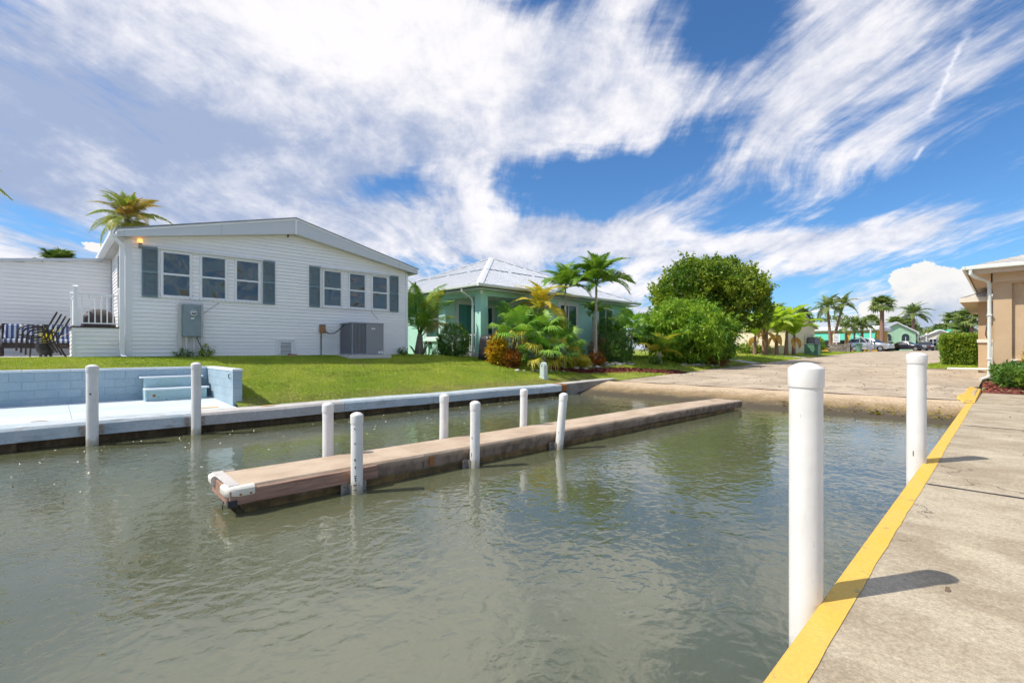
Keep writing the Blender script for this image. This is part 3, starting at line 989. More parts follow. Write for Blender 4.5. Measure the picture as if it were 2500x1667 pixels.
PATH = [(-14.3, 16.2), (-13.6, 17.4), (-13.0, 18.9), (-12.4, 20.6), (-11.9, 22.0), (-11.45, 23.2)]


def path_dist(x, y):
    best = 9.0
    for (ax, ay), (bx_, by_) in zip(PATH, PATH[1:]):
        dx, dy = bx_ - ax, by_ - ay
        u = min(max(((x - ax) * dx + (y - ay) * dy) / (dx * dx + dy * dy), 0), 1)
        best = min(best, math.hypot(x - ax - u * dx, y - ay - u * dy))
    return best


grass('lawn_grass', 190000, -17.9, -12.35, -3.0, 22.0, 0.05, 0.016, 'short sunlit green lawn grass sloping up from the seawall', near_keep)
grass('verge_grass', 60000, -22.0, -11.45, 18.0, 70.0, 0.07, 0.06, 'mown grass verge between the road and the planting beds', lambda x, y: near_keep(x, y) and y > 19.5 and not (33.0 < y < 34.4 or 44.5 < y < 46.0))

# mulch path
pm = MB()
pts_l, pts_r = [], []
PP = []
for (ax, ay), (bx_, by_) in zip(PATH, PATH[1:]):
    for u in np.linspace(0, 1, 6)[:-1]:
        PP.append((ax + (bx_ - ax) * u, ay + (by_ - ay) * u))
PP.append(PATH[-1])
for i, (x, y) in enumerate(PP):
    q0, q1 = PP[max(i - 1, 0)], PP[min(i + 1, len(PP) - 1)]
    dx, dy = q1[0] - q0[0], q1[1] - q0[1]
    L = math.hypot(dx, dy)
    nx_, ny_ = -dy / L, dx / L
    for k_ in (-0.38, -0.13, 0.13, 0.38):
        wob_ = k_ * (1 + 0.12 * math.sin(i * 2.3))
        X_, Y_ = x + nx_ * wob_, y + ny_ * wob_
        pm.V.append((X_, Y_, zlawn(X_, Y_) + (0.028 if abs(k_) < 0.2 else 0.006)))
for i in range(len(PP) - 1):
    for j in range(3):
        pm.F.append((i * 4 + j, i * 4 + j + 1, i * 4 + 5 + j, i * 4 + 4 + j))
struct(pm.build('mulch_path', MT['mulch']))


def chips(name, n, sampler, label, m_, size=0.05):
    P = np.array([sampler() for _ in range(n)])
    an = RNG.uniform(0, PI, n)
    L = size * RNG.uniform(0.5, 1.4, n)
    W = L * RNG.uniform(0.25, 0.5, n)
    tl = RNG.uniform(-0.6, 0.6, n)
    dx = np.stack([np.cos(an) * L, np.sin(an) * L, tl * L], 1)
    dy = np.stack([-np.sin(an) * W, np.cos(an) * W, RNG.uniform(-0.5, 0.5, n) * W], 1)
    V = np.empty((n * 4, 3))
    V[0::4], V[1::4], V[2::4], V[3::4] = P - dx - dy, P + dx - dy, P + dx + dy, P - dx + dy
    o = link(bpy.data.objects.new(name, np_mesh(name, V, np.arange(n * 4).reshape(-1, 4), m_)))
    return tag(o, label, 'mulch', None, 'stuff')


def path_pt():
    i = random.randrange(len(PP) - 1)
    u = random.random()
    x = PP[i][0] + (PP[i + 1][0] - PP[i][0]) * u + random.uniform(-0.3, 0.3)
    y = PP[i][1] + (PP[i + 1][1] - PP[i][1]) * u + random.uniform(-0.3, 0.3)
    return x, y, zlawn(x, y) + 0.04


chips('mulch_chips', 2500, path_pt, 'red wood mulch chips on the narrow path across the lawn', MT['mulch'])

# road
rx = [-11.5, -10, -8, -6, -4, -2, -0.62]
ry = [17.3, 18.5, 20, 22, 24, 27, 30, 33, 36, 40, 44, 48, 52, 56, 60, 64, 68, 72, 76, 84, 92, 100, 120, 160, 240]
struct(grid('road', MT['asphalt'], rx, ry, lambda x, y: zroad(y) - 0.012))
struct(grid('side_road', MT['asphalt'], [-60, -45, -30, -22, -16, -11.48], [70, 73, 76, 79, 82], lambda x, y: zroad(y) - 0.010))
struct(grid('parking_apron', MT['asphalt'], [-0.60, 0.5, 2, 5, 10, 20], [40, 44, 48, 52, 56, 60, 70, 80], lambda x, y: zroad(y) - 0.012))
for nm, yy, w_ in (('driveway', 33.0, 1.4), ('driveway', 44.5, 1.5)):
    struct(grid(nm, MT['patio'], [-22, -19, -17, -15, -14, -13, -12.2, -11.46], [yy, yy + w_ * 0.5, yy + w_], lambda x, y: zlawn(x, y) + 0.012))
# apron between road end and the mulch bed on the right
struct(grid('shoulder', MT['asphalt'], [-0.63, 0.2, 1.2, 3.0], [26.0, 28, 31, 34, 37, 40], lambda x, y: zroad(y) - 0.008))

# boat ramp: concrete slab running under the water
rp = MB()
ry_ = [12.5, 13.6, 14.4, 15.0, 15.4, 15.9, 16.4, 16.9, 17.28]
rz_ = [-0.52, -0.30, -0.14, -0.03, 0.05, 0.17, 0.275, 0.36, 0.415]
rxs = list(np.linspace(-12.05, -0.69, 30))
for y, z in zip(ry_, rz_):
    for x in rxs:
        rp.V.append((x, y, z + 0.012 * math.sin(x * 3.1 + y * 2)))
for j in range(len(ry_) - 1):
    for i in range(len(rxs) - 1):
        n_ = len(rxs)
        rp.F.append((j * n_ + i, j * n_ + i + 1, (j + 1) * n_ + i + 1, (j + 1) * n_ + i))
struct(rp.build('boat_ramp', MT['ramp'], smooth=True, fix=False))
# dark joint where the ramp meets the road
jm = MB()
for i in range(len(rxs) - 1):
    y0, y1 = 17.285 + 0.008 * math.sin(i * 1.7), 17.285 + 0.008 * math.sin((i + 1) * 1.7)
    jm.add([(rxs[i], y0 - 0.025, 0.424), (rxs[i + 1], y1 - 0.025, 0.424), (rxs[i + 1], y1 + 0.02, 0.428), (rxs[i], y0 + 0.02, 0.428)], [(0, 1, 2, 3)])
struct(jm.build('ramp_joint', MT['dark_gap'], fix=False))


def weed_pt():
    y = 15.45 + abs(random.gauss(0, 0.35))
    return random.uniform(-4.8, -0.9), y, interp(y, list(zip(ry_, rz_))) + 0.012


o = chips('seaweed_scraps', 120, weed_pt, 'scraps of yellow green weed washed up on the boat ramp', leaf_mat('yellow_weed', (0.34, 0.30, 0.03), (0.22, 0.20, 0.04), gain=1.0), 0.05)
o['category'] = 'seaweed'

# ------------------------------------------------------------------ dock on the camera side
dock_ys = [-14.0, -9.6, -5.2, -1.15, 6.52, 12.0, 17.2, 21.3]
EDGE = -0.705
dock = MB().box(EDGE + 0.03, 14.0, -14.0, 21.3, -0.9, 0.30).build('dock', MT['cap_dark'])
struct(dock)
for y0, y1 in zip(dock_ys, dock_ys[1:]):
    for x0, x1 in ((EDGE + 0.015, 4.2), (4.2, 9.0), (9.0, 14.0)):
        bx('slab', MT['dock'], dock, x0 + (0.0 if x0 < 0 else 0.008), x1 - 0.008, y0 + 0.02, y1 - 0.02, 0.302, 0.38, 0.006)
for yj in (-1.15, 6.52, 12.0, 17.2):
    jm = MB()
    xs_ = np.linspace(EDGE + .14, 4.0, 40)
    for i, x in enumerate(xs_):
        w_ = random.uniform(.014, .026)
        yo_ = yj + random.uniform(-.006, .006)
        jm.V += [(x, yo_ - w_, .3835), (x, yo_ + w_, .3835)]
        if i:
            jm.F.append((2 * i - 2, 2 * i, 2 * i + 1, 2 * i - 1))
    jm.build('joint_filler', MT['dark_gap'], dock, fix=False)
# yellow painted edge, wraps over the side
ys_ = sorted(set(list(np.arange(-14, 21.3, 0.12)) + [21.3]))
ym = MB()
n0 = 0
for i, y in enumerate(ys_):
    wi = 0.128 + 0.004 * math.sin(y * 1.1) + 0.002 * math.sin(y * 9.3) + random.uniform(-0.003, 0.003)
    if y > 17.5:
        wi += 0.0
    ym.V += [(EDGE - 0.004, y, 0.20), (EDGE - 0.004, y, 0.372), (EDGE + 0.008, y, 0.3845), (EDGE + wi, y, 0.3845)]
    if i:
        b_ = (i - 1) * 4
        for j in range(3):
            ym.F.append((b_ + j, b_ + j + 1, b_ + 5 + j, b_ + 4 + j))
yo = ym.build('yellow_edge_paint', MT['yellow_paint'], dock, fix=False)
# the raised lump where the edge meets the road
lm = MB()
for i, (y, w_, h_) in enumerate(((17.0, 0.10, 0.40), (17.5, 0.22, 0.47), (18.2, 0.26, 0.50), (19.2, 0.17, 0.50), (20.2, 0.16, 0.52), (21.4, 0.15, 0.56), (21.6, 0.10, 0.50))):
    x0 = EDGE - w_
    lm.V += [(x0, y, 0.30), (x0 + 0.02, y, h_ - 0.03), (x0 + 0.06, y, h_), (EDGE + 0.15, y, max(h_ - 0.06, 0.388)), (EDGE + 0.16, y, 0.30)]
    if i:
        b_ = (i - 1) * 5
        for j in range(4):
            lm.F.append((b_ + j, b_ + j + 1, b_ + 6 + j, b_ + 5 + j))
lm.build('yellow_kerb_end', MT['yellow_paint'], dock, smooth=True)
# dead leaves on the dock


def leaf_pt():
    y = random.uniform(1.0, 20.0)
    return random.uniform(-0.6, 3.0), y, 0.386


chips('fallen_leaf_scraps', 46, leaf_pt, 'tiny dry leaf scraps scattered over the concrete dock', MT['wood_dark'], 0.018)['category'] = 'leaf litter'


def road_pt():
    y = random.uniform(17.6, 40)
    return random.uniform(-11, -0.9), y, zroad(y) + 0.0


chips('road_litter', 260, road_pt, 'dry leaf bits scattered over the old road', MT['wood_dark'], 0.035)['category'] = 'leaf litter'

# ------------------------------------------------------------------ far seawall
sw = thing('seawall', (-12.1, 5.0, 0), 'long concrete seawall with painted cap below the lawn', 'seawall')
segs = [(-30.0, -8.0, 'cap_blue'), (-8.0, 2.22, 'cap_blue'), (2.22, 5.50, 'cap_bare'), (5.50, 8.25, 'cap_blue'), (8.25, 14.15, 'cap_blue'), (14.15, 14.46, 'stain_rust')]
for y0, y1, mk in segs:
    prof = [(-12.42, 0.16), (-11.84, 0.16), (-11.84, 0.365), (-11.885, 0.415), (-12.42, 0.425)]
    n_ = max(2, int((y1 - y0) / 0.45))
    m_ = MB()
    for i in range(n_ + 1):
        y = y0 + 0.006 + (y1 - y0 - 0.012) * i / n_
        wz = 0.008 * math.sin(y * 1.3) + random.uniform(-0.003, 0.003)
        m_.V += [(px_ + (random.uniform(-0.004, 0.004) if j in (2, 3) else 0), y, pz + wz) for j, (px_, pz) in enumerate(prof)]
        if i:
            b_ = (i - 1) * 5
            for j in range(5):
                m_.F.append((b_ + j, b_ + (j + 1) % 5, b_ + 5 + (j + 1) % 5, b_ + 5 + j))
    m_.F += [(0, 1, 2, 3, 4), tuple(n_ * 5 + j for j in (4, 3, 2, 1, 0))]
    m_.build('cap_section', MT[mk], sw)
# bare end that dives into the ramp
m_ = MB().prism([(14.46, 0.16), (14.46, 0.42), (16.2, 0.45), (17.9, 0.47), (17.9, 0.35), (16.6, 0.24), (15.2, 0.02), (14.46, -0.2)], 0, -12.40, -11.86)
m_.build('cap_end', MT['cap_dark'], sw, 0.02)
MB().prism([(14.47, 0.425), (16.2, 0.456), (18.0, 0.478), (18.0, 0.47), (16.2, 0.448), (14.47, 0.417)], 0, -12.43, -11.90).build('cap_end_top', MT['cap_bare'], sw)
pan_y = [-30, -22, -14, -8.0, -4.2, -0.5, 2.25, 5.42, 8.3, 11.12, 14.3, 17.4]
for y0, y1 in zip(pan_y, pan_y[1:]):
    bx('wall_panel', MT['seapanel'], sw, -12.35, -12.06, y0 + 0.005, y1 - 0.005, -1.2, 0.17)
for y in pan_y[1:-1]:
    bx('pilaster', MT['seapanel'], sw, -12.1, -11.93, y - 0.13, y + 0.13, -1.2, 0.155, 0.02)

# blue pad between the cap and the retaining wall
pd = MB()
pad_y = [-30, -14, -8.2, -3.4, 0.35, 3.18]
padz = lambda x: 0.415 + (-12.42 - x) / 2.8 * 0.095
pad = MB().hexa([(-15.4, -30, 0.2), (-12.44, -30, 0.2), (-12.44, 3.18, 0.2), (-15.4, 3.18, 0.2), (-15.4, -30, padz(-15.4) - 0.01), (-12.44, -30, padz(-12.44) - 0.01), (-12.44, 3.18, padz(-12.44) - 0.01), (-15.4, 3.18, padz(-15.4) - 0.01)]).build('patio_pad', MT['blue_mortar'])
struct(pad)
for y0, y1 in zip(pad_y, pad_y[1:]):
    MB().hexa([(-15.4, y0 + .004, 0.3), (-12.43, y0 + .004, 0.3), (-12.43, y1 - .004, 0.3), (-15.4, y1 - .004, 0.3),
               (-15.4, y0 + .004, padz(-15.4)), (-12.43, y0 + .004, padz(-12.43)), (-12.43, y1 - .004, padz(-12.43)), (-15.4, y1 - .004, padz(-15.4))]).build('pad_slab', MT['pad'], pad)
for (x, y, w_, l_) in ((-12.75, 2.62, 0.08, 0.24),):
    MB().add([(x - w_, y - l_, padz(x) + .005), (x + w_, y - l_, padz(x) + .004), (x + w_, y + l_, padz(x) + .004), (x - w_, y + l_, padz(x) + .005)], [(0, 1, 2, 3)]).build('yellow_paint_mark', MT['yellow_paint'], pad)
MB().add([(-12.28, 3.6, 0.434), (-12.18, 3.6, 0.434), (-12.17, 3.95, 0.434), (-12.28, 3.9, 0.434)], [(0, 1, 2, 3)]).build('yellow_paint_mark', MT['yellow_paint'], sw)
MB().add([(-12.62, -0.2, 0.426), (-12.56, -0.22, 0.425), (-12.55, 0.02, 0.425), (-12.60, 0.0, 0.426)], [(0, 1, 2, 3)]).build('rust_stain', MT['stain_rust'], pad)

# ------------------------------------------------------------------ blue block retaining wall
rw = thing('retaining_wall', (-15.3, 0, 0.5), 'pale blue painted concrete block retaining wall with short return', 'wall')
bx('mortar_core', MT['blue_mortar'], rw, -15.392, -15.208, -9.99, 3.34, 0.3, 1.245)
bx('mortar_core', MT['blue_mortar'], rw, -15.3, -12.722, 3.158, 3.342, 0.3, 1.245)
course = 0.1975
for k_ in range(4):
    z0 = 0.45 + k_ * course
    z1 = z0 + course - 0.006
    off = 0.2 if k_ % 2 else 0.0
    y = -10.0 + off - 0.4
    while y < 3.14:
        a_, b_ = max(y + 0.003, -10.0), min(y + 0.397, 3.145)
        if b_ - a_ > 0.03:
            bx('block', MT['blue_paint'], rw, -15.4, -15.2, a_, b_, z0, z1, 0.003)
        y += 0.4
    x = -12.7 - off
    first = True
    while x > -15.19:
        a_, b_ = max(x - 0.397, -15.4), x - 0.003
        if first and off:
            bx('block', MT['blue_paint'], rw, x + 0.003, -12.7, 3.15, 3.35, z0, z1, 0.003)
        first = False
        bx('block', MT['blue_paint'], rw, a_, b_, 3.15, 3.35, z0, z1, 0.003)
        x -= 0.4
for y in np.arange(-10.0, 3.0, 0.4):
    bx('cap_block', MT['blue_cap'], rw, -15.41, -15.19, y + 0.002, min(y + 0.398, 3.139), 1.243, 1.30, 0.006)
for x in np.arange(-15.41, -12.75, 0.4):
    bx('cap_block', MT['blue_cap'], rw, x + 0.002, min(x + 0.398, -12.69), 3.14, 3.36, 1.243, 1.30, 0.006)
m_ = MB().tube([(-12.86, 3.13, 1.17), (-12.86, 3.10, 1.17), (-12.86, 3.10, 1.09), (-12.86, 3.13, 1.07)], 0.012, 6)
m_.build('iron_hook', MT['brown_frame'], rw)

# steps up to the lawn
st = thing('garden_steps', (-14.9, 2.38, 0.48), 'two pale blue wooden steps against the block wall', 'steps')
bx('riser', MT['step_wood'], st, -14.93, -14.64, 1.76, 3.02, 0.47, 0.752, 0.004)
bx('tread', MT['step_top'], st, -14.96, -14.58, 1.71, 3.07, 0.754, 0.795, 0.008)
bx('riser', MT['step_wood'], st, -15.19, -14.965, 1.74, 2.95, 0.47, 1.035, 0.004)
bx('tread', MT['step_top'], st, -15.192, -14.90, 1.66, 3.0, 1.037, 1.078, 0.008)
bx('side_board', MT['step_wood'], st, -15.19, -14.60, 1.72, 1.757, 0.47, 0.752, 0.004)
for (y, z, r_) in ((1.90, 0.62, 0.035), (1.99, 0.58, 0.012), (2.15, 0.52, 0.012)):
    MB().cyl((-14.64, y, z), (-14.632, y, z), r_, n=10).build('rust_spot', MT['stain_rust'] if r_ > 0.02 else MT['dark_gap'], st)

# ------------------------------------------------------------------ finger pier
PA, PB = Vector((-5.73, 1.45, 0)), Vector((-5.43, 14.8, 0))        # near top edge, outer to ramp end
PU = (PB - PA).normalized()
PN = Vector((-PU.y, PU.x, 0))                                      # towards the house
PIER_W = 0.80


def pp(u, w_, z):
    v = PA + PU * u + PN * w_
    return (v.x, v.y, z)


pier = thing('finger_pier', (PA.x - 0.4, PA.y, 0), 'long sandy concrete finger pier running out from the boat ramp', 'pier')
LEN = (PB - PA).length
cuts = [0.0, 2.35, 4.6, 6.9, 9.3, 11.6, LEN]
for a_, b_ in zip(cuts, cuts[1:]):
    m_ = MB()
    n_ = 10
    for i in range(n_ + 1):
        u = a_ + 0.004 + (b_ - a_ - 0.008) * i / n_
        dz = -0.05 * max(0, (u - 9) / 4.4) ** 1.5
        j_ = lambda: random.uniform(-0.004, 0.004)
        m_.V += [pp(u, 0.03, 0.10 + dz), pp(u, 0.0 + j_(), 0.27 + dz), pp(u, 0.02 + j_(), 0.298 + dz), pp(u, PIER_W - 0.02 + j_(), 0.298 + dz), pp(u, PIER_W, 0.27 + dz), pp(u, PIER_W - 0.03, 0.10 + dz)]
        if i:
            o_ = (i - 1) * 6
            for j in range(6):
                m_.F.append((o_ + j, o_ + (j + 1) % 6, o_ + 6 + (j + 1) % 6, o_ + 6 + j))
    m_.F += [(0, 1, 2, 3, 4, 5), tuple(n_ * 6 + j for j in (5, 4, 3, 2, 1, 0))]
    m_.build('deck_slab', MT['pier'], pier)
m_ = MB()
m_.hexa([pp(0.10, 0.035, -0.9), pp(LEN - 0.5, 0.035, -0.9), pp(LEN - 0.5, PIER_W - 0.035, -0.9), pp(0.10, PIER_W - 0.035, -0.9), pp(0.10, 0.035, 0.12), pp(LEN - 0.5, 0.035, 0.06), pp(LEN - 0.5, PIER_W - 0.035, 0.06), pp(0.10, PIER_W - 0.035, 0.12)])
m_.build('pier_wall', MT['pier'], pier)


def pbox(name, mt, u0, u1, w0, w1, z0, z1, bev=0.0):
    return MB().hexa([pp(u0, w0, z0), pp(u1, w0, z0), pp(u1, w1, z0), pp(u0, w1, z0), pp(u0, w0, z1), pp(u1, w0, z1), pp(u1, w1, z1), pp(u0, w1, z1)]).build(name, MT[mt], pier, bev)


pbox('fender_board', 'fender', -0.07, 1.62, -0.05, -0.004, 0.115, 0.272, 0.006)
pbox('fender_board', 'fender', -0.07, -0.006, 0.0, PIER_W, 0.10, 0.268, 0.006)
pbox('trim_board', 'cap_bare', -0.07, 0.04, -0.002, PIER_W, 0.300, 0.318, 0.004)
pbox('corner_bracket', 'mark', -0.085, 0.0, -0.06, -0.051, 0.10, 0.17)
pbox('corner_bracket', 'mark', -0.085, -0.072, -0.06, 0.02, 0.10, 0.17)
white_b = mat('white_dock_bumper', (0.80, 0.76, 0.66), 0.5, jitter=0.04, dirt=(0.45, 0.36, 0.25), dlo=0.6, dhi=0.8, dscale=9)
# rounded corner bumpers
for w_, sgn in ((0.0, -1), (PIER_W, 1)):
    m_ = MB()
    path = [(0.17, sgn * 0.052), (0.04, sgn * 0.055), (-0.04, sgn * 0.045), (-0.095, sgn * 0.0), (-0.10, -sgn * 0.08), (-0.10, -sgn * 0.18)]
    prof = [(-0.052, -0.06), (-0.004, -0.06), (0.012, -0.04), (0.014, 0.02), (-0.004, 0.042), (-0.052, 0.05)]
    for i, (u, ww) in enumerate(path):
        a_ = path[max(i - 1, 0)]
        b_ = path[min(i + 1, len(path) - 1)]
        t_ = Vector((b_[0] - a_[0], b_[1] - a_[1])).normalized()
        nrm = Vector((t_.y, -t_.x)) * (-sgn)
        if sgn > 0:
            nrm = Vector((-t_.y, t_.x)) * -1
            nrm = Vector((t_.y, -t_.x)) * (1 if False else 1)
        # outward: away from pier centre
        mid = Vector((1.0, PIER_W / 2 - w_))
        if nrm.dot(Vector((u, ww)) - mid) < 0:
            nrm = -nrm
        for (o_, z_) in prof:
            q = Vector((u, ww)) + nrm * o_
            m_.V.append(pp(q.x, w_ + q.y, 0.262 + z_))
        if i:
            s_ = (i - 1) * 6
            for j in range(6):
                m_.F.append((s_ + j, s_ + (j + 1) % 6, s_ + 6 + (j + 1) % 6, s_ + 6 + j))
    m_.F += [(0, 1, 2, 3, 4, 5), tuple((len(path) - 1) * 6 + j for j in (5, 4, 3, 2, 1, 0))]
    m_.build('corner_bumper', white_b, pier, smooth=True)
for u in (0.03, 0.13, 0.6, 1.2):
    MB().cyl(pp(u, -0.06 if u < 0.2 else -0.046, 0.225), pp(u, -0.07 if u < 0.2 else -0.053, 0.225), 0.012, n=8).build('bolt', MT['stain_rust'], pier)
pbox('rusty_clip', 'stain_rust', 2.55 - 0.12 - PA.y + 1.45, 2.62 - 0.12 - PA.y + 1.45, -0.012, -0.004, 0.12, 0.25)
MB().tube([pp(-0.05, 0.3, 0.12), pp(-0.06, 0.31, 0.02), pp(-0.075, 0.33, -0.1)], 0.006, 6).build('rope_end', MT['black_cable'], pier)

# ------------------------------------------------------------------ white plastic mooring poles


def pole(x, y, top, r, label, m_='pvc_old', lean=(0, 0), bracket=None, marks=False, zb=-1.2):
    t_ = thing('mooring_pole', (x, y, 0), label, 'pole', 'white mooring poles')
    h = top - 0.13
    MB().lathe([(r, zb), (r, h)], (x, y, 0), 28, lean).build('sleeve', MT[m_], t_, smooth=True)
    rc = r * 1.075
    prof = [(rc * .985, h - 0.012), (rc, h - 0.006), (rc * 1.005, h + 0.082), (rc * .985, h + 0.092)]
    for i in range(1, 7):
        a_ = i / 6
        prof.append((max(rc * .985 * (1 - a_) ** .75, 0.004), h + 0.092 + 0.034 * (1 - (1 - a_) ** 1.7)))
    MB().lathe(prof, (x, y, 0), 28, lean).build('cap', MT['pvc'], t_, smooth=True)
    if bracket is not None:
        dx, ylist, z0, z1 = bracket
        for s_ in (-1, 1):
            m2 = MB()
            yy = y + s_ * (r + 0.004)
            m2.box(min(x, x + dx), max(x, x + dx), min(yy, yy + s_ * 0.006), max(yy, yy + s_ * 0.006), z0, z1)
            xf = x + dx
            m2.box(xf, xf + 0.006, min(yy + s_ * 0.006, yy + s_ * 0.09), max(yy + s_ * 0.006, yy + s_ * 0.09), z0, z1)
            br = m2.build('bracket', MT['steel'], t_)
            for zz in (z0 + 0.04, z1 - 0.04):
                MB().cyl((xf + 0.006, yy + s_ * 0.05, zz), (xf + 0.016, yy + s_ * 0.05, zz), 0.011, n=8).build('bolt', MT['stain_rust'], br)
    if marks:
        cdir = Vector((CAM.x - x, CAM.y - y, 0)).normalized()
        sdir = Vector((-cdir.y, cdir.x, 0))
        for (s_, z_, w_, hh) in marks:
            c_ = Vector((x, y, 0)) + cdir * math.sqrt(r * r - (s_ * r) ** 2) * 1.004 + sdir * s_ * r
            c_ += Vector((lean[0] * z_, lean[1] * z_, z_))
            m2 = MB()
            a_ = c_ - sdir * w_
            b_ = c_ + sdir * w_
            o_ = cdir * 0.003
            m2.hexa([a_ - o_ - Vector((0, 0, hh)), b_ - o_ - Vector((0, 0, hh)), b_ + o_ - Vector((0, 0, hh)), a_ + o_ - Vector((0, 0, hh)), a_ - o_ + Vector((0, 0, hh)), b_ - o_ + Vector((0, 0, hh)), b_ + o_ + Vector((0, 0, hh)), a_ + o_ + Vector((0, 0, hh))])
            m2.build('mark', MT['mark'], t_)
    return t_


BRK = lambda: (-0.13, None, -0.16, 0.10)
pole(-11.70, 0.60, 1.49, 0.090, 'white mooring pole at the seawall in front of the left blue wall', 'pvc_old', bracket=(-0.13, None, 0.18, 0.36), marks=[(-0.3, 0.95, 0.014, 0.014)])
pole(-11.68, 2.22, 1.50, 0.088, 'white mooring pole at the seawall beside the blue steps', 'pvc_old', bracket=(-0.15, None, 0.18, 0.36))
nb = (-0.085, None, -0.14, 0.12)
pole(-5.565, 2.74, 1.00, 0.072, 'stained white mooring pole with black marks nearest the pier end', 'pvc_old', bracket=nb,
     marks=[(-0.35, 0.80, 0.006, 0.008), (-0.3, 0.62, 0.009, 0.006), (-0.3, 0.42, 0.007, 0.014), (-0.25, 0.33, 0.006, 0.012),
            (-0.25, 0.20, 0.012, 0.006), (-0.19, 0.175, 0.006, 0.014), (-0.25, 0.225, 0.012, 0.005), (-0.3, 0.115, 0.020, 0.006), (-0.3, 0.055, 0.020, 0.005)])
pole(-5.54, 4.60, 1.00, 0.074, 'second white mooring pole on the near side of the pier', 'pvc_old', bracket=nb, lean=(0.0, 0.01), marks=[(-0.6, 0.45, 0.005, 0.02), (-0.65, 0.2, 0.005, 0.03)])
pole(-5.52, 6.52, 1.00, 0.072, 'leaning white mooring pole farthest along the near side of the pier', 'pvc_old', bracket=nb, lean=(0.05, 0.075), marks=[(-0.5, 0.3, 0.004, 0.01)])
pole(-6.62, 2.83, 1.03, 0.074, 'white mooring pole behind the pier near its outer end', 'pvc')
pole(-6.60, 4.80, 1.02, 0.074, 'middle white mooring pole behind the pier', 'pvc', lean=(0.005, 0.01))
pole(-6.52, 6.63, 1.01, 0.072, 'farthest white mooring pole behind the pier', 'pvc', lean=(0.008, 0.016))
pole(-0.782, 3.06, 1.70, 0.083, 'tall white mooring pole nearest the camera by the yellow dock edge', 'pvc')
pole(-0.766, 7.67, 1.735, 0.097, 'second tall white mooring pole along the yellow dock edge', 'pvc', lean=(0.002, 0.0), marks=[(-0.3, 0.5, 0.004, 0.03)])

# flecks of foam and leaf litter drifting along the far wall


def fleck_pt():
    y = random.uniform(-1.5, 15.0)
    return -11.7 + abs(random.gauss(0, 1.6)), y, .006


o = chips('floating_flecks', 500, fleck_pt, 'small pale flecks of foam floating along the seawall', mat('pale_foam', (0.62, 0.60, 0.48), .7), .013)
o['category'] = 'foam'

# ------------------------------------------------------------------ white house
HX = -17.5
house = thing('white_house', (HX, 6.2, 1.5), 'white vinyl sided house with slate blue shutters and low gable roof', 'house')


def soff(y):
    return interp(y, [(1.4, 4.90), (6.22, 5.77), (11.2, 4.90)])


def rtop(y):
    return interp(y, [(1.4, 5.10), (6.22, 6.31), (11.2, 5.10)])


core = MB()
core.prism([(1.665, 1.35), (10.815, 1.35), (10.815, soff(10.815) + .1), (6.22, 5.85), (1.665, soff(1.665) + .1)], 0, -34.0, HX - 0.03)
core.build('wall_core', MT['siding'], house)
CH = 0.1165
z = 1.545
while z < 5.72:
    z1 = z + CH - 0.004
    def ye(zz, left):
        a_, b_ = (1.64, 6.22) if left else (10.84, 6.22)
        if soff(a_) + 0.05 >= zz:
            return a_
        lo, hi = a_, b_
        for _ in range(30):
            mid_ = 0.5 * (lo + hi)
            if soff(mid_) + 0.05 < zz:
                lo = mid_
            else:
                hi = mid_
        return hi
    yl0, yr0, yl1, yr1 = ye(z, True), ye(z, False), ye(z1, True), ye(z1, False)
    MB().hexa([(HX - 0.028, yl0, z), (HX + 0.014, yl0, z), (HX + 0.014, yr0, z), (HX - 0.028, yr0, z),
               (HX - 0.028, yl1, z1), (HX - 0.004, yl1, z1), (HX - 0.004, yr1, z1), (HX - 0.028, yr1, z1)]).build('siding_board', MT['siding'], house, 0.0)
    if z < 4.85:
        MB().hexa([(-22.2, 1.626, z), (HX - 0.028, 1.626, z), (HX - 0.028, 1.66, z), (-22.2, 1.66, z),
                   (-22.2, 1.642, z1), (HX - 0.028, 1.642, z1), (HX - 0.028, 1.66, z1), (-22.2, 1.66, z1)]).build('siding_board', MT['siding'], house)
    z += CH
# foundation shadow gap
bx('skirt_gap', MT['dark_gap'], house, HX - 0.1, HX - 0.02, 1.68, 10.8, 1.42, 1.543)
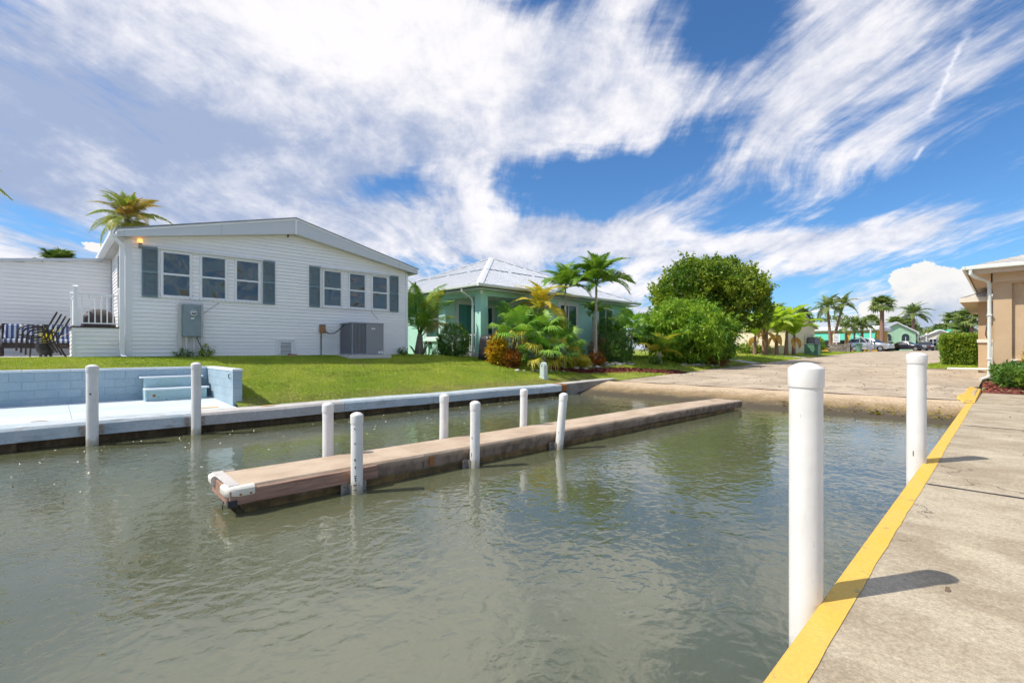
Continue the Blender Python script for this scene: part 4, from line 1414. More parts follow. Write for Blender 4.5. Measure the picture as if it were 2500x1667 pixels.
# roof
rf = MB()
for y0, y1 in ((1.36, 6.22), (6.22, 11.22)):
    rf.hexa([(-34.3, y0, rtop(y0) + .004), (-17.17, y0, rtop(y0) + .004), (-17.17, y1, rtop(y1) + .004), (-34.3, y1, rtop(y1) + .004),
             (-34.3, y0, rtop(y0) + .035), (-17.17, y0, rtop(y0) + .035), (-17.17, y1, rtop(y1) + .035), (-34.3, y1, rtop(y1) + .035)])
roof = rf.build('roof', MT['shingle'], house)
for y0, y1 in ((1.40, 6.215), (6.225, 11.18)):
    MB().hexa([(-17.23, y0, soff(y0)), (-17.2, y0, soff(y0)), (-17.2, y1, soff(y1)), (-17.23, y1, soff(y1)),
               (-17.23, y0, rtop(y0)), (-17.2, y0, rtop(y0)), (-17.2, y1, rtop(y1)), (-17.23, y1, rtop(y1))]).build('fascia_board', MT['fascia'], house)
    MB().hexa([(-17.198, y0, rtop(y0) - .06), (-17.185, y0, rtop(y0) - .06), (-17.185, y1, rtop(y1) - .06), (-17.198, y1, rtop(y1) - .06),
               (-17.198, y0, rtop(y0)), (-17.185, y0, rtop(y0)), (-17.185, y1, rtop(y1)), (-17.198, y1, rtop(y1))]).build('drip_edge', MT['white_trim'], roof)
    n_ = 14
    for i in range(n_):
        a_, b_ = y0 + (y1 - y0) * i / n_ + .004, y0 + (y1 - y0) * (i + 1) / n_ - .004
        MB().hexa([(-17.5, a_, soff(a_) + .005), (-17.232, a_, soff(a_) + .005), (-17.232, b_, soff(b_) + .005), (-17.5, b_, soff(b_) + .005),
                   (-17.5, a_, soff(a_) + .02), (-17.232, a_, soff(a_) + .02), (-17.232, b_, soff(b_) + .02), (-17.5, b_, soff(b_) + .02)]).build('soffit_panel', MT['soffit'], house)
bx('ridge_trim', MT['white_trim'], house, -17.198, -17.18, 6.19, 6.25, 5.75, 6.30)
for (yy, nz) in ((3.95, 5), (1.55, 2), (10.3, 3)):
    for i in range(nz):
        zz = soff(yy) + (rtop(yy) - soff(yy)) * (i + 0.7) / (nz + 0.5)
        MB().cyl((-17.2, yy + .006 * (i % 2), zz), (-17.194, yy + .006 * (i % 2), zz), 0.011, n=6).build('screw', MT['dark_gap'], house)
# side eaves, gutter, downspout
for y_in, y_out in ((1.64, 1.42), (10.84, 11.16)):
    zf = soff(y_out)
    bx('eave_soffit', MT['soffit'], house, -34, -17.235, min(y_in, y_out), max(y_in, y_out), zf - .01, zf + .005)
    bx('eave_fascia', MT['white_trim'], house, -34, -17.235, y_out - .012, y_out + .012, zf + 0.006, zf + .2)
gp = [(1.395, 4.99), (1.40, 4.93), (1.37, 4.90), (1.31, 4.89), (1.27, 4.92), (1.26, 5.04), (1.275, 5.04), (1.30, 4.94), (1.38, 4.99)]
MB().prism([(1.405, 5.05), (1.405, 4.89), (1.30, 4.89), (1.255, 4.95), (1.255, 5.05), (1.275, 5.05), (1.28, 4.97), (1.385, 4.97), (1.385, 5.05)], 0, -34, -17.16).build('gutter', MT['white_trim'], house)
dsp = MB()
dsp.hexa([(-17.33, 1.46, 4.70), (-17.24, 1.46, 4.70), (-17.24, 1.55, 4.70), (-17.33, 1.55, 4.70), (-17.33, 1.28, 4.90), (-17.24, 1.28, 4.90), (-17.24, 1.37, 4.90), (-17.33, 1.37, 4.90)])
dsp.box(-17.44, -17.33, 1.47, 1.58, 1.62, 4.62)
dsp.hexa([(-17.44, 1.47, 4.60), (-17.33, 1.47, 4.60), (-17.33, 1.58, 4.60), (-17.44, 1.58, 4.60), (-17.34, 1.46, 4.74), (-17.24, 1.46, 4.74), (-17.24, 1.57, 4.74), (-17.34, 1.57, 4.74)])
dsp.hexa([(-17.30, 1.50, 1.56), (-17.20, 1.50, 1.56), (-17.20, 1.62, 1.56), (-17.30, 1.62, 1.56), (-17.44, 1.47, 1.63), (-17.33, 1.47, 1.63), (-17.33, 1.58, 1.63), (-17.44, 1.58, 1.63)])
dsp.build('downspout', MT['white_trim'], house)
bx('corner_trim', MT['white_trim'], house, HX - .03, HX + .03, 1.60, 1.76, 1.5, 4.93)
bx('corner_trim', MT['white_trim'], house, HX - .03, HX + .03, 10.76, 10.87, 1.5, 4.95)
bx('corner_trim', MT['white_trim'], house, HX - .16, HX - .031, 1.60, 1.64, 1.5, 4.93)


def window(parent, y0, y1, z0, z1):
    w = MB()
    c_ = 0.055
    x0, x1 = HX + 0.0, HX + 0.05
    for a_ in ((y0 - c_, y0, z0 - c_, z1 + c_), (y1, y1 + c_, z0 - c_, z1 + c_), (y0, y1, z0 - c_, z0), (y0, y1, z1, z1 + c_)):
        w.box(x0, x1, *a_)
    fr = w.build('window', MT['white_trim'], parent, 0.004)
    zm = (z0 + z1) / 2
    bx('meeting_rail', MT['white_trim'], fr, HX + .014, HX + .040, y0 + .002, y1 - .002, zm - .014, zm + .014)
    for a_, b_ in ((z0, zm - .014), (zm + .014, z1)):
        s_ = MB()
        e_ = 0.014
        s_.box(HX + .012, HX + .034, y0 + .002, y0 + e_, a_, b_).box(HX + .012, HX + .034, y1 - e_, y1 - .002, a_, b_).box(HX + .012, HX + .034, y0 + e_, y1 - e_, a_ + .001, a_ + e_).box(HX + .012, HX + .034, y0 + e_, y1 - e_, b_ - e_, b_ - .001)
        s_.build('sash', MT['white_trim'], fr)
        bx('pane', MT['pane'], fr, HX + .015, HX + .024, y0 + e_ - .002, y1 - e_ + .002, a_ + e_ - .002, b_ - e_ + .002)


def shutter(parent, y0, y1, z0, z1):
    s_ = MB()
    x0, x1 = HX + .004, HX + .045
    f_ = 0.035
    zm = (z0 + z1) / 2
    for a_ in ((y0, y0 + f_, z0, z1), (y1 - f_, y1, z0, z1), (y0 + f_, y1 - f_, z0, z0 + .07), (y0 + f_, y1 - f_, z1 - .07, z1), (y0 + f_, y1 - f_, zm - .04, zm + .04)):
        s_.box(x0, x1, *a_)
    sh = s_.build('shutter', MT['shutter'], parent)
    sl = MB()
    for a_, b_ in ((z0 + .07, zm - .04), (zm + .04, z1 - .07)):
        n_ = int((b_ - a_) / 0.032)
        for i in range(n_):
            q = a_ + (b_ - a_) * (i + .1) / n_
            sl.hexa([(x0, y0 + f_, q), (x0 + .028, y0 + f_, q - .004), (x0 + .028, y1 - f_, q - .004), (x0, y1 - f_, q),
                     (x0, y0 + f_, q + .026), (x0 + .010, y0 + f_, q + .026), (x0 + .010, y1 - f_, q + .026), (x0, y1 - f_, q + .026)])
    o = sl.build('louvres', MT['shutter'], sh)
    o['kind'] = 'stuff'


ZW0, ZW1 = 3.37, 4.66
for grp in (((2.48, 3.16), (3.47, 4.12), (4.44, 5.10)), ((7.32, 7.97), (8.31, 8.94), (9.26, 9.90))):
    for a_, b_ in grp:
        window(house, a_, b_, ZW0, ZW1)
    y0, y1 = grp[0][0] - .1, grp[-1][1] + .1
    MB().prism([(HX, 4.725), (HX + .10, 4.73), (HX + .11, 4.77), (HX + .04, 4.82), (HX, 4.82)], 1, y0 - .04, y1 + .02).build('window_head', MT['white_trim'], house)
    bx('window_track', MT['white_trim'], house, HX, HX + .055, y0, y1, 3.285, 3.313)
    for i in range(int((y1 - y0) / 0.12)):
        MB().cyl((HX + .055, y0 + .06 + .12 * i, 3.298), (HX + .062, y0 + .06 + .12 * i, 3.298), .009, n=6).build('track_bolt', MT['dark_gap'], house)
for a_, b_ in ((1.98, 2.36), (5.24, 5.62), (6.79, 7.17), (10.03, 10.42)):
    shutter(house, a_, b_, 3.29, 4.77)
# side window, seen edge on
sw_ = MB()
for a_ in ((-19.45, -19.37, 3.0, 4.72), (-18.63, -18.55, 3.0, 4.72), (-19.37, -18.63, 3.0, 3.08), (-19.37, -18.63, 4.64, 4.72)):
    sw_.box(a_[0], a_[1], 1.585, 1.626, a_[2], a_[3])
sw_.build('window', MT['white_trim'], house)
bx('pane', MT['glass_dark'], house, -19.38, -18.62, 1.60, 1.615, 3.07, 4.65)
# crawl space vent
vf = MB()
for a_ in ((5.66, 5.73, 1.56, 2.13), (6.23, 6.30, 1.56, 2.13), (5.73, 6.23, 2.06, 2.13), (5.73, 6.23, 1.56, 1.60)):
    vf.box(HX, HX + .05, *a_)
vo_ = vf.build('crawl_vent', MT['white_trim'], house, .004)
bx('vent_backing', MT['dark_gap'], vo_, HX + .005, HX + .018, 5.73, 6.23, 1.60, 2.06)
for i in range(8):
    zz = 1.625 + i * .045
    MB().hexa([(HX + .02, 5.80, zz + .02), (HX + .045, 5.80, zz), (HX + .045, 6.16, zz), (HX + .02, 6.16, zz + .02), (HX + .02, 5.80, zz + .028), (HX + .045, 5.80, zz + .02), (HX + .045, 6.16, zz + .02), (HX + .02, 6.16, zz + .028)]).build('vent_slat', MT['white_trim'], vo_)
bx('vent_panel', MT['white_trim'], vo_, HX + .02, HX + .04, 5.735, 5.80, 1.605, 2.055)
bx('vent_panel', MT['white_trim'], vo_, HX + .02, HX + .04, 6.16, 6.225, 1.605, 2.055)
bx('vent_panel', MT['white_trim'], vo_, HX + .02, HX + .04, 5.80, 6.16, 1.99, 2.055)
# lit wall lamp
lampw = MB().lathe([(0.05, 0), (0.052, 0.02), (0.03, 0.03), (0.028, 0.06), (0.06, 0.08), (0.055, 0.10)], (HX + .12, 1.93, 4.72), 12).box(HX + .0, HX + .12, 1.90, 1.96, 4.69, 4.72).build('wall_lamp', MT['steel'], house)
mt_b = mat('lit_amber_bulb', (1.0, 0.6, 0.25), 0.4, jitter=0, emit=(1.0, 0.42, 0.10), estr=0.8)
MB().lathe([(0.035, 0), (0.062, 0.03), (0.07, 0.075), (0.06, 0.12), (0.03, 0.15), (0.004, 0.155)], (HX + .12, 1.93, 4.81), 14).build('bulb', mt_b, lampw, smooth=True)
bx('eave_hook', MT['brown_frame'], house, -17.35, -17.30, 5.98, 6.02, 5.64, 5.74)

# ------------------------------------------------------------------ low annex behind the patio
AX = -21.95
annex = thing('white_annex', (AX, -3.0, 1.5), 'low white sided annex wall behind the stacked patio chairs', 'annex')
atop = lambda y: 4.60 + (y + 1.06) * 0.13
MB().prism([(-11.0, 1.3), (1.62, 1.3), (1.62, atop(1.62) - .1), (-11.0, atop(-11.0) - .1)], 0, -34, AX - .03).build('wall_core', MT['siding'], annex)
z = 1.55
while z < 4.9:
    z1 = z + .121
    y0 = -11.0 if atop(-11) > z1 else -1.06 + (z1 - 4.60) / .13
    if y0 < 1.5:
        MB().hexa([(AX - .028, y0, z), (AX + .014, y0, z), (AX + .014, 1.62, z), (AX - .028, 1.62, z), (AX - .028, y0, z1), (AX - .004, y0, z1), (AX - .004, 1.62, z1), (AX - .028, 1.62, z1)]).build('siding_board', MT['siding'], annex)
    z += .125
MB().hexa([(-34, -11.2, atop(-11.2) - .09), (AX + .12, -11.2, atop(-11.2) - .09), (AX + .12, 1.40, atop(1.4) - .09), (-34, 1.40, atop(1.4) - .09),
           (-34, -11.2, atop(-11.2)), (AX + .12, -11.2, atop(-11.2)), (AX + .12, 1.40, atop(1.4)), (-34, 1.40, atop(1.4))]).build('roof', MT['fascia'], annex)
for y in (-0.1, -2.4):
    MB().cyl((AX + .12, y, atop(y) - .10), (AX + .16, y, atop(y) - .11), .02, n=8).build('roof_hook', MT['rust_box'], annex)

# patio slab in front of the annex
pt = MB().box(-22.0, -17.74, -14.0, 1.60, 1.2, 1.56).build('patio_slab', MT['patio'])
struct(pt)

# ------------------------------------------------------------------ side porch
po = thing('side_porch', (-18.6, 1.05, 1.56), 'small white side porch with picket railing at the house corner', 'porch')
bx('porch_core', MT['siding'], po, -20.2, -17.66, 0.54, 1.61, 1.50, 2.36)
z = 1.545
for i in range(7):
    z1 = z + .113
    MB().hexa([(-17.66, .50, z), (-17.618, .50, z), (-17.618, 1.585, z), (-17.66, 1.585, z), (-17.66, .50, z1), (-17.636, .50, z1), (-17.636, 1.585, z1), (-17.66, 1.585, z1)]).build('siding_board', MT['siding'], po)
    MB().hexa([(-20.2, .498, z), (-17.66, .498, z), (-17.66, .54, z), (-20.2, .54, z), (-20.2, .516, z1), (-17.66, .516, z1), (-17.66, .54, z1), (-20.2, .54, z1)]).build('siding_board', MT['siding'], po)
    z += .117
bx('corner_trim', MT['white_trim'], po, -17.66, -17.608, .488, .55, 1.5, 2.36)
for i in range(7):
    bx('deck_board', MT['brown_frame'], po, -17.62 - (i + 1) * .37 + .006, -17.60 - i * .37, .46, 1.60, 2.362, 2.395)
for (x, y) in ((-17.68, .56), (-17.68, 1.50), (-19.9, .56)):
    p_ = bx('post', MT['white_trim'], po, x - .045, x + .045, y - .045, y + .045, 2.395, 3.46, .006)
    MB().prism([(x - .055, 3.46), (x + .055, 3.46), (x + .055, 3.475), (x, 3.51), (x - .055, 3.475)], 1, y - .055, y + .055).build('post_cap', MT['white_trim'], p_)
bx('rail', MT['white_trim'], po, -17.705, -17.655, .605, 1.455, 3.26, 3.30)
bx('rail', MT['white_trim'], po, -17.70, -17.66, .605, 1.455, 2.47, 2.505)
bx('rail', MT['white_trim'], po, -19.855, -17.725, .535, .585, 3.26, 3.30)
bx('rail', MT['white_trim'], po, -19.855, -17.725, .54, .58, 2.47, 2.505)
for i in range(6):
    y = .605 + .85 * (i + .75) / 6.5
    MB().cyl((-17.68, y, 2.505), (-17.68, y, 3.26), .014, n=8).build('baluster', MT['white_trim'], po)
for i in range(14):
    x = -17.73 - 2.1 * (i + .7) / 14.4
    MB().cyl((x, .56, 2.505), (x, .56, 3.26), .014, n=8).build('baluster', MT['white_trim'], po)
# covered grill on the porch


def drape(name, m_, parent, x0, x1, y0, y1, z0, z1, dome=0.0, nx=14, ny=14, flare=0.06, fold=0.03):
    """loose cover: rounded box whose sides fall in folds"""
    V, F = [], []
    cx, cy = (x0 + x1) / 2, (y0 + y1) / 2
    hx, hy = (x1 - x0) / 2, (y1 - y0) / 2
    ring = 32
    lev = 9
    for l in range(lev + 1):
        s_ = l / lev
        for k_ in range(ring):
            a_ = 2 * PI * k_ / ring
            ca, sa = math.cos(a_), math.sin(a_)
            sq = 1.0 / max(abs(ca), abs(sa))
            rr = min(sq, 1.22)
            if s_ < .34:                                   # top
                q = s_ / .34
                fx = q ** .7
                zz = z1 - dome * q ** 2.2
            else:
                q = (s_ - .34) / .66
                fx = 1.0 + flare * q + fold * q * math.sin(k_ * 2.4 + 1.3 * math.sin(k_))
                zz = z1 - dome - (z1 - dome - z0) * q
            V.append((cx + hx * ca * rr * fx, cy + hy * sa * rr * fx, zz))
    for l in range(lev):
        for k_ in range(ring):
            F.append((l * ring + k_, l * ring + (k_ + 1) % ring, (l + 1) * ring + (k_ + 1) % ring, (l + 1) * ring + k_))
    F.append(tuple(range(ring)))
    mb = MB()
    mb.V, mb.F = V, F
    return mb.build(name, m_, parent, smooth=True)


gr1 = thing('porch_grill', (-18.5, 1.08, 2.395), 'grill under a dark brown cover on the white porch', 'grill')
drape('grill_cover', MT['brown_cover'], gr1, -18.85, -18.1, .74, 1.44, 2.42, 2.93, dome=.22)
bx('grill_base', MT['brown_frame'], gr1, -18.75, -18.2, .82, 1.36, 2.396, 2.45)

# ------------------------------------------------------------------ patio furniture
CH_ = MB


def make_chair(loc, label):
    t_ = thing('patio_chair', loc, label, 'chair', 'stacked dark brown patio chairs')
    x, y, z = loc
    for s_ in (-1, 1):
        xs = x + s_ * .27
        m1 = MB().tube([(xs, y - .34, z), (xs, y - .33, z + .30), (xs, y - .31, z + .55), (xs, y - .25, z + .645), (xs, y - .10, z + .68), (xs, y + .16, z + .66)], .013, 6)
        m1.build('front_leg', MT['brown_frame'], t_, smooth=True)
        MB().tube([(xs, y + .36, z), (xs, y + .28, z + .16), (xs, y + .20, z + .38), (xs, y + .17, z + .55), (xs, y + .16, z + .66)], [.02, .018, .017, .015, .013], 6).build('rear_leg', MT['brown_frame'], t_, smooth=True)
    b_ = MB().hexa([(x - .26, y + .14, z + .40), (x + .26, y + .14, z + .40), (x + .26, y + .18, z + .40), (x - .26, y + .18, z + .40),
                    (x - .26, y + .42, z + 1.06), (x + .26, y + .42, z + 1.06), (x + .26, y + .455, z + 1.05), (x - .26, y + .455, z + 1.05)])
    b_.build('backrest', MT['brown_frame'], t_, .006)
    MB().hexa([(x - .26, y - .30, z + .41), (x + .26, y - .30, z + .41), (x + .26, y + .16, z + .36), (x - .26, y + .16, z + .36),
               (x - .26, y - .30, z + .435), (x + .26, y - .30, z + .435), (x + .26, y + .16, z + .39), (x - .26, y + .16, z + .39)]).build('seat', MT['brown_frame'], t_, .006)
    return t_


for i, lb in enumerate(('bottom dark brown sling chair of the stack beside the porch', 'second dark brown sling chair from the bottom of the patio stack',
                        'third dark brown sling chair from the bottom of the patio stack', 'topmost dark brown sling chair of the patio stack')):
    make_chair((-18.15 - .01 * i, .02 - .085 * i, 1.56 + .055 * i), lb)

ls = thing('loveseat', (-20.6, -.05, 1.56), 'brown wicker loveseat with blue and white striped cushions on the patio', 'loveseat')
bx('seat_base', MT['brown_frame'], ls, -21.1, -20.2, -.95, .95, 1.80, 1.95, .02)
MB().prism([(-21.0, 1.95), (-21.12, 2.55), (-21.20, 2.55), (-21.16, 1.80), (-21.05, 1.80)], 1, -.98, .98).build('backrest', MT['brown_frame'], ls)
for s_ in (-1, 1):
    MB().tube([(-20.22, s_ * .98 - .05, 1.56), (-20.20, s_ * .99 - .05, 2.05), (-20.28, s_ * .99 - .05, 2.20), (-20.6, s_ * .98 - .05, 2.26), (-21.05, s_ * .95 - .05, 2.45)], .035, 8).build('arm', MT['brown_frame'], ls, smooth=True)
    for x in (-21.05, -20.24):
        MB().cyl((x, s_ * .9 - .05, 1.56), (x, s_ * .9 - .05, 1.82), .025, n=8).build('leg', MT['brown_frame'], ls)
for y0 in (-.93, .02):
    bx('seat_cushion', MT['striped'], ls, -20.98, -20.18, y0, y0 + .88, 1.955, 2.08, .04)
    MB().hexa([(-20.98, y0, 2.085), (-20.84, y0, 2.085), (-20.84, y0 + .88, 2.085), (-20.98, y0 + .88, 2.085), (-21.10, y0 + .02, 2.52), (-20.98, y0 + .02, 2.54), (-20.98, y0 + .86, 2.54), (-21.10, y0 + .86, 2.52)]).build('back_cushion', MT['striped'], ls, .04)
ac_ = thing('lounge_chair', (-19.4, -1.25, 1.56), 'dark metal lounge chair cut off by the left picture edge', 'chair')
for s_ in (-.3, .3):
    MB().tube([(-18.95, -1.25 + s_, 1.56), (-18.93, -1.25 + s_, 1.98), (-19.1, -1.25 + s_, 2.08), (-19.7, -1.25 + s_, 2.08), (-19.85, -1.25 + s_, 1.56)], .018, 6).build('side_frame', MT['brown_frame'], ac_, smooth=True)
bx('seat', MT['brown_frame'], ac_, -19.75, -19.0, -1.53, -.97, 1.86, 1.90, .006)
MB().prism([(-19.75, 1.90), (-20.0, 2.5), (-19.97, 2.51), (-19.71, 1.92)], 1, -1.53, -.97).build('backrest', MT['brown_frame'], ac_)

# potted spiky plant
pot = thing('potted_plant', (-18.75, -.02, 1.56), 'spiky yellow green plant in a black pot under the stacked chairs', 'potted plant')
MB().lathe([(.13, .05), (.19, .12), (.215, .24), (.20, .34), (.215, .37), (.19, .37), (.18, .33)], (-18.75, -.02, 1.56), 20).build('pot', MT['pot'], pot, smooth=True)
for a_ in (0, 2.1, 4.2):
    MB().cyl((-18.75 + .12 * math.cos(a_), -.02 + .12 * math.sin(a_), 1.56), (-18.75 + .12 * math.cos(a_), -.02 + .12 * math.sin(a_), 1.62), .035, n=8).build('pot_foot', MT['pot'], pot)
for i in range(16):
    a_ = i * 2.4
    el_ = .35 + .9 * random.random()
    L = random.uniform(.5, .85)
    d_ = Vector((math.cos(a_) * math.cos(el_), math.sin(a_) * math.cos(el_), math.sin(el_)))
    s_ = Vector((-math.sin(a_), math.cos(a_), 0))
    b0 = Vector((-18.75, -.02, 1.90))
    mb = MB()
    mid_ = b0 + d_ * L * .5 + Vector((0, 0, .03))
    tip = b0 + d_ * L
    mb.add([b0 - s_ * .015, b0 + s_ * .015, mid_ + s_ * .028, tip, mid_ - s_ * .028, mid_ + Vector((0, 0, -.012))], [(0, 5, 4), (0, 1, 5), (1, 2, 5), (5, 2, 3), (4, 5, 3)])
    mb.build('leaf', MT['frond_yel'], pot)

# ------------------------------------------------------------------ electric meter on posts
mx_ = thing('meter_box', (-17.3, 3.15, 1.5), 'grey electric meter cabinet on white posts in front of the house', 'meter box')
for y in (2.85, 3.41):
    bx('post', MT['post_white'], mx_, -17.40, -17.33, y, y + .075, 1.45, 3.16, .005)
bx('cabinet', MT['meter_grey'], mx_, -17.39, -17.19, 2.93, 3.40, 2.14, 3.12, .008)
bx('cabinet_door', MT['meter_grey'], mx_, -17.19, -17.178, 2.945, 3.385, 2.16, 2.735, .003)
bx('cabinet_door', MT['meter_grey'], mx_, -17.19, -17.180, 2.945, 3.385, 2.745, 3.105, .003)
mtr = MB().cyl((-17.18, 3.20, 2.87), (-17.12, 3.20, 2.87), .085, .08, 18).build('meter', MT['sticker'], mx_, smooth=True)
MB().cyl((-17.119, 3.20, 2.87), (-17.114, 3.20, 2.87), .066, .066, 18).build('meter_glass', MT['pane'], mtr)
bx('meter_plate', MT['sticker'], mtr, -17.116, -17.110, 3.155, 3.245, 2.875, 2.905)
bx('sticker', MT['sticker'], mx_, -17.178, -17.174, 3.13, 3.22, 2.68, 2.72)
for y in (3.04, 3.23):
    MB().cyl((-17.29, y, 1.45), (-17.29, y, 2.15), .035, n=10).build('conduit', MT['post_white'], mx_, smooth=True)
MB().tube([(-17.28, 3.30, 2.14), (-17.27, 3.36, 1.95), (-17.24, 3.46, 1.75), (-17.22, 3.5, 1.62)], .012, 6).build('cable', MT['black_cable'], mx_)
bx('clip_plate', MT['sticker'], mx_, -17.4, -17.38, 3.52, 3.56, 1.66, 1.78)

# ------------------------------------------------------------------ air conditioner
ac = thing('air_conditioner', (-16.95, 8.3, 1.5), 'grey packaged air conditioner with finned side against the house', 'air conditioner')
bx('slab', MT['patio'], ac, -17.48, -16.25, 7.7, 9.4, 1.42, 1.555, .01)
bx('casing', MT['ac_dark'], ac, -17.36, -16.42, 7.92, 8.43, 1.58, 2.70)
bx('side_panel', MT['ac_grey'], ac, -17.36, -16.40, 8.435, 9.15, 1.57, 2.70, .008)
bx('top_cover', MT['ac_grey'], ac, -17.38, -16.39, 7.88, 9.16, 2.702, 2.735, .008)
bx('base_pan', MT['ac_grey'], ac, -17.37, -16.395, 7.89, 8.434, 1.556, 1.61, .005)
bx('corner_post', MT['ac_grey'], ac, -16.44, -16.397, 7.89, 7.93, 1.611, 2.70)
for i in range(9):
    y = 7.955 + i * .053
    bx('fin', MT['ac_grey'], ac, -16.419, -16.400, y, y + .016, 1.612, 2.699)
for i in range(15):
    x = -17.34 + i * .06
    bx('fin', MT['ac_grey'], ac, x, x + .016, 7.90, 7.919, 1.612, 2.699)
bx('label_plate', MT['sticker'], ac, -16.399, -16.395, 8.65, 8.80, 2.50, 2.55)
bx('sticker', MT['sticker'], ac, -16.399, -16.395, 8.93, 9.12, 1.60, 1.69)
for i in range(3):
    bx('print_line', MT['mark'], ac, -16.395, -16.3935, 8.68, 8.77, 2.512 + i * .011, 2.516 + i * .011)
    bx('print_line', MT['mark'], ac, -16.395, -16.3935, 8.95 + .02 * i, 9.08, 1.615 + i * .022, 1.621 + i * .022)
bx('line_cover', MT['white_trim'], ac, -17.47, -17.40, 7.84, 7.91, 1.5, 2.74, .004)
db = thing('disconnect_box', (HX, 7.26, 1.55), 'small rusty electrical box with black cable to the air conditioner', 'electrical box')
bx('box', MT['rust_box'], db, HX + .015, HX + .13, 7.15, 7.34, 2.36, 2.64, .006)
bx('box_cover', MT['brown_frame'], db, HX + .02, HX + .132, 7.148, 7.342, 2.63, 2.66)
MB().cyl((HX + .06, 7.20, 1.5), (HX + .06, 7.20, 2.36), .018, n=8).build('conduit', MT['black_cable'], db)
MB().tube([(HX + .12, 7.33, 2.42), (HX + .2, 7.42, 2.34), (HX + .3, 7.6, 2.35), (HX + .4, 7.78, 2.52), (HX + .45, 7.92, 2.70), (HX + .5, 8.1, 2.75), (HX + .5, 8.9, 2.745), (HX + .5, 9.4, 2.66)], .018, 8).build('cable', MT['black_cable'], db, smooth=True)
MB().tube([(HX + .02, 3.95, 3.25), (HX + .03, 3.6, 2.95), (HX + .03, 3.45, 2.8)], .005, 5).build('stay_wire', MT['dark_gap'], house)
MB().tube([(HX + .02, 9.2, 3.27), (HX + .03, 9.5, 2.95)], .005, 5).build('stay_wire', MT['dark_gap'], house)
# brick lying by the vent
bk = thing('loose_brick', (-17.25, 6.14, 1.53), 'single red brick lying in the grass by the crawl vent', 'brick')
bx('brick_body', mat('old_brick', (0.42, 0.24, 0.19), .9, jitter=.2), bk, -17.32, -17.2, 6.0, 6.27, 1.50, 1.60, .01)

# ------------------------------------------------------------------ mint green house
mh = thing('mint_house', (-16.8, 14.3, 1.4), 'mint green stucco house with pale metal hip roof and corner porch', 'house')
MX, MY = -16.8, 14.3          # front face (towards canal) and left face
PX, PY = -19.5, 17.8          # porch recess back walls
ZG, ZS = 1.25, 4.46           # ground, soffit


def mwall(x0, x1, y0, y1, z0=ZG, z1=ZS, name='wall'):
    return bx(name, MT['mint'], mh, x0, x1, y0, y1, z0, z1)


# walls with openings on the left face
mwall(-29.0, -21.35, MY, MY + .2)
mwall(-21.35, -20.0, MY, MY + .2, ZG, 2.28)
mwall(-21.35, -20.0, MY, MY + .2, 4.32, ZS)
mwall(-20.0, PX, MY, MY + .2)
mwall(PX - .2, PX, MY + .2, PY)                       # porch back wall facing the canal
mwall(PX - .2, MX, PY, PY + .2)                       # porch back wall facing left
mwall(MX - .2, MX, PY + .2, 26.4)
mwall(-29.0, MX - .2, 26.2, 26.4)
mwall(-29.0, -28.8, MY + .2, 26.2)
mwall(-17.22, MX, MY, 14.74, ZG, 4.25, 'porch_column')
mwall(PX, MX, MY, MY + .25, 4.252, ZS, 'porch_beam')
mwall(-17.05, MX, MY + .252, PY, 4.252, ZS, 'porch_beam')
bx('porch_floor', MT['patio'], mh, PX, MX + .05, MY - .05, PY, 1.2, 1.58)
bx('porch_ceiling', MT['mint_trim'], mh, PX, -17.06, MY + .26, PY, 4.40, 4.44)


def casing(face, plane, a0, a1, z0, z1, glass, wide=.13, mull=None, out=.05):
    """window on a wall: face 'x' looks to +X at x=plane, 'y' looks to -Y at y=plane"""
    def bb(m_, a, b, za, zb, d0, d1):
        if face == 'x':
            m_.box(plane + d0, plane + d1, a, b, za, zb)
        else:
            m_.box(a, b, plane - d1, plane - d0, za, zb)
    w = MB()
    bb(w, a0 - wide, a0, z0 - wide, z1 + wide, .002, out)
    bb(w, a1, a1 + wide, z0 - wide, z1 + wide, .002, out)
    bb(w, a0, a1, z0 - wide, z0, .002, out)
    bb(w, a0, a1, z1, z1 + wide, .002, out)
    fr = w.build('window', MT['mint_trim'], mh, .004)
    i_ = MB()
    e_ = .05
    bb(i_, a0, a0 + e_, z0, z1, .004, out - .012)
    bb(i_, a1 - e_, a1, z0, z1, .004, out - .012)
    bb(i_, a0 + e_, a1 - e_, z0, z0 + e_, .004, out - .012)
    bb(i_, a0 + e_, a1 - e_, z1 - e_, z1, .004, out - .012)
    if mull == 'h':
        bb(i_, a0 + e_, a1 - e_, (z0 + z1) / 2 - .025, (z0 + z1) / 2 + .025, .004, out - .014)
    if mull == 'v':
        bb(i_, (a0 + a1) / 2 - .03, (a0 + a1) / 2 + .03, z0 + e_, z1 - e_, .004, out - .014)
    i_.build('sash', MT['white_trim'], fr)
    g_ = MB()
    bb(g_, a0 + e_, a1 - e_, z0 + e_, z1 - e_, .003, .012)
    g_.build('pane', glass, fr)
    return fr


gl_teal = MT['teal_curtain']
gl_dark = mat('dark_green_glass', (0.03, 0.10, 0.085), 0.06, spec=0.7, jitter=0.2, jscale=2)
bx('room_dark', MT['dark_gap'], mh, -21.35, -20.0, MY + .21, MY + .26, 2.2, 4.4)
casing('y', MY + .06, -21.28, -20.07, 2.36, 4.24, gl_dark, .12, 'h')
bx('window_sill', MT['mint_trim'], mh, -21.5, -19.85, MY - .1, MY + .002, 2.15, 2.24, .01)
casing('x', PX, 15.05, 16.30, 1.9, 4.12, gl_teal, .14)
casing('x', PX, 17.05, 17.45, 1.62, 4.05, gl_dark, .14)
casing('y', PY, -18.35, -17.15, 2.4, 4.05, gl_dark, .16, 'v')
casing('x', MX, 19.9, 21.35, 2.3, 4.2, gl_dark, .16, 'v')
casing('x', MX, 23.4, 24.9, 2.6, 4.15, gl_dark, .14, 'v')
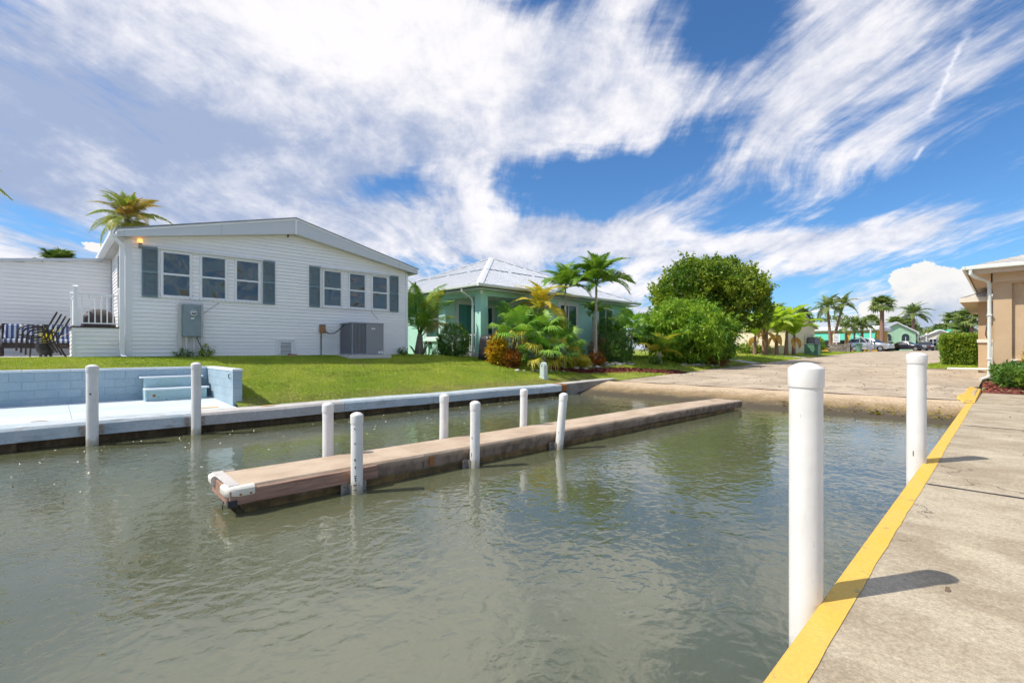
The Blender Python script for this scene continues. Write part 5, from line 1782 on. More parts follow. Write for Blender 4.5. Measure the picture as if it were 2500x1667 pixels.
# porch railing
for seg in ('y', 'x'):
    rr_ = MB()
    if seg == 'y':
        rr_.box(PX, -17.22, MY + .06, MY + .12, 2.42, 2.47).box(PX, -17.22, MY + .065, MY + .115, 1.68, 1.72)
    else:
        rr_.box(-17.02, -16.96, 14.74, PY, 2.42, 2.47).box(-17.015, -16.965, 14.74, PY, 1.68, 1.72)
    ra = rr_.build('railing', MT['white_trim'], mh)
    n_ = 17 if seg == 'y' else 22
    for i in range(n_):
        q = (i + .5) / n_
        if seg == 'y':
            x = PX + (-17.22 - PX) * q
            bx('baluster', MT['white_trim'], ra, x - .014, x + .014, MY + .076, MY + .104, 1.721, 2.419)
        else:
            y = 14.74 + (PY - 14.74) * q
            bx('baluster', MT['white_trim'], ra, -17.004, -16.976, y - .014, y + .014, 1.721, 2.419)
# hip roof
A_ = Vector((-22.85, 20.35, 7.54))
ZE = 4.66
X0, X1, Y0, Y1 = -29.5, -16.2, 13.7, 27.0
cor = [Vector((X1, Y0, ZE)), Vector((X1, Y1, ZE)), Vector((X0, Y1, ZE)), Vector((X0, Y0, ZE))]
under = MB()
under.add([tuple(v - Vector((0, 0, .03))) for v in cor] + [tuple(A_ - Vector((0, 0, .04)))], [(0, 1, 4), (1, 2, 4), (2, 3, 4), (3, 0, 4)])
roof_m = under.build('roof', MT['metal_roof'], mh)
bx('soffit', MT['mint_trim'], mh, X0, X1, Y0, Y1, ZS + .002, ZS + .03)


def roof_panels(p0, p1, apex, n):
    """standing-seam panels between eave corners p0, p1 and the apex"""
    e_ = (p1 - p0)
    L = e_.length
    e_.normalize()
    foot = p0 + e_ * (apex - p0).dot(e_)
    up_ = apex - foot
    H = up_.length
    up_.normalize()
    nrm = e_.cross(up_)
    if nrm.z < 0:
        nrm = -nrm
    fa = (apex - p0).dot(e_)
    w_ = L / n
    hmax = lambda s_: H * (s_ / fa if s_ < fa else (L - s_) / (L - fa))
    for i in range(n):
        s0, s1 = i * w_, (i + 1) * w_
        pts = [(s0 + .004, 0), (s1 - .004, 0), (s1 - .004, hmax(s1 - .004)), (s0 + .004, hmax(s0 + .004))]
        if s0 < fa < s1:
            pts = pts[:3] + [(fa, H)] + pts[3:]
        # break each panel at the lap line
        lo = [p0 + e_ * s_ + up_ * h_ for s_, h_ in pts]
        hi = [v + nrm * .012 for v in lo]
        mb = MB()
        k_ = len(pts)
        mb.add(lo + hi, [tuple(range(k_ - 1, -1, -1)), tuple(range(k_, 2 * k_))] + [(j, (j + 1) % k_, k_ + (j + 1) % k_, k_ + j) for j in range(k_)])
        # rib along its left seam
        h_ = hmax(s0)
        if h_ > .25:
            a_ = p0 + e_ * (s0 - .012) + nrm * .012
            b_ = p0 + e_ * (s0 + .012) + nrm * .012
            up1 = up_ * (h_ - .06)
            r_ = nrm * .022
            mb.hexa([a_, b_, b_ + up1, a_ + up1, a_ + r_, b_ + r_, b_ + up1 + r_, a_ + up1 + r_])
        mb.build('roof_panel', MT['metal_roof'], roof_m)
    # dark lap line
    for frac in (.47,):
        h_ = H * frac
        s0, s1 = fa * frac, L - (L - fa) * frac
        mb = MB()
        nn_ = 26
        for i in range(nn_):
            if i % 7 == 6:
                continue
            a_ = p0 + e_ * (s0 + (s1 - s0) * i / nn_) + up_ * h_ + nrm * .052
            b_ = p0 + e_ * (s0 + (s1 - s0) * (i + 1) / nn_) + up_ * h_ + nrm * .052
            d_ = up_ * .045
            mb.hexa([a_ - nrm * .03, b_ - nrm * .03, b_ - nrm * .03 + d_, a_ - nrm * .03 + d_, a_, b_, b_ + d_, a_ + d_])
        mb.build('lap_strip', MT['shutter'], roof_m)


roof_panels(cor[0], cor[1], A_, 30)
roof_panels(cor[3], cor[0], A_, 30)
for c_ in cor:
    d_ = (A_ - c_)
    s_ = Vector((-d_.y, d_.x, 0)).normalized() * .17
    up_ = Vector((0, 0, 1))
    mb = MB()
    p, q = c_ + up_ * .055, A_ + up_ * .055
    dn = Vector((0, 0, -.06))
    mb.add([p - s_ + dn, p, p + s_ + dn, q + s_ + dn, q, q - s_ + dn], [(0, 1, 4, 5), (1, 2, 3, 4)])
    mb.build('hip_cap', MT['roof_cap'], roof_m)
# gutter with rounded front along the visible eaves
gprof = [(0, -.02), (.10, -.015), (.14, .02), (.145, .11), (.12, .11), (.0, .10)]
MB().prism([(X1 + a, 4.56 + b) for a, b in gprof], 1, Y0 - .14, Y1).build('gutter', MT['gutter'], mh)
MB().prism([(Y0 - a, 4.56 + b) for a, b in gprof], 0, X0, X1 - .001).build('gutter', MT['gutter'], mh)
for (x, y) in ((-17.35, MY), (MX, 18.6)):
    pts = [(x, Y0 - .06, 4.56), (x, Y0 - .04, 4.42), (x + .02, y - .35, 4.25), (x + .05, y - .12, 4.12), (x + .05, y - .06, 3.95), (x + .05, y - .06, 1.4)] if y == MY else [(X1 + .05, y, 4.55), (X1 + .02, y, 4.42), (MX + .2, y, 4.2), (MX + .07, y, 4.05), (MX + .06, y, 3.9), (MX + .06, y, 1.35)]
    MB().tube(pts, .055, 8).build('downspout', MT['gutter'], mh, smooth=True)
MB().cyl((-16.5, 14.1, 4.40), (-16.42, 14.02, 4.33), .05, .07, 10).build('floodlight', MT['white_trim'], mh)

# hose reel on the left wall
hr = thing('hose_reel', (-20.85, 14.2, 1.7), 'green garden hose coiled on a reel on the mint wall', 'hose reel')
bx('bracket', MT['brown_frame'], hr, -20.98, -20.72, 14.12, 14.298, 2.02, 2.16, .01)
for k_ in range(4):
    pts = []
    for i in range(25):
        a_ = 2 * PI * i / 24
        pts.append((-20.85 + (.17 + .012 * k_) * math.sin(a_), 14.16 - .03 * k_ + .015 * math.cos(3 * a_), 1.78 + (.36 + .015 * k_) * math.cos(a_)))
    MB().tube(pts, .014, 6).build('hose_loop', MT['util_green'], hr, smooth=True)

# covered grill beside the porch column
gz = G(-15.9, 14.1)
gr2 = thing('covered_grill', (-15.95, 14.1, gz), 'tall barbecue under a loose black cover beside the mint porch', 'grill')
drape('grill_cover', MT['black_cover'], gr2, -16.3, -15.6, 13.72, 14.5, gz + .05, gz + 1.18, dome=.2, flare=.10, fold=.06)
MB().cyl((-15.75, 13.75, gz + .07), (-15.70, 13.72, gz + .07), .07, n=14).build('wheel', MT['tyre'], gr2)
bx('grill_cart', MT['brown_frame'], gr2, -16.2, -15.7, 13.8, 14.4, gz - .03, gz + .12)


# ------------------------------------------------------------------ plants
def unit(v):
    return v / np.maximum(np.linalg.norm(v, axis=1, keepdims=True), 1e-9)


def leaf_mesh(name, base, direction, L, W, m_, fold=0.25, droop=0.15):
    """leaves: 4-vertex kites from base points along unit directions"""
    n = len(base)
    rnd = RNG.normal(size=(n, 3))
    side = unit(np.cross(direction, rnd))
    nrm = np.cross(side, direction)
    L = np.broadcast_to(np.asarray(L, float), (n,))[:, None]
    W = np.broadcast_to(np.asarray(W, float), (n,))[:, None]
    V = np.empty((n * 4, 3))
    V[0::4] = base
    mid = base + direction * L * .5
    V[1::4] = mid + side * W * .5 + nrm * W * fold
    V[2::4] = base + direction * L - np.array([0, 0, 1]) * L * droop
    V[3::4] = mid - side * W * .5 + nrm * W * fold
    F = np.arange(n * 4).reshape(-1, 4)
    return np_mesh(name, V, F, m_)


def lobed_points(lobes, n, shell=(.80, 1.04), inner=.12):
    """points and outward normals spread over the outside of a union of ellipsoids"""
    areas = np.array([(l[3] * l[4] + l[4] * l[5] + l[3] * l[5]) for l in lobes])
    pick = RNG.choice(len(lobes), size=n * 3, p=areas / areas.sum())
    d = unit(RNG.normal(size=(n * 3, 3)))
    lob = np.array(lobes)[pick]
    r = RNG.uniform(shell[0], shell[1], n * 3)
    r[RNG.random(n * 3) < inner] *= RNG.uniform(.5, .95)
    P = lob[:, :3] + d * lob[:, 3:6] * r[:, None]
    keep = np.ones(n * 3, bool)
    for i, l in enumerate(lobes):
        q = np.linalg.norm((P - np.array(l[:3])) / np.array(l[3:6]), axis=1)
        keep &= ~((q < .74) & (pick != i))
    N = unit(d / lob[:, 3:6])
    idx = np.nonzero(keep)[0][:n]
    return P[idx], N[idx]


def foliage(name, parent, lobes, m_, ncl, per, L, W, spread=.8, size=.12, up=.25, shell=(.80, 1.04), inner=.12, zmin=None, droop=.15):
    """leaf clusters: each a little spray of leaves around a twig tip"""
    P, N = lobed_points(lobes, ncl, shell, inner)
    if zmin is not None:
        k = P[:, 2] > zmin
        P, N = P[k], N[k]
    n = len(P)
    ax = unit(N + np.array([0, 0, up]) + RNG.normal(size=(n, 3)) * .3)
    P = np.repeat(P, per, 0)
    ax = np.repeat(ax, per, 0)
    d = unit(ax + RNG.normal(size=ax.shape) * spread)
    base = P + ax * RNG.uniform(-1, .6, len(P))[:, None] * size + RNG.normal(size=P.shape) * size * .35
    Ls = L * RNG.uniform(.65, 1.3, len(P))
    me = leaf_mesh(name, base, d, Ls, Ls * W / L, m_, droop=droop)
    org = np.array(origin_of(parent))
    co = np.empty(len(me.vertices) * 3, np.float32)
    me.vertices.foreach_get('co', co)
    me.vertices.foreach_set('co', (co.reshape(-1, 3) - org).ravel().astype(np.float32))
    return link(bpy.data.objects.new(name, me), parent)


def sprigs(name, parent, lobes, m_, n, length, L, W, up=.7, out=.6, per=26, zmin=None, droop=.15, spread=.75):
    """leafy shoots standing out of the crown: leaves set along each shoot"""
    P, N = lobed_points(lobes, n, (.92, 1.03), 0)
    if zmin is not None:
        k = P[:, 2] > zmin
        P, N = P[k], N[k]
    n = len(P)
    ax = unit(N * out + np.array([0, 0, up]) + RNG.normal(size=(n, 3)) * .25)
    ln = length * RNG.uniform(.5, 1.3, n)
    P, A, ln = np.repeat(P, per, 0), np.repeat(ax, per, 0), np.repeat(ln, per)
    tt = RNG.uniform(0, 1, len(P))
    base = P + A * (ln * tt)[:, None] - np.array([0, 0, 1]) * (droop * ln * tt ** 2)[:, None]
    d_ = unit(A * .8 + RNG.normal(size=A.shape) * spread)
    Ls = L * RNG.uniform(.65, 1.3, len(P)) * (1.1 - .4 * tt)
    me = leaf_mesh(name, base - np.array(origin_of(parent)), d_, Ls, Ls * W / L, m_)
    return link(bpy.data.objects.new(name, me), parent)


def branches(name, parent, base, tips, r0, m_, sag=.0):
    mb = MB()
    b0 = Vector(base)
    for t_ in tips:
        t_ = Vector(t_)
        mid = b0.lerp(t_, .5) + Vector((random.uniform(-.2, .2), random.uniform(-.2, .2), (t_ - b0).length * .06))
        mb.tube([b0, b0.lerp(mid, .5), mid, mid.lerp(t_, .5) + Vector((0, 0, .05)), t_], [r0, r0 * .8, r0 * .55, r0 * .35, r0 * .12], 6)
    return mb.build(name, m_, parent, smooth=True)


def shrub(name, x, y, rx, ry, h, m_, label, ncl=420, per=9, L=.06, W=.035, cat='shrub', group=None, extra=None, lobes=None, stems=5, **kw):
    z = G(x, y)
    t_ = thing(name, (x, y, z), label, cat, group)
    if lobes is None:
        lobes = [(x, y, z + h * .52, rx, ry, h * .5), (x, y, z + h * .3, rx * .9, ry * .9, h * .32)]
    foliage('foliage', t_, lobes, m_, ncl, per, L, W, **kw)
    branches('stem', t_, (x, y, z - .03), [(x + rx * .6 * math.cos(a_), y + ry * .6 * math.sin(a_), z + h * .75) for a_ in np.linspace(0, 2 * PI, stems, endpoint=False)], .025, MT['wood_dark'])
    return t_


def frond_mesh(name, m_, L=1.6, n=34, ll=.42, lw=.035, rise=.35, droop=.75, vang=.25, hang=.5, taper=True, mr=None):
    """pinnate leaf along local +X, arching; leaflets swept forward and hanging"""
    V, F3, F4 = [], [], []
    pts = []
    for i in range(13):
        s_ = i / 12
        pts.append(Vector((L * (s_ - .10 * s_ * s_ * droop), 0, L * (rise * s_ - droop * s_ ** 2.1 * .62))))
    def at(s_):
        f_ = s_ * 12
        i = min(int(f_), 11)
        return pts[i].lerp(pts[i + 1], f_ - i), (pts[i + 1] - pts[i]).normalized()
    # rachis
    rb = len(V)
    for i, p in enumerate(pts):
        w_ = .018 * (1 - i / 13) * (L / 1.6) + .004
        V += [p + Vector((0, -w_, 0)), p + Vector((0, w_, 0)), p + Vector((0, 0, w_ * 1.2))]
    for i in range(12):
        for j in range(3):
            a_, b_ = rb + i * 3 + j, rb + i * 3 + (j + 1) % 3
            F4.append((a_, b_, b_ + 3, a_ + 3))
    for i in range(n):
        s_ = .14 + .86 * (i + .5) / n
        p, tan = at(min(s_, .999))
        prof = (math.sin(PI * min(1, .22 + .80 * s_)) ** .7 if taper else 1.0)
        for sg in (-1, 1):
            l_ = ll * max(prof, .25) * random.uniform(.85, 1.12)
            up_ = Vector((0, 0, 1))
            sd_ = Vector((0, sg, 0))
            fwd = .35 + .9 * s_ ** 2
            d_ = (sd_ * 1.0 + tan * fwd + up_ * (vang + random.uniform(-.12, .12))).normalized()
            d2 = (d_ + Vector((0, 0, -hang * random.uniform(.6, 1.3)))).normalized()
            wv = d_.cross(up_).normalized() * lw * .5 if abs(d_.z) < .95 else tan * lw * .5
            wv = (tan * .8 + wv.normalized() * .3).normalized() * lw * .5
            b0 = len(V)
            m1 = p + d_ * l_ * .5
            tip = m1 + d2 * l_ * .5
            V += [p - wv * .5, p + wv * .5, m1 + wv, m1 - wv, tip]
            F4.append((b0, b0 + 1, b0 + 2, b0 + 3))
            F3.append((b0 + 3, b0 + 2, b0 + 4))
    return np_mesh(name, np.array([tuple(v) for v in V]), [np.array(F4), np.array(F3)], m_)


def fan_mesh(name, m_, pet=.7, rad=.55, n=22, arc=4.4, droop=.35):
    """palmate leaf: stalk along local +X, then pleated blades with hanging tips"""
    V, F3, F4 = [], [], []
    w_ = .012
    V += [Vector((0, -w_, 0)), Vector((0, w_, 0)), Vector((pet, w_ * .6, pet * .10)), Vector((pet, -w_ * .6, pet * .10))]
    F4.append((0, 1, 2, 3))
    V += [Vector((0, 0, w_ * 1.6)), Vector((pet, 0, pet * .10 + w_))]
    F4 += [(0, 4, 5, 3), (1, 2, 5, 4)]
    c_ = Vector((pet, 0, pet * .10))
    for i in range(n):
        a_ = -arc / 2 + arc * (i + .5) / n
        l_ = rad * (.72 + .28 * math.cos(a_ * .5)) * random.uniform(.9, 1.08)
        d_ = Vector((math.cos(a_), math.sin(a_), .18 + random.uniform(-.05, .05)))
        s_ = Vector((-math.sin(a_), math.cos(a_), 0))
        half = arc / n * .5
        wm = l_ * .55 * math.tan(half) * 1.02
        b0 = len(V)
        m1 = c_ + d_ * l_ * .55
        up_ = Vector((0, 0, 1)) * wm * .35
        tip = c_ + d_ * l_ * .92 + Vector((0, 0, -l_ * droop * random.uniform(.6, 1.5)))
        V += [c_, m1 - s_ * wm - up_, m1 + up_ * .8, m1 + s_ * wm - up_, tip]
        F3 += [(b0, b0 + 1, b0 + 2), (b0, b0 + 2, b0 + 3), (b0 + 1, b0 + 4, b0 + 2), (b0 + 2, b0 + 4, b0 + 3)]
    return np_mesh(name, np.array([tuple(v) for v in V]), [np.array(F4), np.array(F3)], m_)


def trunk(parent, pts, r0, r1, m_, n=10, ring=0.0):
    P = [Vector(p) for p in pts]
    out, rs = [], []
    seg = 14
    for i in range(seg + 1):
        f_ = i / seg * (len(P) - 1)
        k_ = min(int(f_), len(P) - 2)
        out.append(P[k_].lerp(P[k_ + 1], f_ - k_))
        rs.append(r0 + (r1 - r0) * (i / seg) ** .7 + ring * (i % 2))
    return MB().tube(out, rs, n).build('trunk', m_, parent, smooth=True)


def place_leaf(me, name, parent, top, azim, tilt, sc, roll=0.0):
    o = bpy.data.objects.new(name, me)
    o.parent = parent
    o.location = Vector(top) - origin_of(parent)
    o.rotation_mode = 'XYZ'
    o.rotation_euler = (roll, -tilt, azim)
    o.scale = (sc, sc, sc)
    COL.objects.link(o)
    return o


def palm(name, label, x, y, top, m_frond, meshes, n, sc=1.0, tilts=(-.5, 1.2), r=(.14, .10), bark='bark', z=None, lean=(0, 0), shaft=0.0, az0=0.0, group=None, keep=None, cat='palm tree', dead=None, ring=.006):
    z = G(x, y) if z is None else z
    t_ = thing(name, (x, y, z), label, cat, group)
    tp = (x + lean[0], y + lean[1], top)
    trunk(t_, [(x, y, z - .05), (x + lean[0] * .35, y + lean[1] * .35, z + (top - z) * .45), tp], r[0], r[1], MT[bark], ring=ring)
    ap = tp
    if shaft:
        ap = (tp[0], tp[1], top + shaft)
        MB().tube([tp, (tp[0], tp[1], top + shaft * .5), ap], [r[1] * 1.0, r[1] * 1.15, r[1] * .6], 10).build('crownshaft', MT['shaft'], t_, smooth=True)
    for i in range(n):
        q = (i + .5) / n
        az = az0 + i * 2.39996
        if keep is not None and not keep(az % (2 * PI)):
            continue
        tl = tilts[0] + (tilts[1] - tilts[0]) * q + random.uniform(-.12, .12)
        me = meshes[i % len(meshes)]
        if dead is not None and q < dead[0]:
            me = dead[1]
        place_leaf(me, 'frond', t_, ap, az, tl, sc * random.uniform(.85, 1.1) * (1.0 if q < .8 else .85), random.uniform(-.25, .25))
    return t_


FR = [frond_mesh('frond', MT['frond'], 1.6, 40, .55, .06, .55, 1.0, .45, .6) for _ in range(3)]
FRY = [frond_mesh('frond_yellow', MT['frond_yel'], 1.3, 40, .30, .05, .55, 1.25, .25, .25) for _ in range(2)]
FRC = [frond_mesh('frond_coconut', MT['frond_coco'], 2.7, 60, .75, .06, .5, 1.15, .05, 1.0) for _ in range(3)]
FRYG = [frond_mesh('frond_young', MT['frond'], 2.3, 40, .60, .045, .9, 1.0, .05, 1.0) for _ in range(2)] + [frond_mesh('frond_young_pale', MT['frond_coco'], 2.3, 40, .6, .045, .9, 1.0, .05, 1.0)]
FAN = [fan_mesh('fan_leaf', MT['fan'], .75, .62, 24, 4.6, .40) for _ in range(3)]
FANFAR0 = [fan_mesh('fan_leaf_dark', leaf_mat('dark_fan_leaf', (0.04, 0.085, 0.02), (0.07, 0.12, 0.03), gain=1.3), .8, .7, 20, 4.6, .35)]
FANY = fan_mesh('fan_leaf_yellow', MT['frond_yel'], .7, .55, 22, 4.4, .6)
FRFAR = [frond_mesh('frond_distant', MT['frond_far'], 2.3, 26, .6, .11, .45, 1.1, .1, .8) for _ in range(2)]
FANFAR = [fan_mesh('fan_leaf_distant', MT['frond_far'], .8, .95, 14, 4.6, .35) for _ in range(2)]

# young coconut palm between the two houses
yp = thing('young_coconut_palm', (-18.35, 12.0, G(-18.35, 12.0)), 'young coconut palm with arching fronds between the two houses', 'palm tree')
zz = G(-18.35, 12.0)
MB().tube([(-18.35, 12.0, zz - .05), (-18.35, 12.0, zz + .25), (-18.33, 12.02, zz + .8), (-18.33, 12.02, zz + 1.0)], [.22, .20, .13, .08], 10).build('trunk', MT['bark'], yp, smooth=True)
for (az, tl, sc, k_) in ((1.9, .55, 1.1, 0), (.75, .55, 1.05, 1), (.35, .15, .95, 2), (1.2, .85, 1.25, 0), (2.7, 1.05, 1.2, 1), (3.9, 1.1, 1.2, 0), (.2, .75, 1.15, 2), (5.6, .95, 1.15, 1), (1.6, .1, .8, 2), (-.5, .3, .9, 0)):
    place_leaf(FRYG[k_], 'frond', yp, (-18.33, 12.02, zz + .75), az, tl, sc, random.uniform(-.3, .3))
for i in range(7):
    a_ = i * .9
    p0 = Vector((-18.35 + .17 * math.cos(a_), 12.0 + .17 * math.sin(a_), zz + .05))
    p1 = p0 + Vector((math.cos(a_) * .3, math.sin(a_) * .3, .45 * random.random() + .1))
    MB().tube([p0, p0.lerp(p1, .6) + Vector((0, 0, .06)), p1], [.05, .035, .006], 5).build('dry_boot', MT['bark'], yp)

shrub('round_shrub', -17.25, 13.1, .72, .72, 1.45, MT['shrubleaf'], 'clipped round green shrub in front of the mint porch railing', 950, 9, .07, .04, size=.06, inner=.05)
shrub('low_weed', -17.9, 12.75, .35, .3, .4, MT['shrubleaf'], 'low leafy weeds at the foot of the mint wall', 90, 8, .07, .03, stems=3)
shrub('yellow_croton', -15.05, 13.75, .38, .38, 1.25, MT['croton_y'], 'bright yellow croton bush beside the black grill cover', 170, 10, .17, .07, up=.7, spread=.6, size=.1)
shrub('orange_croton', -14.6, 14.1, .38, .38, .7, MT['croton_r'], 'orange and red croton at the foot of the fan palms', 130, 10, .16, .06, up=.7, spread=.6, size=.1)

# fan palm clump
fan_spots = [(-14.9, 14.9, 1.9, 13, 'fan palm with broad drooping leaves right of the yellow croton'), (-14.6, 15.9, 2.3, 14, 'tallest fan palm in the middle of the bed'),
             (-14.5, 16.9, 1.7, 13, 'fan palm at the right end of the planting bed'), (-15.6, 15.3, 2.6, 12, 'fan palm standing close to the porch railing'),
             (-14.0, 15.5, 1.0, 11, 'low fan palm at the front edge of the bed'), (-14.1, 17.0, .9, 10, 'low fan palm nearest the mulch path')]
for (x, y, h_, n_, lb) in fan_spots:
    z = G(x, y)
    t_ = thing('fan_palm', (x, y, z), lb, 'fan palm', 'fan palms in the bed')
    MB().tube([(x, y, z - .05), (x, y, z + h_ * .35), (x + .03, y, z + h_ * .6)], [.10, .09, .07], 8).build('trunk', MT['bark'], t_, smooth=True)
    for i in range(n_):
        q = (i + .5) / n_
        place_leaf(FANY if q < .16 else FAN[i % 3], 'leaf', t_, (x + .02, y, z + h_ * .58), i * 2.4 + x, -.45 + 1.65 * q + random.uniform(-.1, .1), random.uniform(.95, 1.25), random.uniform(-.4, .4))
# yellowing feather palm
palm('yellow_feather_palm', 'yellow feather palm with curled fronds rising above the fan palms', -15.3, 16.75, 3.15, None, FRY, 16, 1.45, (-.5, 1.3), (.16, .10), 'bark_pale', shaft=.5)
# white-trunked palms in front of the mint house
palm('feather_palm', 'slender palm with pale trunk and full crown in front of mint house', -14.55, 20.05, 4.5, None, FR, 17, 1.32, (-.25, 1.45), (.10, .055), 'bark_pale', shaft=.55, lean=(.05, .0))
palm('feather_palm', 'slender palm behind and left of the full crowned one', -15.75, 19.15, 4.35, None, FR, 13, 1.15, (-.2, 1.4), (.09, .05), 'bark_pale', shaft=.5, lean=(.05, -.1))
palm('feather_palm', 'short palm with a half hidden crown against the mint wall', -15.6, 21.3, 3.3, None, FR, 9, .8, (-.1, 1.2), (.08, .05), 'bark_pale', shaft=.35)
# bromeliad-like plant on a stalk and small bed plants
for (x, y, h_, rr_, m_, lb) in ((-14.0, 18.0, .55, .45, MT['frond_yel'], 'yellow green spiky plant beside the mulch path stones'), (-13.9, 19.2, .55, .42, MT['croton_r'], 'small red and yellow plant right of the pale palm trunk'),
                               (-14.6, 18.4, .8, .55, MT['shrubleaf'], 'dark green shrub left of the pale palm trunk'), (-14.9, 20.9, 1.1, .6, MT['maroon'], 'maroon leaved shrub behind the pale palm trunk')):
    shrub('bed_shrub', x, y, rr_, rr_, h_, m_, lb, 150, 9, .13, .04, up=.6, size=.08)
shrub('round_shrub', -14.1, 21.3, .85, .85, 1.45, MT['shrubleaf'], 'dark round shrub left of the small golden palm', 900, 9, .08, .045, size=.07, inner=.05)
shrub('round_shrub', -15.6, 22.9, .9, .9, 2.3, MT['shrubleaf'], 'tall dark shrub against the right end of the mint house', 600, 9, .10, .05, size=.1)
for (x, y, h_, lb) in ((-14.5, 23.3, 2.3, 'silvery fan palm beside the flowering bush'), (-15.3, 24.6, 2.8, 'dark fan palm half hidden by the flowering bush')):
    z = G(x, y)
    t_ = thing('fan_palm', (x, y, z), lb, 'fan palm', 'fan palms in the bed')
    MB().tube([(x, y, z - .05), (x, y, z + h_ * .35), (x + .03, y, z + h_ * .6)], [.08, .07, .06], 8).build('trunk', MT['bark'], t_, smooth=True)
    for i in range(11):
        q = (i + .5) / 11
        place_leaf(FAN[i % 3], 'leaf', t_, (x, y, z + h_ * .58), i * 2.4 + y, -.35 + 1.5 * q, random.uniform(.95, 1.2), random.uniform(-.4, .4))
# small golden palm by the road side of the bush
palm('small_golden_palm', 'small golden palm with drooping fronds in front of the flowering bush', -13.35, 24.3, 1.55, None, [frond_mesh('frond_golden', MT['frond_yel'], 1.5, 34, .42, .04, .55, 1.0, .15, .6), FR[0]], 11, 1.05, (-.1, 1.2), (.16, .12), 'bark_pale')

# large glossy round tree
tz = G(-14.6, 32.6)
tree = thing('round_tree', (-14.6, 32.6, tz), 'large round glossy green tree towering behind the flowering bush', 'tree')
lob = [(-14.3, 32.6, 5.6, 2.5, 2.6, 1.45), (-15.9, 30.9, 5.2, 1.3, 1.4, 1.1), (-12.8, 34.2, 5.4, 1.5, 1.5, 1.2), (-14.0, 32.4, 4.5, 2.3, 2.4, 1.2), (-12.2, 34.7, 4.4, 1.3, 1.4, 1.2)]
for i in range(46):
    a_ = i * 2.39996 + random.uniform(-.3, .3)
    e_ = math.asin(min(1, max(-.3, -.25 + 1.25 * (i + .5) / 46)))
    k_ = random.uniform(.86, 1.06)
    sz = random.uniform(.55, 1.0)
    lob.append((-14.2 + 3.0 * k_ * math.cos(a_) * math.cos(e_), 32.7 + 3.2 * k_ * math.sin(a_) * math.cos(e_), 5.45 + 1.85 * k_ * math.sin(e_), sz, sz, sz * random.uniform(.8, 1.15)))
foliage('crown', tree, lob, MT['ficus'], 5200, 9, .20, .11, spread=.75, size=.20, up=.5, inner=.12)
sprigs('shoots', tree, lob, MT['ficus'], 360, .75, .19, .10, up=.8, out=.7)
branches('limb', tree, (-14.5, 32.6, tz + 1.3), [(-16.2, 30.8, 5.4), (-13, 34.4, 5.6), (-14.9, 31.9, 6.4), (-13.6, 33.2, 6.6), (-12.2, 35.0, 4.8), (-15.3, 33.6, 5.5), (-13.2, 31.4, 5.0)], .16, MT['wood_dark'])
trunk(tree, [(-14.6, 32.6, tz - .1), (-14.55, 32.6, tz + .8), (-14.5, 32.6, tz + 1.5)], .3, .22, MT['wood_dark'])

# sprawling flowering bush
bz = G(-13.4, 28.0)
bush = thing('flowering_bush', (-13.5, 27.8, bz), 'sprawling bright green bush dotted with pink flowers beside the road', 'bush')
blob_ = [(-13.5, 27.6, 2.6, 1.7, 1.9, 1.1), (-14.9, 26.1, 2.8, 1.0, 1.1, .8), (-12.5, 29.1, 2.5, 1.2, 1.4, 1.0), (-12.2, 28.9, 1.8, 1.1, 1.3, .8), (-13.2, 27.4, 1.7, 1.4, 1.4, .8)]
for i in range(40):
    a_ = i * 2.39996 + random.uniform(-.3, .3)
    e_ = math.asin(-.45 + 1.42 * (i + .5) / 40)
    k_ = random.uniform(.85, 1.12)
    sz = random.uniform(.45, .95)
    blob_.append((-13.5 + 2.0 * k_ * math.cos(a_) * math.cos(e_), 27.7 + 2.5 * k_ * math.sin(a_) * math.cos(e_), 2.65 + 1.6 * k_ * math.sin(e_), sz, sz, sz * .6))
foliage('crown', bush, blob_, MT['bushleaf'], 5200, 10, .13, .08, spread=1.0, size=.20, up=.1, inner=.1, droop=.4)
sprigs('shoots', bush, blob_, MT['bushleaf'], 420, .8, .13, .08, up=.25, out=1.0, per=30, droop=.6)
branches('limb', bush, (-13.4, 27.8, bz - .05), [(-15.0, 26.2, 2.9), (-12.3, 29.3, 2.8), (-13.4, 27.6, 3.6), (-12.4, 28.3, 1.9), (-14.2, 28.7, 2.9), (-12.8, 26.9, 2.2)], .10, MT['wood_dark'])
P_, N_ = lobed_points(blob_, 40, (1.0, 1.06), 0)
for i, p in enumerate(P_):
    if p[2] < 2.4:
        continue
    mb = MB()
    for k_ in range(5):
        a_ = 2 * PI * k_ / 5
        d_ = Vector((math.cos(a_), math.sin(a_), .5)) * .07
        s_ = Vector((-math.sin(a_), math.cos(a_), 0)) * .035
        c_ = Vector(p)
        mb.add([c_, c_ + d_ * .6 + s_, c_ + d_, c_ + d_ * .6 - s_], [(0, 1, 2, 3)])
    mb.build('flower', MT['flower'], bush, fix=False)
shrub('maroon_shrub', -12.05, 28.7, .55, .7, .6, MT['maroon'], 'low maroon leaved shrub at the roadside foot of the flowering bush', 160, 9, .13, .05, up=.6)
shrub('low_weed', -13.2, 23.6, .3, .35, .45, MT['shrubleaf'], 'small leafy weed at the foot of the golden palm', 90, 8, .08, .04, stems=3)

# stones edging the beds
NTH = ['first', 'second', 'third', 'fourth', 'fifth', 'sixth', 'seventh', 'eighth', 'ninth', 'tenth', 'eleventh', 'twelfth', 'thirteenth', 'fourteenth', 'fifteenth', 'sixteenth']


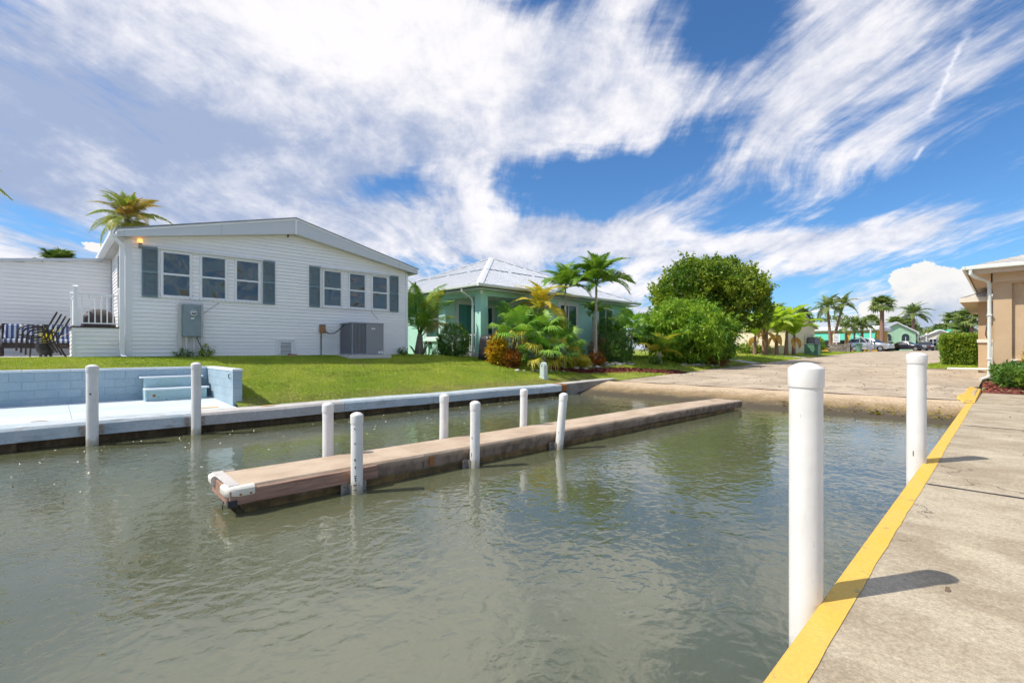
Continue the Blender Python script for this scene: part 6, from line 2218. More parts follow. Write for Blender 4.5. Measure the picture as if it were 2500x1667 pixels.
def stone(x, y, s_, label):
    z = G(x, y)
    t_ = np.array([[random.uniform(.75, 1.15) for _ in range(3)] for _ in range(1)])
    mb = bmesh.new()
    bmesh.ops.create_icosphere(mb, subdivisions=2, radius=1.0)
    for v in mb.verts:
        k_ = 1 + .22 * math.sin(v.co.x * 4 + x * 9) * math.sin(v.co.y * 3.3 + y * 5) + random.uniform(-.05, .05)
        v.co = Vector((v.co.x * s_ * t_[0][0] * k_, v.co.y * s_ * 1.25 * t_[0][1] * k_, max(v.co.z, -.35) * s_ * .62 * k_))
    me = bpy.data.meshes.new('stone')
    mb.to_mesh(me)
    mb.free()
    me.materials.append(MT['stone'])
    o = bpy.data.objects.new('stone', me)
    o.location = (x, y, z + s_ * .12)
    link(o)
    return tag(o, label, 'stone', 'pale stones edging the planting beds')


for i in range(16):
    q = i / 15
    stone(-13.85 + .25 * math.sin(i * 2.1) + q * .3, 17.6 + 4.4 * q + random.uniform(-.08, .08), random.uniform(.10, .17), NTH[i] + ' pale stone from the left in the row behind the mulch path')
for i in range(14):
    q = i / 13
    stone(-12.6 + .9 * q + random.uniform(-.15, .15), 25.6 + 4.0 * q, random.uniform(.10, .16), NTH[i] + ' pale stone from the left in the row under the flowering bush')
for i in range(8):
    q = i / 7
    stone(-14.0 + .3 * q, 13.9 + 2.6 * q + random.uniform(-.06, .06), random.uniform(.07, .11), NTH[i] + ' small pale stone from the left in the row under the fan palms')

# pale green cable pedestal on the lawn
px_, py_ = -12.95, 14.35
pz = G(px_, py_)
pdl = thing('cable_pedestal', (px_, py_, pz), 'pale green plastic cable pedestal standing alone on the lawn', 'pedestal')
bx('base', MT['pedestal'], pdl, px_ - .14, px_ + .14, py_ - .14, py_ + .14, pz - .05, pz + .10, .015)
bx('body', MT['pedestal'], pdl, px_ - .12, px_ + .12, py_ - .12, py_ + .12, pz + .10, pz + .56, .02)
MB().lathe([(.165, 0), (.17, .05), (.165, .10), (.12, .15), (.01, .165)], (px_, py_, pz + .50), 4).build('lid', MT['pedestal'], pdl)
# weeds around the meter posts
shrub('meter_weed', -17.15, 2.95, .14, .28, .24, MT['shrubleaf'], 'green weeds growing around the meter posts', 50, 8, .07, .02, up=.8, stems=3, size=.05)
shrub('meter_weed', -17.2, 3.55, .12, .2, .36, MT['hedgeleaf'], 'taller pale weeds right of the meter posts', 36, 8, .12, .02, up=1.0, stems=3, size=.05)
shrub('wall_weed', -17.25, 10.5, .12, .18, .24, MT['shrubleaf'], 'small weed at the right corner of the white house', 40, 8, .08, .03, stems=3)

# palms behind the white house and the annex
palm('coconut_palm', 'coconut palm with browning fronds rising behind the left eave', -31.0, 2.95, 8.3, None, FRC, 26, .74, (-.9, 1.5), (.2, .14), 'bark', z=1.5)
palm('cabbage_palm', 'rounded palm top showing over the annex roof', -33.0, .47, 5.85, None, FANFAR0, 40, .8, (-.3, 1.5), (.2, .16), 'bark', z=1.5)
palm('coconut_palm', 'coconut palm whose frond tip enters at the left picture edge', -31.0, -3.35, 8.9, None, FRC, 18, .95, (-.55, 1.3), (.2, .14), 'bark', z=1.5)

# ------------------------------------------------------------------ tan building on the right
tb = thing('tan_building', (-.32, 24.0, .9), 'tan stucco building with tiled hip roof beside the road', 'building')
TZ = .55
bx('wall', MT['tan'], tb, -.32, .15, 24.0, 24.3, TZ, 4.45)
bx('wall', MT['tan'], tb, .15, 3.2, 24.0, 24.3, TZ, 1.40)
bx('wall', MT['tan'], tb, .15, 3.2, 24.0, 24.3, 4.05, 4.45)
bx('wall', MT['tan'], tb, 3.2, 16.0, 24.0, 24.3, TZ, 4.45)
bx('recessed_panel', MT['tan'], tb, .15, 3.2, 24.14, 24.3, 1.40, 4.05)
bx('panel_sill', MT['cream'], tb, .13, 3.22, 23.97, 24.14, 1.36, 1.42, .01)
bx('wall', MT['tan'], tb, -.32, 0.0, 24.3, 30.0, TZ, 4.45)
bx('wall', MT['tan'], tb, -.86, 0.0, 30.0, 30.3, .6, 3.9)
bx('wall', MT['tan'], tb, -.86, -.56, 30.3, 40.0, .6, 3.9)
bx('wall_band', MT['cream'], tb, -.90, -.33, 29.93, 29.998, 2.05, 2.2, .01)
bx('frieze', MT['tan_trim'], tb, -.36, 16.0, 23.95, 23.998, 4.12, 4.45)
bx('frieze', MT['tan_trim'], tb, -.37, -.322, 23.95, 29.9, 4.12, 4.45)
bx('soffit', MT['tan_trim'], tb, -.93, 16.3, 23.42, 33.0, 4.45, 4.49)
tc = [Vector((-.96, 23.4, 4.66)), Vector((16.5, 23.4, 4.66)), Vector((16.5, 34.0, 4.66)), Vector((-.96, 34.0, 4.66))]
ap0, ap1 = Vector((4.3, 28.7, 6.25)), Vector((11.2, 28.7, 6.25))
rfm = MB()
rfm.add(tc + [ap0, ap1], [(0, 1, 5, 4), (1, 2, 5), (2, 3, 4, 5), (3, 0, 4)])
troof = rfm.build('roof', MT['tile_roof'], tb)


def courses(a0, a1, b0, b1, n, parent):
    """tile courses on a sloping quad from eave a0-a1 to ridge b0-b1"""
    nr = (a1 - a0).cross(b0 - a0).normalized()
    if nr.z < 0:
        nr = -nr
    for i in range(n):
        f0, f1 = i / n, (i + 1.08) / n
        p0, p1 = a0.lerp(b0, f0), a1.lerp(b1, f0)
        q0, q1 = a0.lerp(b0, min(f1, 1)), a1.lerp(b1, min(f1, 1))
        mb = MB()
        mb.hexa([p0 + nr * .004, p1 + nr * .004, q1 + nr * .004, q0 + nr * .004, p0 + nr * .035, p1 + nr * .035, q1 + nr * .010, q0 + nr * .010])
        mb.build('tile_course', MT['tile_roof'], parent)


courses(tc[0], tc[1], ap0, ap1, 20, troof)
courses(tc[3], tc[0], ap0, ap0 + Vector((0, .01, 0)), 20, troof)
bx('gutter', MT['gutter'], tb, -1.02, 16.5, 23.28, 23.40, 4.55, 4.68, .02)
bx('gutter', MT['gutter'], tb, -1.08, -.97, 23.28, 33.9, 4.55, 4.68, .02)
bx('eave_fascia', MT['tan_trim'], tb, -.96, 16.4, 23.402, 23.43, 4.40, 4.66)
bx('eave_fascia', MT['tan_trim'], tb, -.965, -.94, 23.43, 33.9, 4.40, 4.66)
MB().tube([(-.86, 23.34, 4.56), (-.86, 23.34, 4.40), (-.74, 23.45, 4.28), (-.52, 23.80, 4.22), (-.42, 23.92, 4.14), (-.40, 23.94, 3.98), (-.40, 23.94, .86), (-.46, 23.84, .76), (-.62, 23.6, .69)], .055, 8).build('downspout', MT['gutter'], tb, smooth=True)
for z in (1.4, 2.95):
    bx('pipe_strap', MT['gutter'], tb, -.47, -.33, 23.87, 23.998, z, z + .05)
# lower rear eave
bx('eave_fascia', MT['cream'], tb, -1.45, -.0, 29.3, 29.34, 3.85, 4.05)
MB().hexa([(-1.45, 29.32, 3.96), (-.5, 29.32, 3.96), (-.5, 40, 3.96), (-1.45, 40, 3.96), (-1.45, 29.32, 4.05), (-.5, 29.9, 4.4), (-.5, 40, 4.4), (-1.45, 40, 4.05)]).build('lower_roof', MT['tile_roof'], tb)
bx('soffit', MT['tan_trim'], tb, -1.44, -.3, 29.35, 40, 3.86, 3.9)
bx('service_box', MT['ac_grey'], tb, -.50, -.325, 25.3, 25.75, 2.95, 3.45, .01)
MB().tube([(-.42, 25.5, 2.95), (-.50, 25.3, 2.6), (-.52, 25.25, 2.3), (-.42, 25.4, 2.0), (-.36, 25.5, 1.9)], .02, 6).build('cable', MT['black_cable'], tb, smooth=True)
MB().tube([(-.40, 29.9, 2.0), (-.42, 29.85, .95), (-.55, 29.8, .88), (-1.9, 30.3, .86)], .05, 8).build('drain_pipe', MT['gutter'], tb, smooth=True)

# mulch bed at the foot of the wall
struct(grid('mulch_bed', MT['mulch'], [-.62, -.4, 0, .6, 1.4, 2.5, 5, 9, 14], [21.3, 21.8, 22.4, 23.0, 23.6, 24.05], lambda x, y: interp(y, [(21.3, .39), (22, .44), (24.05, .62)]) - (0.06 if x < -.5 else 0) + .02 * math.sin(x * 9) * math.sin(y * 7)))
struct(grid('bed_edge', MT['asphalt'], [-1.5, -.9, -.60], [21.4, 22.5, 24, 26.2], lambda x, y: zroad(y) + (0.02 if x > -.7 else -.006)))


def bed_z(x, y):
    return interp(y, [(21.3, .39), (22, .44), (24.05, .62)])


chips('bed_chips', 900, lambda: (lambda x, y: (x, y, bed_z(x, y) + .03))(random.uniform(-.5, 2.5), random.uniform(21.4, 23.9)), 'red mulch chips in the bed below the tan wall', MT['mulch'], .05)
_G = G


def bed_shrub(x, y, r_, h_, m_, label, **kw):
    z = bed_z(x, y)
    t_ = thing('bed_plant', (x, y, z), label, 'shrub')
    foliage('foliage', t_, [(x, y, z + h_ * .5, r_, r_, h_ * .5)], m_, kw.get('n', 160), 10, kw.get('L', .18), kw.get('W', .045), up=.9, size=.1, spread=.6)
    branches('stem', t_, (x, y, z - .02), [(x + r_ * .5 * math.cos(a_), y + r_ * .5 * math.sin(a_), z + h_ * .7) for a_ in (0, 2, 4)], .02, MT['wood_dark'])


bed_shrub(.05, 23.2, .35, .7, MT['shrubleaf'], 'small dark plant right beside the downspout foot')
bed_shrub(.30, 22.7, .45, .75, MT['shrubleaf'], 'dark green strappy plant at the corner of the tan wall')
bed_shrub(.75, 22.5, .45, .65, MT['hedgeleaf'], 'yellow edged plant in the mulch bed by the right picture edge')
bed_shrub(.85, 23.3, .45, 1.45, MT['croton_y'], 'taller yellow leaved shrub against the tan wall')
bed_shrub(1.5, 22.7, .5, .8, MT['shrubleaf'], 'green shrub farther right along the tan wall')

# clipped hedge block
hz = zroad(36)
hd = thing('clipped_hedge', (-1.7, 36.2, hz), 'square clipped green hedge in front of the tan building', 'hedge')
n_ = 5200
Fc = RNG.integers(0, 5, n_)
U = RNG.uniform(-1, 1, (n_, 2))
P = np.zeros((n_, 3))
N = np.zeros((n_, 3))
hx, hy, hh = .74, 1.25, 1.62
for i in range(n_):
    f_, (u, v) = Fc[i], U[i]
    if f_ == 0: P[i], N[i] = (u * hx, -hy, v * .5 + .5), (0, -1, 0)
    elif f_ == 1: P[i], N[i] = (hx, u * hy, v * .5 + .5), (1, 0, 0)
    elif f_ == 2: P[i], N[i] = (-hx, u * hy, v * .5 + .5), (-1, 0, 0)
    elif f_ == 3: P[i], N[i] = (u * hx, hy, v * .5 + .5), (0, 1, 0)
    else: P[i], N[i] = (u * hx, v * hy, 1.0), (0, 0, 1)
P[:, 2] *= hh
tp_ = 1 - .14 * (1 - P[:, 2] / hh)
P[:, :2] *= tp_[:, None]
P += RNG.normal(size=P.shape) * .03
Pm = np.repeat(P, 5, 0)
Dm = unit(np.repeat(N, 5, 0) + RNG.normal(size=Pm.shape) * .8 + np.array([0, 0, .2]))
me = leaf_mesh('foliage', Pm + RNG.normal(size=Pm.shape) * .04, Dm, RNG.uniform(.07, .13, len(Pm)), .06, MT['hedgeleaf'])
link(bpy.data.objects.new('foliage', me), hd)
bx('stem', MT['wood_dark'], hd, -1.7 - hx * .8, -1.7 + hx * .8, 36.2 - hy * .88, 36.2 + hy * .88, hz + .1, hz + hh * .9)
struct(grid('hedge_grass_patch', MT['turf'], [-3.2, -2.6, -1.6, -.8, -.3], [32.2, 33, 35, 38.5], lambda x, y: zroad(y) + .015))
o = grass('hedge_grass', 9000, -3.1, -.4, 32.3, 38.4, .10, .03, 'rough grass around the foot of the clipped hedge', lambda x, y: math.hypot((x + 1.75) / 1.35, (y - 35.4) / 3.0) < 1 + .1 * math.sin(x * 9))
co = np.empty(len(o.data.vertices) * 3, np.float32)
o.data.vertices.foreach_get('co', co)
co = co.reshape(-1, 3)
base = np.array([zlawn(x, y) for x, y in co[:, :2]])
co[:, 2] += np.array([zroad(y) for y in co[:, 1]]) + .015 - base
o.data.vertices.foreach_set('co', co.ravel())

# ------------------------------------------------------------------ banana clump
BL = []
for v_ in range(3):
    V, F = [], []
    n_ = 12
    L = 1.9
    for i in range(n_ + 1):
        s_ = i / n_
        p = Vector((L * (s_ - .12 * s_ * s_), 0, L * (.75 * s_ - .75 * s_ ** 2.2)))
        w_ = .27 * math.sin(PI * min(1, .06 + .94 * s_)) ** .6 if s_ > .1 else .03
        if i == n_:
            w_ = .02
        tear = .04 * math.sin(i * 2.7 + v_)
        V += [p + Vector((0, -w_ - tear * w_ * 3, .10 * w_ - .12 * abs(tear))), p, p + Vector((0, w_, .10 * w_ + .1 * tear))]
        if i:
            b_ = (i - 1) * 3
            F += [(b_, b_ + 1, b_ + 4, b_ + 3), (b_ + 1, b_ + 2, b_ + 5, b_ + 4)]
    BL.append(np_mesh('banana_leaf', np.array([tuple(q) for q in V]), np.array(F), MT['banana'] if v_ < 2 else MT['banana_dry']))
for k_, (x, y, h_, lb) in enumerate(((-15.0, 43.6, 2.0, 'leftmost banana plant with torn leaves by the white railing'), (-14.3, 44.3, 2.5, 'second banana plant from the left of the clump'), (-14.8, 45.2, 2.9, 'tallest banana plant at the back of the clump'),
                                    (-13.9, 45.6, 2.3, 'middle banana plant at the front of the clump'), (-13.5, 46.9, 2.7, 'banana plant right of the middle of the clump'), (-13.2, 47.9, 2.1, 'rightmost banana plant near the cream wall'))):
    z = G(x, y)
    t_ = thing('banana_plant', (x, y, z), lb, 'banana plant', 'banana plants in a clump')
    MB().tube([(x, y, z - .05), (x, y, z + h_ * .4), (x + .05, y, z + h_ * .8)], [.18, .15, .09], 8).build('stem', MT['bark_red'], t_, smooth=True)
    for i in range(12):
        q = (i + .5) / 12
        place_leaf(BL[2] if q < .13 else BL[i % 2], 'leaf', t_, (x + .05, y, z + h_ * .78), i * 2.4 + k_, (-.95 if q < .13 else -.15 + 1.35 * q) + random.uniform(-.1, .1), random.uniform(.7, .8) if q < .13 else random.uniform(1.35, 1.75), random.uniform(-.5, .5))

# pale yellow house behind the bananas
yh = thing('yellow_house', (-14.5, 50.0, 1.35), 'pale yellow house with white railing behind the banana clump', 'house')
bx('wall', MT['yellow_skirt'], yh, -24, -14.5, 50, 60, 1.1, 4.0)
MB().prism([(50.0, 4.0), (60.0, 4.0), (55.0, 5.3)], 0, -24.0, -14.49).build('gable', MT['yellow_skirt'], yh)
for s_ in (0, 1):
    y0, y1 = (49.6, 55.0) if s_ == 0 else (60.4, 55.0)
    MB().hexa([(-24.3, y0, 3.92), (-14.2, y0, 3.92), (-14.2, y1, 5.33), (-24.3, y1, 5.33), (-24.3, y0, 4.02), (-14.2, y0, 4.02), (-14.2, y1, 5.43), (-24.3, y1, 5.43)]).build('roof', MT['grey_roof'], yh)
bx('porch_floor', MT['yellow_wall'], yh, -24, -14.6, 47.6, 49.98, 1.1, 2.1)
ra = bx('railing', MT['white_trim'], yh, -24, -14.6, 47.6, 47.66, 3.0, 3.06)
for i in range(40):
    x = -14.65 - i * .16
    bx('baluster', MT['white_trim'], ra, x - .02, x + .02, 47.61, 47.65, 2.1, 3.0)
bx('window', MT['white_trim'], yh, -14.49, -14.44, 52.0, 53.2, 2.3, 3.6)
bx('pane', MT['glass_dark'], yh, -14.45, -14.43, 52.1, 53.1, 2.4, 3.5)
for (y, z0, z1) in ((56.2, 1.3, 3.2), (57.4, 1.3, 2.8), (58.8, 1.3, 3.4)):
    MB().cyl((-14.42, y, z0), (-14.42, y, z1), .05, n=8).build('pipe', MT['yellow_wall'], yh)
ua = thing('wall_air_conditioner', (-14.0, 57.9, 2.2), 'dark boxy air conditioner mounted on the cream wall', 'air conditioner')
bx('casing', MT['ac_dark'], ua, -14.38, -13.7, 56.9, 58.9, 2.25, 3.0, .03)
for i in range(8):
    bx('fin', MT['ac_grey'], ua, -14.3, -13.75, 56.885, 56.899, 2.32 + i * .08, 2.35 + i * .08)
bx('wall_bracket', MT['steel'], ua, -14.44, -14.0, 57.2, 57.3, 2.18, 2.25)
for k_, (x, y) in enumerate(((-16.2, 46.6), (-15.6, 47.0), (-16.9, 46.2))):
    shrub('porch_shrub', x, y, .6, .6, [1.2, .7, .9][k_], MT['hedgeleaf'], ['green shrub below the white railing', 'pale grassy shrub right of the railing shrub', 'pale grassy shrub left of the railing shrub'][k_], 120, 9, .16, .06, up=.6)
# green cable cabinet
ux, uy = -12.4, 50.6
uz = G(ux, uy)
ub = thing('utility_cabinet', (ux, uy, uz), 'green ribbed utility cabinet on the grass verge', 'utility box')
bx('cabinet', MT['util_green'], ub, ux - .55, ux + .55, uy - .45, uy + .45, uz - .05, uz + .95, .02)
bx('lid', MT['util_green'], ub, ux - .6, ux + .6, uy - .5, uy + .5, uz + .95, uz + 1.02, .02)
for i in range(7):
    bx('rib', MT['util_green'], ub, ux - .5, ux + .5, uy - .475, uy - .45, uz + .1 + i * .115, uz + .15 + i * .115)

# ------------------------------------------------------------------ far end of the street
def cottage(name, label, x, y, w_, d_, h_, rise, wall, roofm, rz=0.0, windows=(), arched=False, door=None, eave=.3):
    """local: gable end faces -Y; ridge along Y"""
    z = zroad(y)
    t_ = thing(name, (x, y, z), label, 'house')
    O = Vector((x, y, z))
    bx('wall', wall, t_, x - w_ / 2, x + w_ / 2, y, y + d_, z - .1, z + h_)
    MB().prism([(x - w_ / 2, z + h_), (x + w_ / 2, z + h_), (x, z + h_ + rise)], 1, y + .002, y + d_).build('gable', wall, t_)
    for s_ in (-1, 1):
        e0 = x + s_ * (w_ / 2 + eave)
        ze = z + h_ - eave * rise / (w_ / 2)
        MB().hexa([(e0, y - eave, ze), (x, y - eave, z + h_ + rise), (x, y + d_ + eave, z + h_ + rise), (e0, y + d_ + eave, ze),
                   (e0, y - eave, ze + .1), (x, y - eave, z + h_ + rise + .1), (x, y + d_ + eave, z + h_ + rise + .1), (e0, y + d_ + eave, ze + .1)]).build('roof', roofm, t_)
        MB().hexa([(e0, y - eave - .03, ze - .12), (x, y - eave - .03, z + h_ + rise - .12), (x, y - eave - .002, z + h_ + rise - .12), (e0, y - eave - .002, ze - .12),
                   (e0, y - eave - .03, ze + .10), (x, y - eave - .03, z + h_ + rise + .10), (x, y - eave - .002, z + h_ + rise + .10), (e0, y - eave - .002, ze + .10)]).build('barge_board', MT['far_white'], t_)
        if roofm is MT['grey_roof']:
            for i in range(int(d_ / .6)):
                yy = y + i * .6
                MB().hexa([(e0, yy, ze + .1), (x, yy, z + h_ + rise + .1), (x, yy + .04, z + h_ + rise + .1), (e0, yy + .04, ze + .1), (e0, yy, ze + .15), (x, yy, z + h_ + rise + .15), (x, yy + .04, z + h_ + rise + .15), (e0, yy + .04, ze + .15)]).build('roof_rib', roofm, t_)
    for (wx, ww, wz, wh) in windows:
        pts = [(x + wx - ww / 2, z + wz), (x + wx + ww / 2, z + wz), (x + wx + ww / 2, z + wz + wh)]
        if arched:
            pts += [(x + wx + ww / 2 * math.cos(a_), z + wz + wh + ww / 2 * math.sin(a_)) for a_ in np.linspace(.3, PI - .3, 6)]
        pts += [(x + wx - ww / 2, z + wz + wh)]
        cx_, cz_ = x + wx, z + wz + wh / 2
        big = [(cx_ + (a - cx_) * 1.3, cz_ + (b - cz_) * 1.14) for a, b in pts]
        fr = MB().prism(big, 1, y - .06, y - .003).build('window', MT['far_white'] if not arched else wall, t_)
        MB().prism(pts, 1, y - .09, y - .061).build('pane', MT['glass_dark'], fr)
        bx('mullion', MT['far_white'], fr, x + wx - .04, x + wx + .04, y - .11, y - .091, z + wz, z + wz + wh)
        bx('mullion', MT['far_white'], fr, x + wx - ww / 2, x + wx + ww / 2, y - .112, y - .093, z + wz + wh * .5 - .04, z + wz + wh * .5 + .04)
    t_.rotation_euler = (0, 0, rz)
    return t_


cottage('mint_cottage', 'light mint cottage with two arched windows and metal gable roof', -13.3, 106.5, 5.6, 12.0, 3.3, 1.6, MT['mint_far'], MT['grey_roof'], R(28), ((-1.3, 1.1, .8, 1.6), (1.3, 1.1, .8, 1.6)), True)
gh = thing('golden_house', (-17.5, 88.0, 1.49), 'golden yellow house with teal window awnings behind palms', 'house')
bx('wall', MT['orange_wall'], gh, -23.0, -13.2, 88.0, 97.0, 1.4, 4.5)
bx('roof', MT['far_white'], gh, -23.6, -12.8, 87.5, 97.5, 4.5, 5.2, .15)
MB().hexa([(-24.0, 89, 4.9), (-14, 89, 4.9), (-14, 97, 4.9), (-24, 97, 4.9), (-23, 92, 6.2), (-15, 92, 6.2), (-15, 94, 6.2), (-23, 94, 6.2)]).build('roof_hip', MT['grey_roof'], gh)
for (x0, x1) in ((-21.8, -19.0), (-18.4, -17.0), (-16.4, -15.2), (-14.8, -13.4)):
    MB().hexa([(x0, 87.0, 3.1), (x1, 87.0, 3.1), (x1, 87.99, 3.1), (x0, 87.99, 3.1), (x0, 87.0, 3.2), (x1, 87.0, 3.2), (x1, 87.99, 4.3), (x0, 87.99, 4.3)]).build('awning', MT['teal_awning'], gh)
    bx('window', MT['glass_dark'], gh, x0 + .2, x1 - .2, 87.95, 87.999, 2.1, 3.4)
bx('porch_post', MT['far_white'], gh, -18.9, -18.7, 87.0, 87.2, 1.4, 3.1)
bx('porch_post', MT['far_white'], gh, -15.1, -14.9, 87.0, 87.2, 1.4, 3.1)

# stone planter with sign and bin
sp = thing('stone_planter', (-13.4, 66.0, zroad(66)), 'low rough stone planter wall at the street corner', 'planter')
z0 = zroad(66)
bx('planter_core', MT['dark_gap'], sp, -14.45, -12.35, 65.62, 66.45, z0 - .1, z0 + .86)
for r_ in range(5):
    for i in range(7):
        w_ = 2.14 / 7
        xx = -14.47 + i * w_ + (w_ * .5 if r_ % 2 else 0)
        bx('stone', MT['planter_stone'], sp, xx + .012, min(xx + w_ - .012, -12.32), 65.53 + random.uniform(-.03, .03), 65.62, z0 + r_ * .175 + .008, z0 + (r_ + 1) * .175 - .008, .02)
bx('planter_cap', MT['stone'], sp, -14.52, -12.28, 65.5, 66.5, z0 + .876, z0 + .93, .02)
sg = thing('street_sign', (-13.9, 66.9, zroad(66)), 'small white notice board on a post behind the stone planter', 'sign')
bx('post', MT['far_white'], sg, -13.94, -13.86, 66.86, 66.94, zroad(66) - .1, zroad(66) + 2.2)
bx('board', MT['far_white'], sg, -14.25, -13.55, 66.80, 66.855, zroad(66) + 1.15, zroad(66) + 2.15, .01)
for i in range(5):
    bx('print_line', MT['shutter'], sg, -14.15, -13.65 - .08 * (i % 2), 66.79, 66.799, zroad(66) + 1.32 + i * .16, zroad(66) + 1.37 + i * .16)
tbn = thing('litter_bin', (-12.7, 72.5, zroad(72)), 'green litter bin beside the silver vehicle', 'litter bin')
MB().lathe([(.28, 0), (.33, .5), (.35, .85)], (-12.7, 72.5, zroad(72)), 14).build('bin_body', MT['util_green'], tbn, smooth=True)
MB().lathe([(.38, .85), (.38, .95), (.2, 1.08), (.02, 1.1)], (-12.7, 72.5, zroad(72)), 14).build('bin_lid', MT['util_green'], tbn, smooth=True)
ft = thing('gate_post', (-12.3, 77.3, zroad(77)), 'tall white post with curved arm at the street entrance', 'post')
MB().cyl((-12.3, 77.3, zroad(77)), (-12.3, 77.3, zroad(77) + 3.0), .09, n=10).build('post_shaft', MT['far_white'], ft)
MB().tube([(-12.35, 77.3, zroad(77) + .1), (-12.7, 77.3, zroad(77) + 1.2), (-13.3, 77.3, zroad(77) + 1.9), (-14.0, 77.3, zroad(77) + 2.0)], .05, 8).build('curved_arm', MT['far_white'], ft, smooth=True)


def car(name, label, x, y, rz, paint, st, belt, wheels, wr, L, glass_from, rear_glass):
    """stations: (x, z_low, z_belt, z_roof, half width, half roof width)"""
    z = zroad(y)
    t_ = thing(name, (x, y, z), label, 'car')
    V, F = [], []
    for (sx, zb, zl, zr_, hw, rw) in st:
        V += [(x + sx, y - hw * .94, z + zb), (x + sx, y - hw, z + (zb + zl) / 2), (x + sx, y - hw * .97, z + zl), (x + sx, y - rw, z + zr_), (x + sx, y + rw, z + zr_), (x + sx, y + hw * .97, z + zl), (x + sx, y + hw, z + (zb + zl) / 2), (x + sx, y + hw * .94, z + zb)]
    for i in range(len(st) - 1):
        for j in range(8):
            F.append((i * 8 + j, i * 8 + (j + 1) % 8, (i + 1) * 8 + (j + 1) % 8, (i + 1) * 8 + j))
    F += [tuple(range(8)), tuple((len(st) - 1) * 8 + j for j in range(7, -1, -1))]
    mb = MB()
    mb.V, mb.F = V, F
    mb.build('body', paint, t_, smooth=True)
    def P(i, k_):
        return Vector(V[i * 8 + k_])
    for (i0, i1) in glass_from:                   # side glass between stations
        for (lo, hi, sg) in ((2, 3, -1), (5, 4, 1)):
            a_, b_ = P(i0, lo).lerp(P(i0, hi), .10), P(i1, lo).lerp(P(i1, hi), .10)
            c_, d_ = P(i1, lo).lerp(P(i1, hi), .88), P(i0, lo).lerp(P(i0, hi), .88)
            m_ = (a_ + b_ + c_ + d_) / 4
            a_, b_, c_, d_ = [q.lerp(m_, .07) for q in (a_, b_, c_, d_)]
            o_ = Vector((0, sg * .012, .004))
            MB().add([a_ + o_, b_ + o_, c_ + o_, d_ + o_], [(0, 1, 2, 3)]).build('side_window', MT['glass_dark'], t_)
    for (i0, i1, dx) in rear_glass:               # windscreen and rear glass
        a_, b_, c_, d_ = P(i0, 3), P(i0, 4), P(i1, 4), P(i1, 3)
        m_ = (a_ + b_ + c_ + d_) / 4
        a_, b_, c_, d_ = [q.lerp(m_, .12) + Vector((dx, 0, .014)) for q in (a_, b_, c_, d_)]
        MB().add([a_, b_, c_, d_], [(0, 1, 2, 3)]).build('windscreen', MT['glass_dark'], t_)
    hw = st[3][4]
    for wx in wheels:
        for s_ in (-1, 1):
            wh = MB().cyl((x + wx, y + s_ * (hw - .2), z + wr), (x + wx, y + s_ * (hw + .02), z + wr), wr, n=18).build('wheel', MT['tyre'], t_, smooth=True)
            MB().cyl((x + wx, y + s_ * (hw + .015), z + wr), (x + wx, y + s_ * (hw + .035), z + wr), wr * .64, n=14).build('rim', MT['rim'], wh)
    fx, bx_ = st[-1][0], st[0][0]
    for s_ in (-1, 1):
        bx('headlight', MT['lamp_clear'], t_, x + fx - .12, x + fx + .02, y + s_ * hw * .62 - .18, y + s_ * hw * .62 + .18, z + belt - .22, z + belt - .08, .02)
        bx('tail_light', MT['lamp_red'], t_, x + bx_ - .02, x + bx_ + .1, y + s_ * hw * .78 - .1, y + s_ * hw * .78 + .1, z + belt - .25, z + belt - .02, .02)
        bx('mirror', paint, t_, x + st[-4][0] - .1, x + st[-4][0] + .05, y + s_ * (hw + .08) - .09, y + s_ * (hw + .08) + .09, z + belt + .02, z + belt + .17, .03)
    bx('bumper', MT['tyre'], t_, x + fx - .2, x + fx + .03, y - hw * .85, y + hw * .85, z + .22, z + .40, .03)
    t_.rotation_euler = (0, 0, rz)
    return t_


suv_st = [(-2.35, .45, .95, 1.0, .80, .70), (-2.28, .30, 1.05, 1.45, .90, .68), (-1.95, .25, 1.08, 1.70, .93, .70), (-.9, .25, 1.08, 1.76, .94, .72), (.2, .25, 1.08, 1.72, .94, .70), (.55, .25, 1.08, 1.62, .94, .66), (1.25, .25, 1.06, 1.10, .93, .80), (2.1, .28, .98, 1.02, .90, .76), (2.4, .40, .80, .84, .80, .66)]
car('silver_suv', 'silver sport utility vehicle parked by the curved white post', -12.6, 79.0, R(-14), MT['silver'], suv_st, 1.05, (-1.45, 1.5), .37, 4.75, ((1, 2), (2, 3), (3, 4), (4, 6)), ((5, 6, .02),))
sed_st = [(-2.3, .42, .85, .9, .78, .66), (-2.2, .28, .93, .97, .88, .70), (-1.55, .24, .95, 1.0, .90, .70), (-.75, .22, .95, 1.40, .91, .62), (.1, .22, .95, 1.45, .91, .63), (.45, .22, .95, 1.40, .91, .62), (1.15, .22, .93, .97, .90, .76), (2.0, .26, .84, .88, .87, .70), (2.3, .38, .66, .70, .78, .60)]
car('dark_sedan', 'dark navy sedan parked in front of the mint cottage', -10.9, 97.0, R(-10), MT['navy'], sed_st, .92, (-1.4, 1.42), .33, 4.6, ((2, 3), (3, 4), (4, 6)), ((5, 6, .02), (2, 3, -.02)))
car('dark_sedan', 'dark wine coloured car half hidden behind the navy sedan', -9.4, 103.0, R(-70), MT['wine'], sed_st, .92, (-1.4, 1.42), .33, 4.6, ((2, 3), (3, 4), (4, 6)), ((5, 6, .02), (2, 3, -.02)))

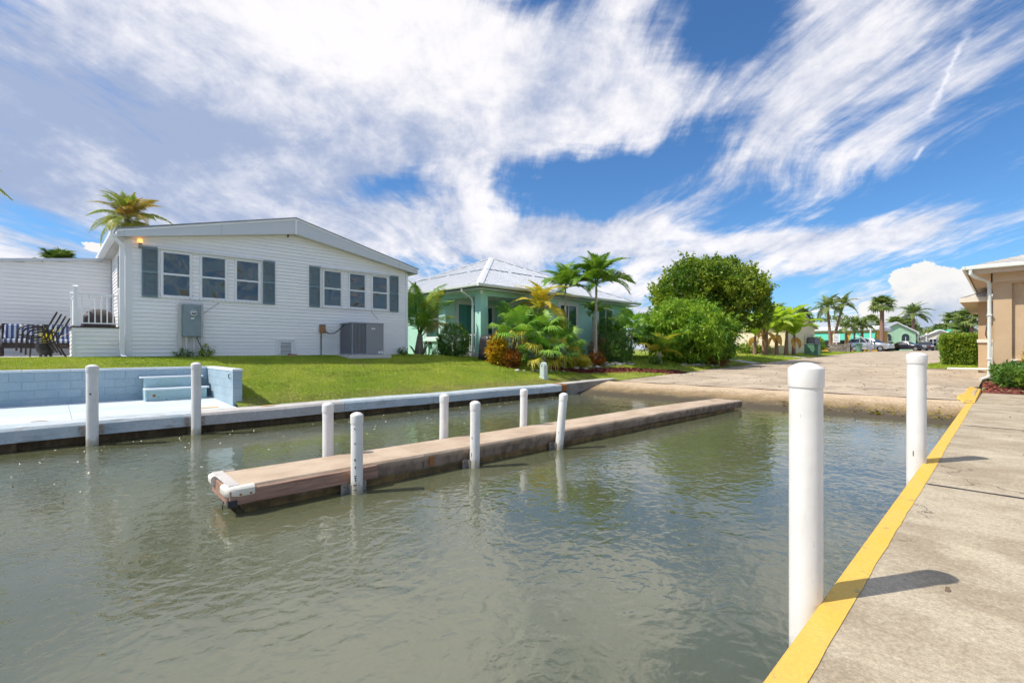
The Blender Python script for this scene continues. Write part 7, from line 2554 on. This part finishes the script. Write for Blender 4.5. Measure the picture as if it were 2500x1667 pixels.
# palms and trees at the far end
palm('cabbage_palm', 'tall cabbage palm with straight trunk above the parked cars', -12.3, 85.6, 8.0, None, FANFAR, 46, 1.05, (-.75, 1.45), (.28, .24), 'bark_red', ring=.01)
palm('coconut_palm', 'feathery palm rising behind the mint cottage', -11.6, 112.0, 8.0, None, FRFAR, 17, 1.45, (-.5, 1.35), (.3, .2), 'bark_red')
palm('coconut_palm', 'leaning palm with full crown left of the golden house', -15.2, 70.2, 7.0, None, FRFAR, 15, 1.12, (-.6, 1.2), (.2, .13), 'bark_red', lean=(-.3, -.2))
palm('coconut_palm', 'second leaning palm crossing the first left of the golden house', -15.2, 71.0, 7.4, None, FRFAR, 14, 1.0, (-.6, 1.2), (.2, .13), 'bark_red', lean=(.8, 1.6))
for i, (x, y, h_, lb) in enumerate(((-15.2, 78.2, 4.6, 'leftmost short palm before the golden house'), (-14.5, 79.8, 5.1, 'middle short palm before the golden house'), (-13.8, 81.0, 4.9, 'rightmost short palm before the golden house'))):
    palm('short_palm', lb, x, y, h_, None, FRFAR, 13, .95, (-.5, 1.25), (.14, .1), 'bark_red')
for i, (x, y, h_, lb) in enumerate(((-20.5, 66.5, 6.2, 'dark palm behind the yellow house roof'), (-18.4, 69.5, 5.6, 'bushy palm between the yellow house and the leaning palms'), (-15.5, 98.0, 6.0, 'rounded palm behind the golden house roof'),
                                    (-14.6, 116.0, 6.6, 'palm behind the cottage ridge'), (-13.0, 119.0, 6.3, 'palm right behind the cottage gable'))):
    palm('cabbage_palm', lb, x, y, h_, None, FANFAR, 30, 1.15, (-.7, 1.4), (.22, .18), 'bark_red')
shrub('street_hedge', -15.2, 62.5, 1.0, 1.6, 1.7, MT['hedgeleaf'], 'green hedge between the utility cabinet and the golden house', 260, 9, .2, .12)


def far_tree(x, y, r_, h_, label, cl=150, L=.55):
    z = zroad(y)
    t_ = thing('distant_tree', (x, y, z), label, 'tree', 'distant trees closing the street')
    lb_ = [(x, y, z + h_ * .6, r_, r_, h_ * .4)] + [(x + r_ * .6 * math.cos(a_), y + r_ * .6 * math.sin(a_), z + h_ * random.uniform(.45, .75), r_ * .55, r_ * .55, h_ * .28) for a_ in np.linspace(0, 2 * PI, 5, endpoint=False) + random.random()]
    foliage('crown', t_, lb_, MT['frond_far'], cl, 8, L, L * .6, size=L * .8, inner=.2)
    MB().tube([(x, y, z - .1), (x, y, z + h_ * .5)], [.25, .15], 7).build('trunk', MT['wood_dark'], t_)


spots = [(-12.2, 125, 2.6, 4.6, 'bushy tree right of the mint cottage'), (-9.6, 135, 2.4, 4.4, 'low bushy tree left of the white tower block'), (-6.0, 150, 3.0, 5.2, 'dark tree in front of the white tower block'),
         (-8.5, 165, 3.2, 5.5, 'tree in the gap left of the tower block'), (-2.5, 160, 3.0, 4.5, 'tree beside the teal roofed cottage'), (-25, 118, 5, 7, 'broad tree far behind the golden house'),
         (-36, 112, 6, 7.5, 'broad tree far left behind the yellow house'), (-48, 100, 6, 7.5, 'large tree beyond the mint house roof'), (-60, 80, 6, 8, 'large tree far beyond the mint house'),
         (3, 175, 4, 6, 'tree behind the clipped hedge'), (-18, 185, 5, 6.5, 'tree at the end of the side street'), (-14, 205, 4, 6, 'farthest tree on the street axis')]
for s_ in spots:
    far_tree(*s_)
palm('cabbage_palm', 'far palm left above the clipped hedge', -7.6, 142.0, 7.6, None, FANFAR, 30, 1.9, (-.8, 1.4), (.3, .26), 'bark_red')
palm('cabbage_palm', 'tall far palm nearest the tan building', -4.6, 128.0, 7.6, None, FANFAR, 34, 1.7, (-.8, 1.4), (.3, .26), 'bark_red')
palm('cabbage_palm', 'shorter far palm beside the tall one near the tan building', -6.0, 131.0, 5.8, None, FANFAR, 28, 1.5, (-.8, 1.4), (.3, .26), 'bark_red')
palm('cabbage_palm', 'small far palm over the street end', -10.0, 140.0, 5.6, None, FANFAR, 26, 1.4, (-.8, 1.4), (.3, .26), 'bark_red')
cottage('white_cottage', 'small white cottage at the far end of the street', -8.4, 118.0, 5.0, 8.0, 2.6, 1.2, MT['cream'], MT['far_white'], R(10), ((-1.0, .9, .9, 1.2), (1.1, .9, .9, 1.2)))
cottage('teal_roof_cottage', 'small cottage with teal metal roof behind the hedge', -4.4, 132.0, 7.0, 8.0, 2.8, 1.5, MT['far_white'], MT['teal_awning'], R(60), ((0, 1.0, .9, 1.2),))
for i, (x, y) in enumerate(((-11.4, 108.0), (-10.6, 108.5), (-9.8, 112.0))):
    lp = thing('white_post', (x, y, zroad(y)), ['white lamp post left in front of the far cottage', 'white lamp post between the dark cars and the cottage', 'white lamp post at the cottage garden'][i], 'post', 'white posts along the street end')
    MB().cyl((x, y, zroad(y) - .05), (x, y, zroad(y) + 2.6), .10, n=8).build('post_shaft', MT['far_white'], lp)
    MB().lathe([(.16, 0), (.26, .15), (.22, .4), (.05, .5)], (x, y, zroad(y) + 2.6), 10).build('lamp_head', MT['far_white'], lp, smooth=True)
for i, (x, y) in enumerate(((-12.8, 96.5), (-8.0, 115.0))):
    shrub('street_shrub', x, y, .8, .8, 1.3, MT['hedgeleaf'], ['orange green shrub behind the dark cars', 'green shrub before the far white cottage'][i], 120, 8, .2, .1)

# white tower block on the horizon
tw = thing('tower_block', (-37.0, 565.0, 1.5), 'white apartment tower block on the far horizon', 'building')
bx('wall', MT['far_white'], tw, -44.5, -30, 565, 580, 1.0, 22.0)
bx('penthouse', MT['far_white'], tw, -40, -33.5, 567, 578, 22.0, 25.5)
for i in range(7):
    bx('window_band', MT['far_glass'], tw, -44, -30.5, 564.6, 564.99, 3.2 + i * 2.8, 4.7 + i * 2.8)
    bx('balcony', MT['far_white'], tw, -44.2, -30.3, 563.4, 564.98, 2.2 + i * 2.8, 3.1 + i * 2.8)
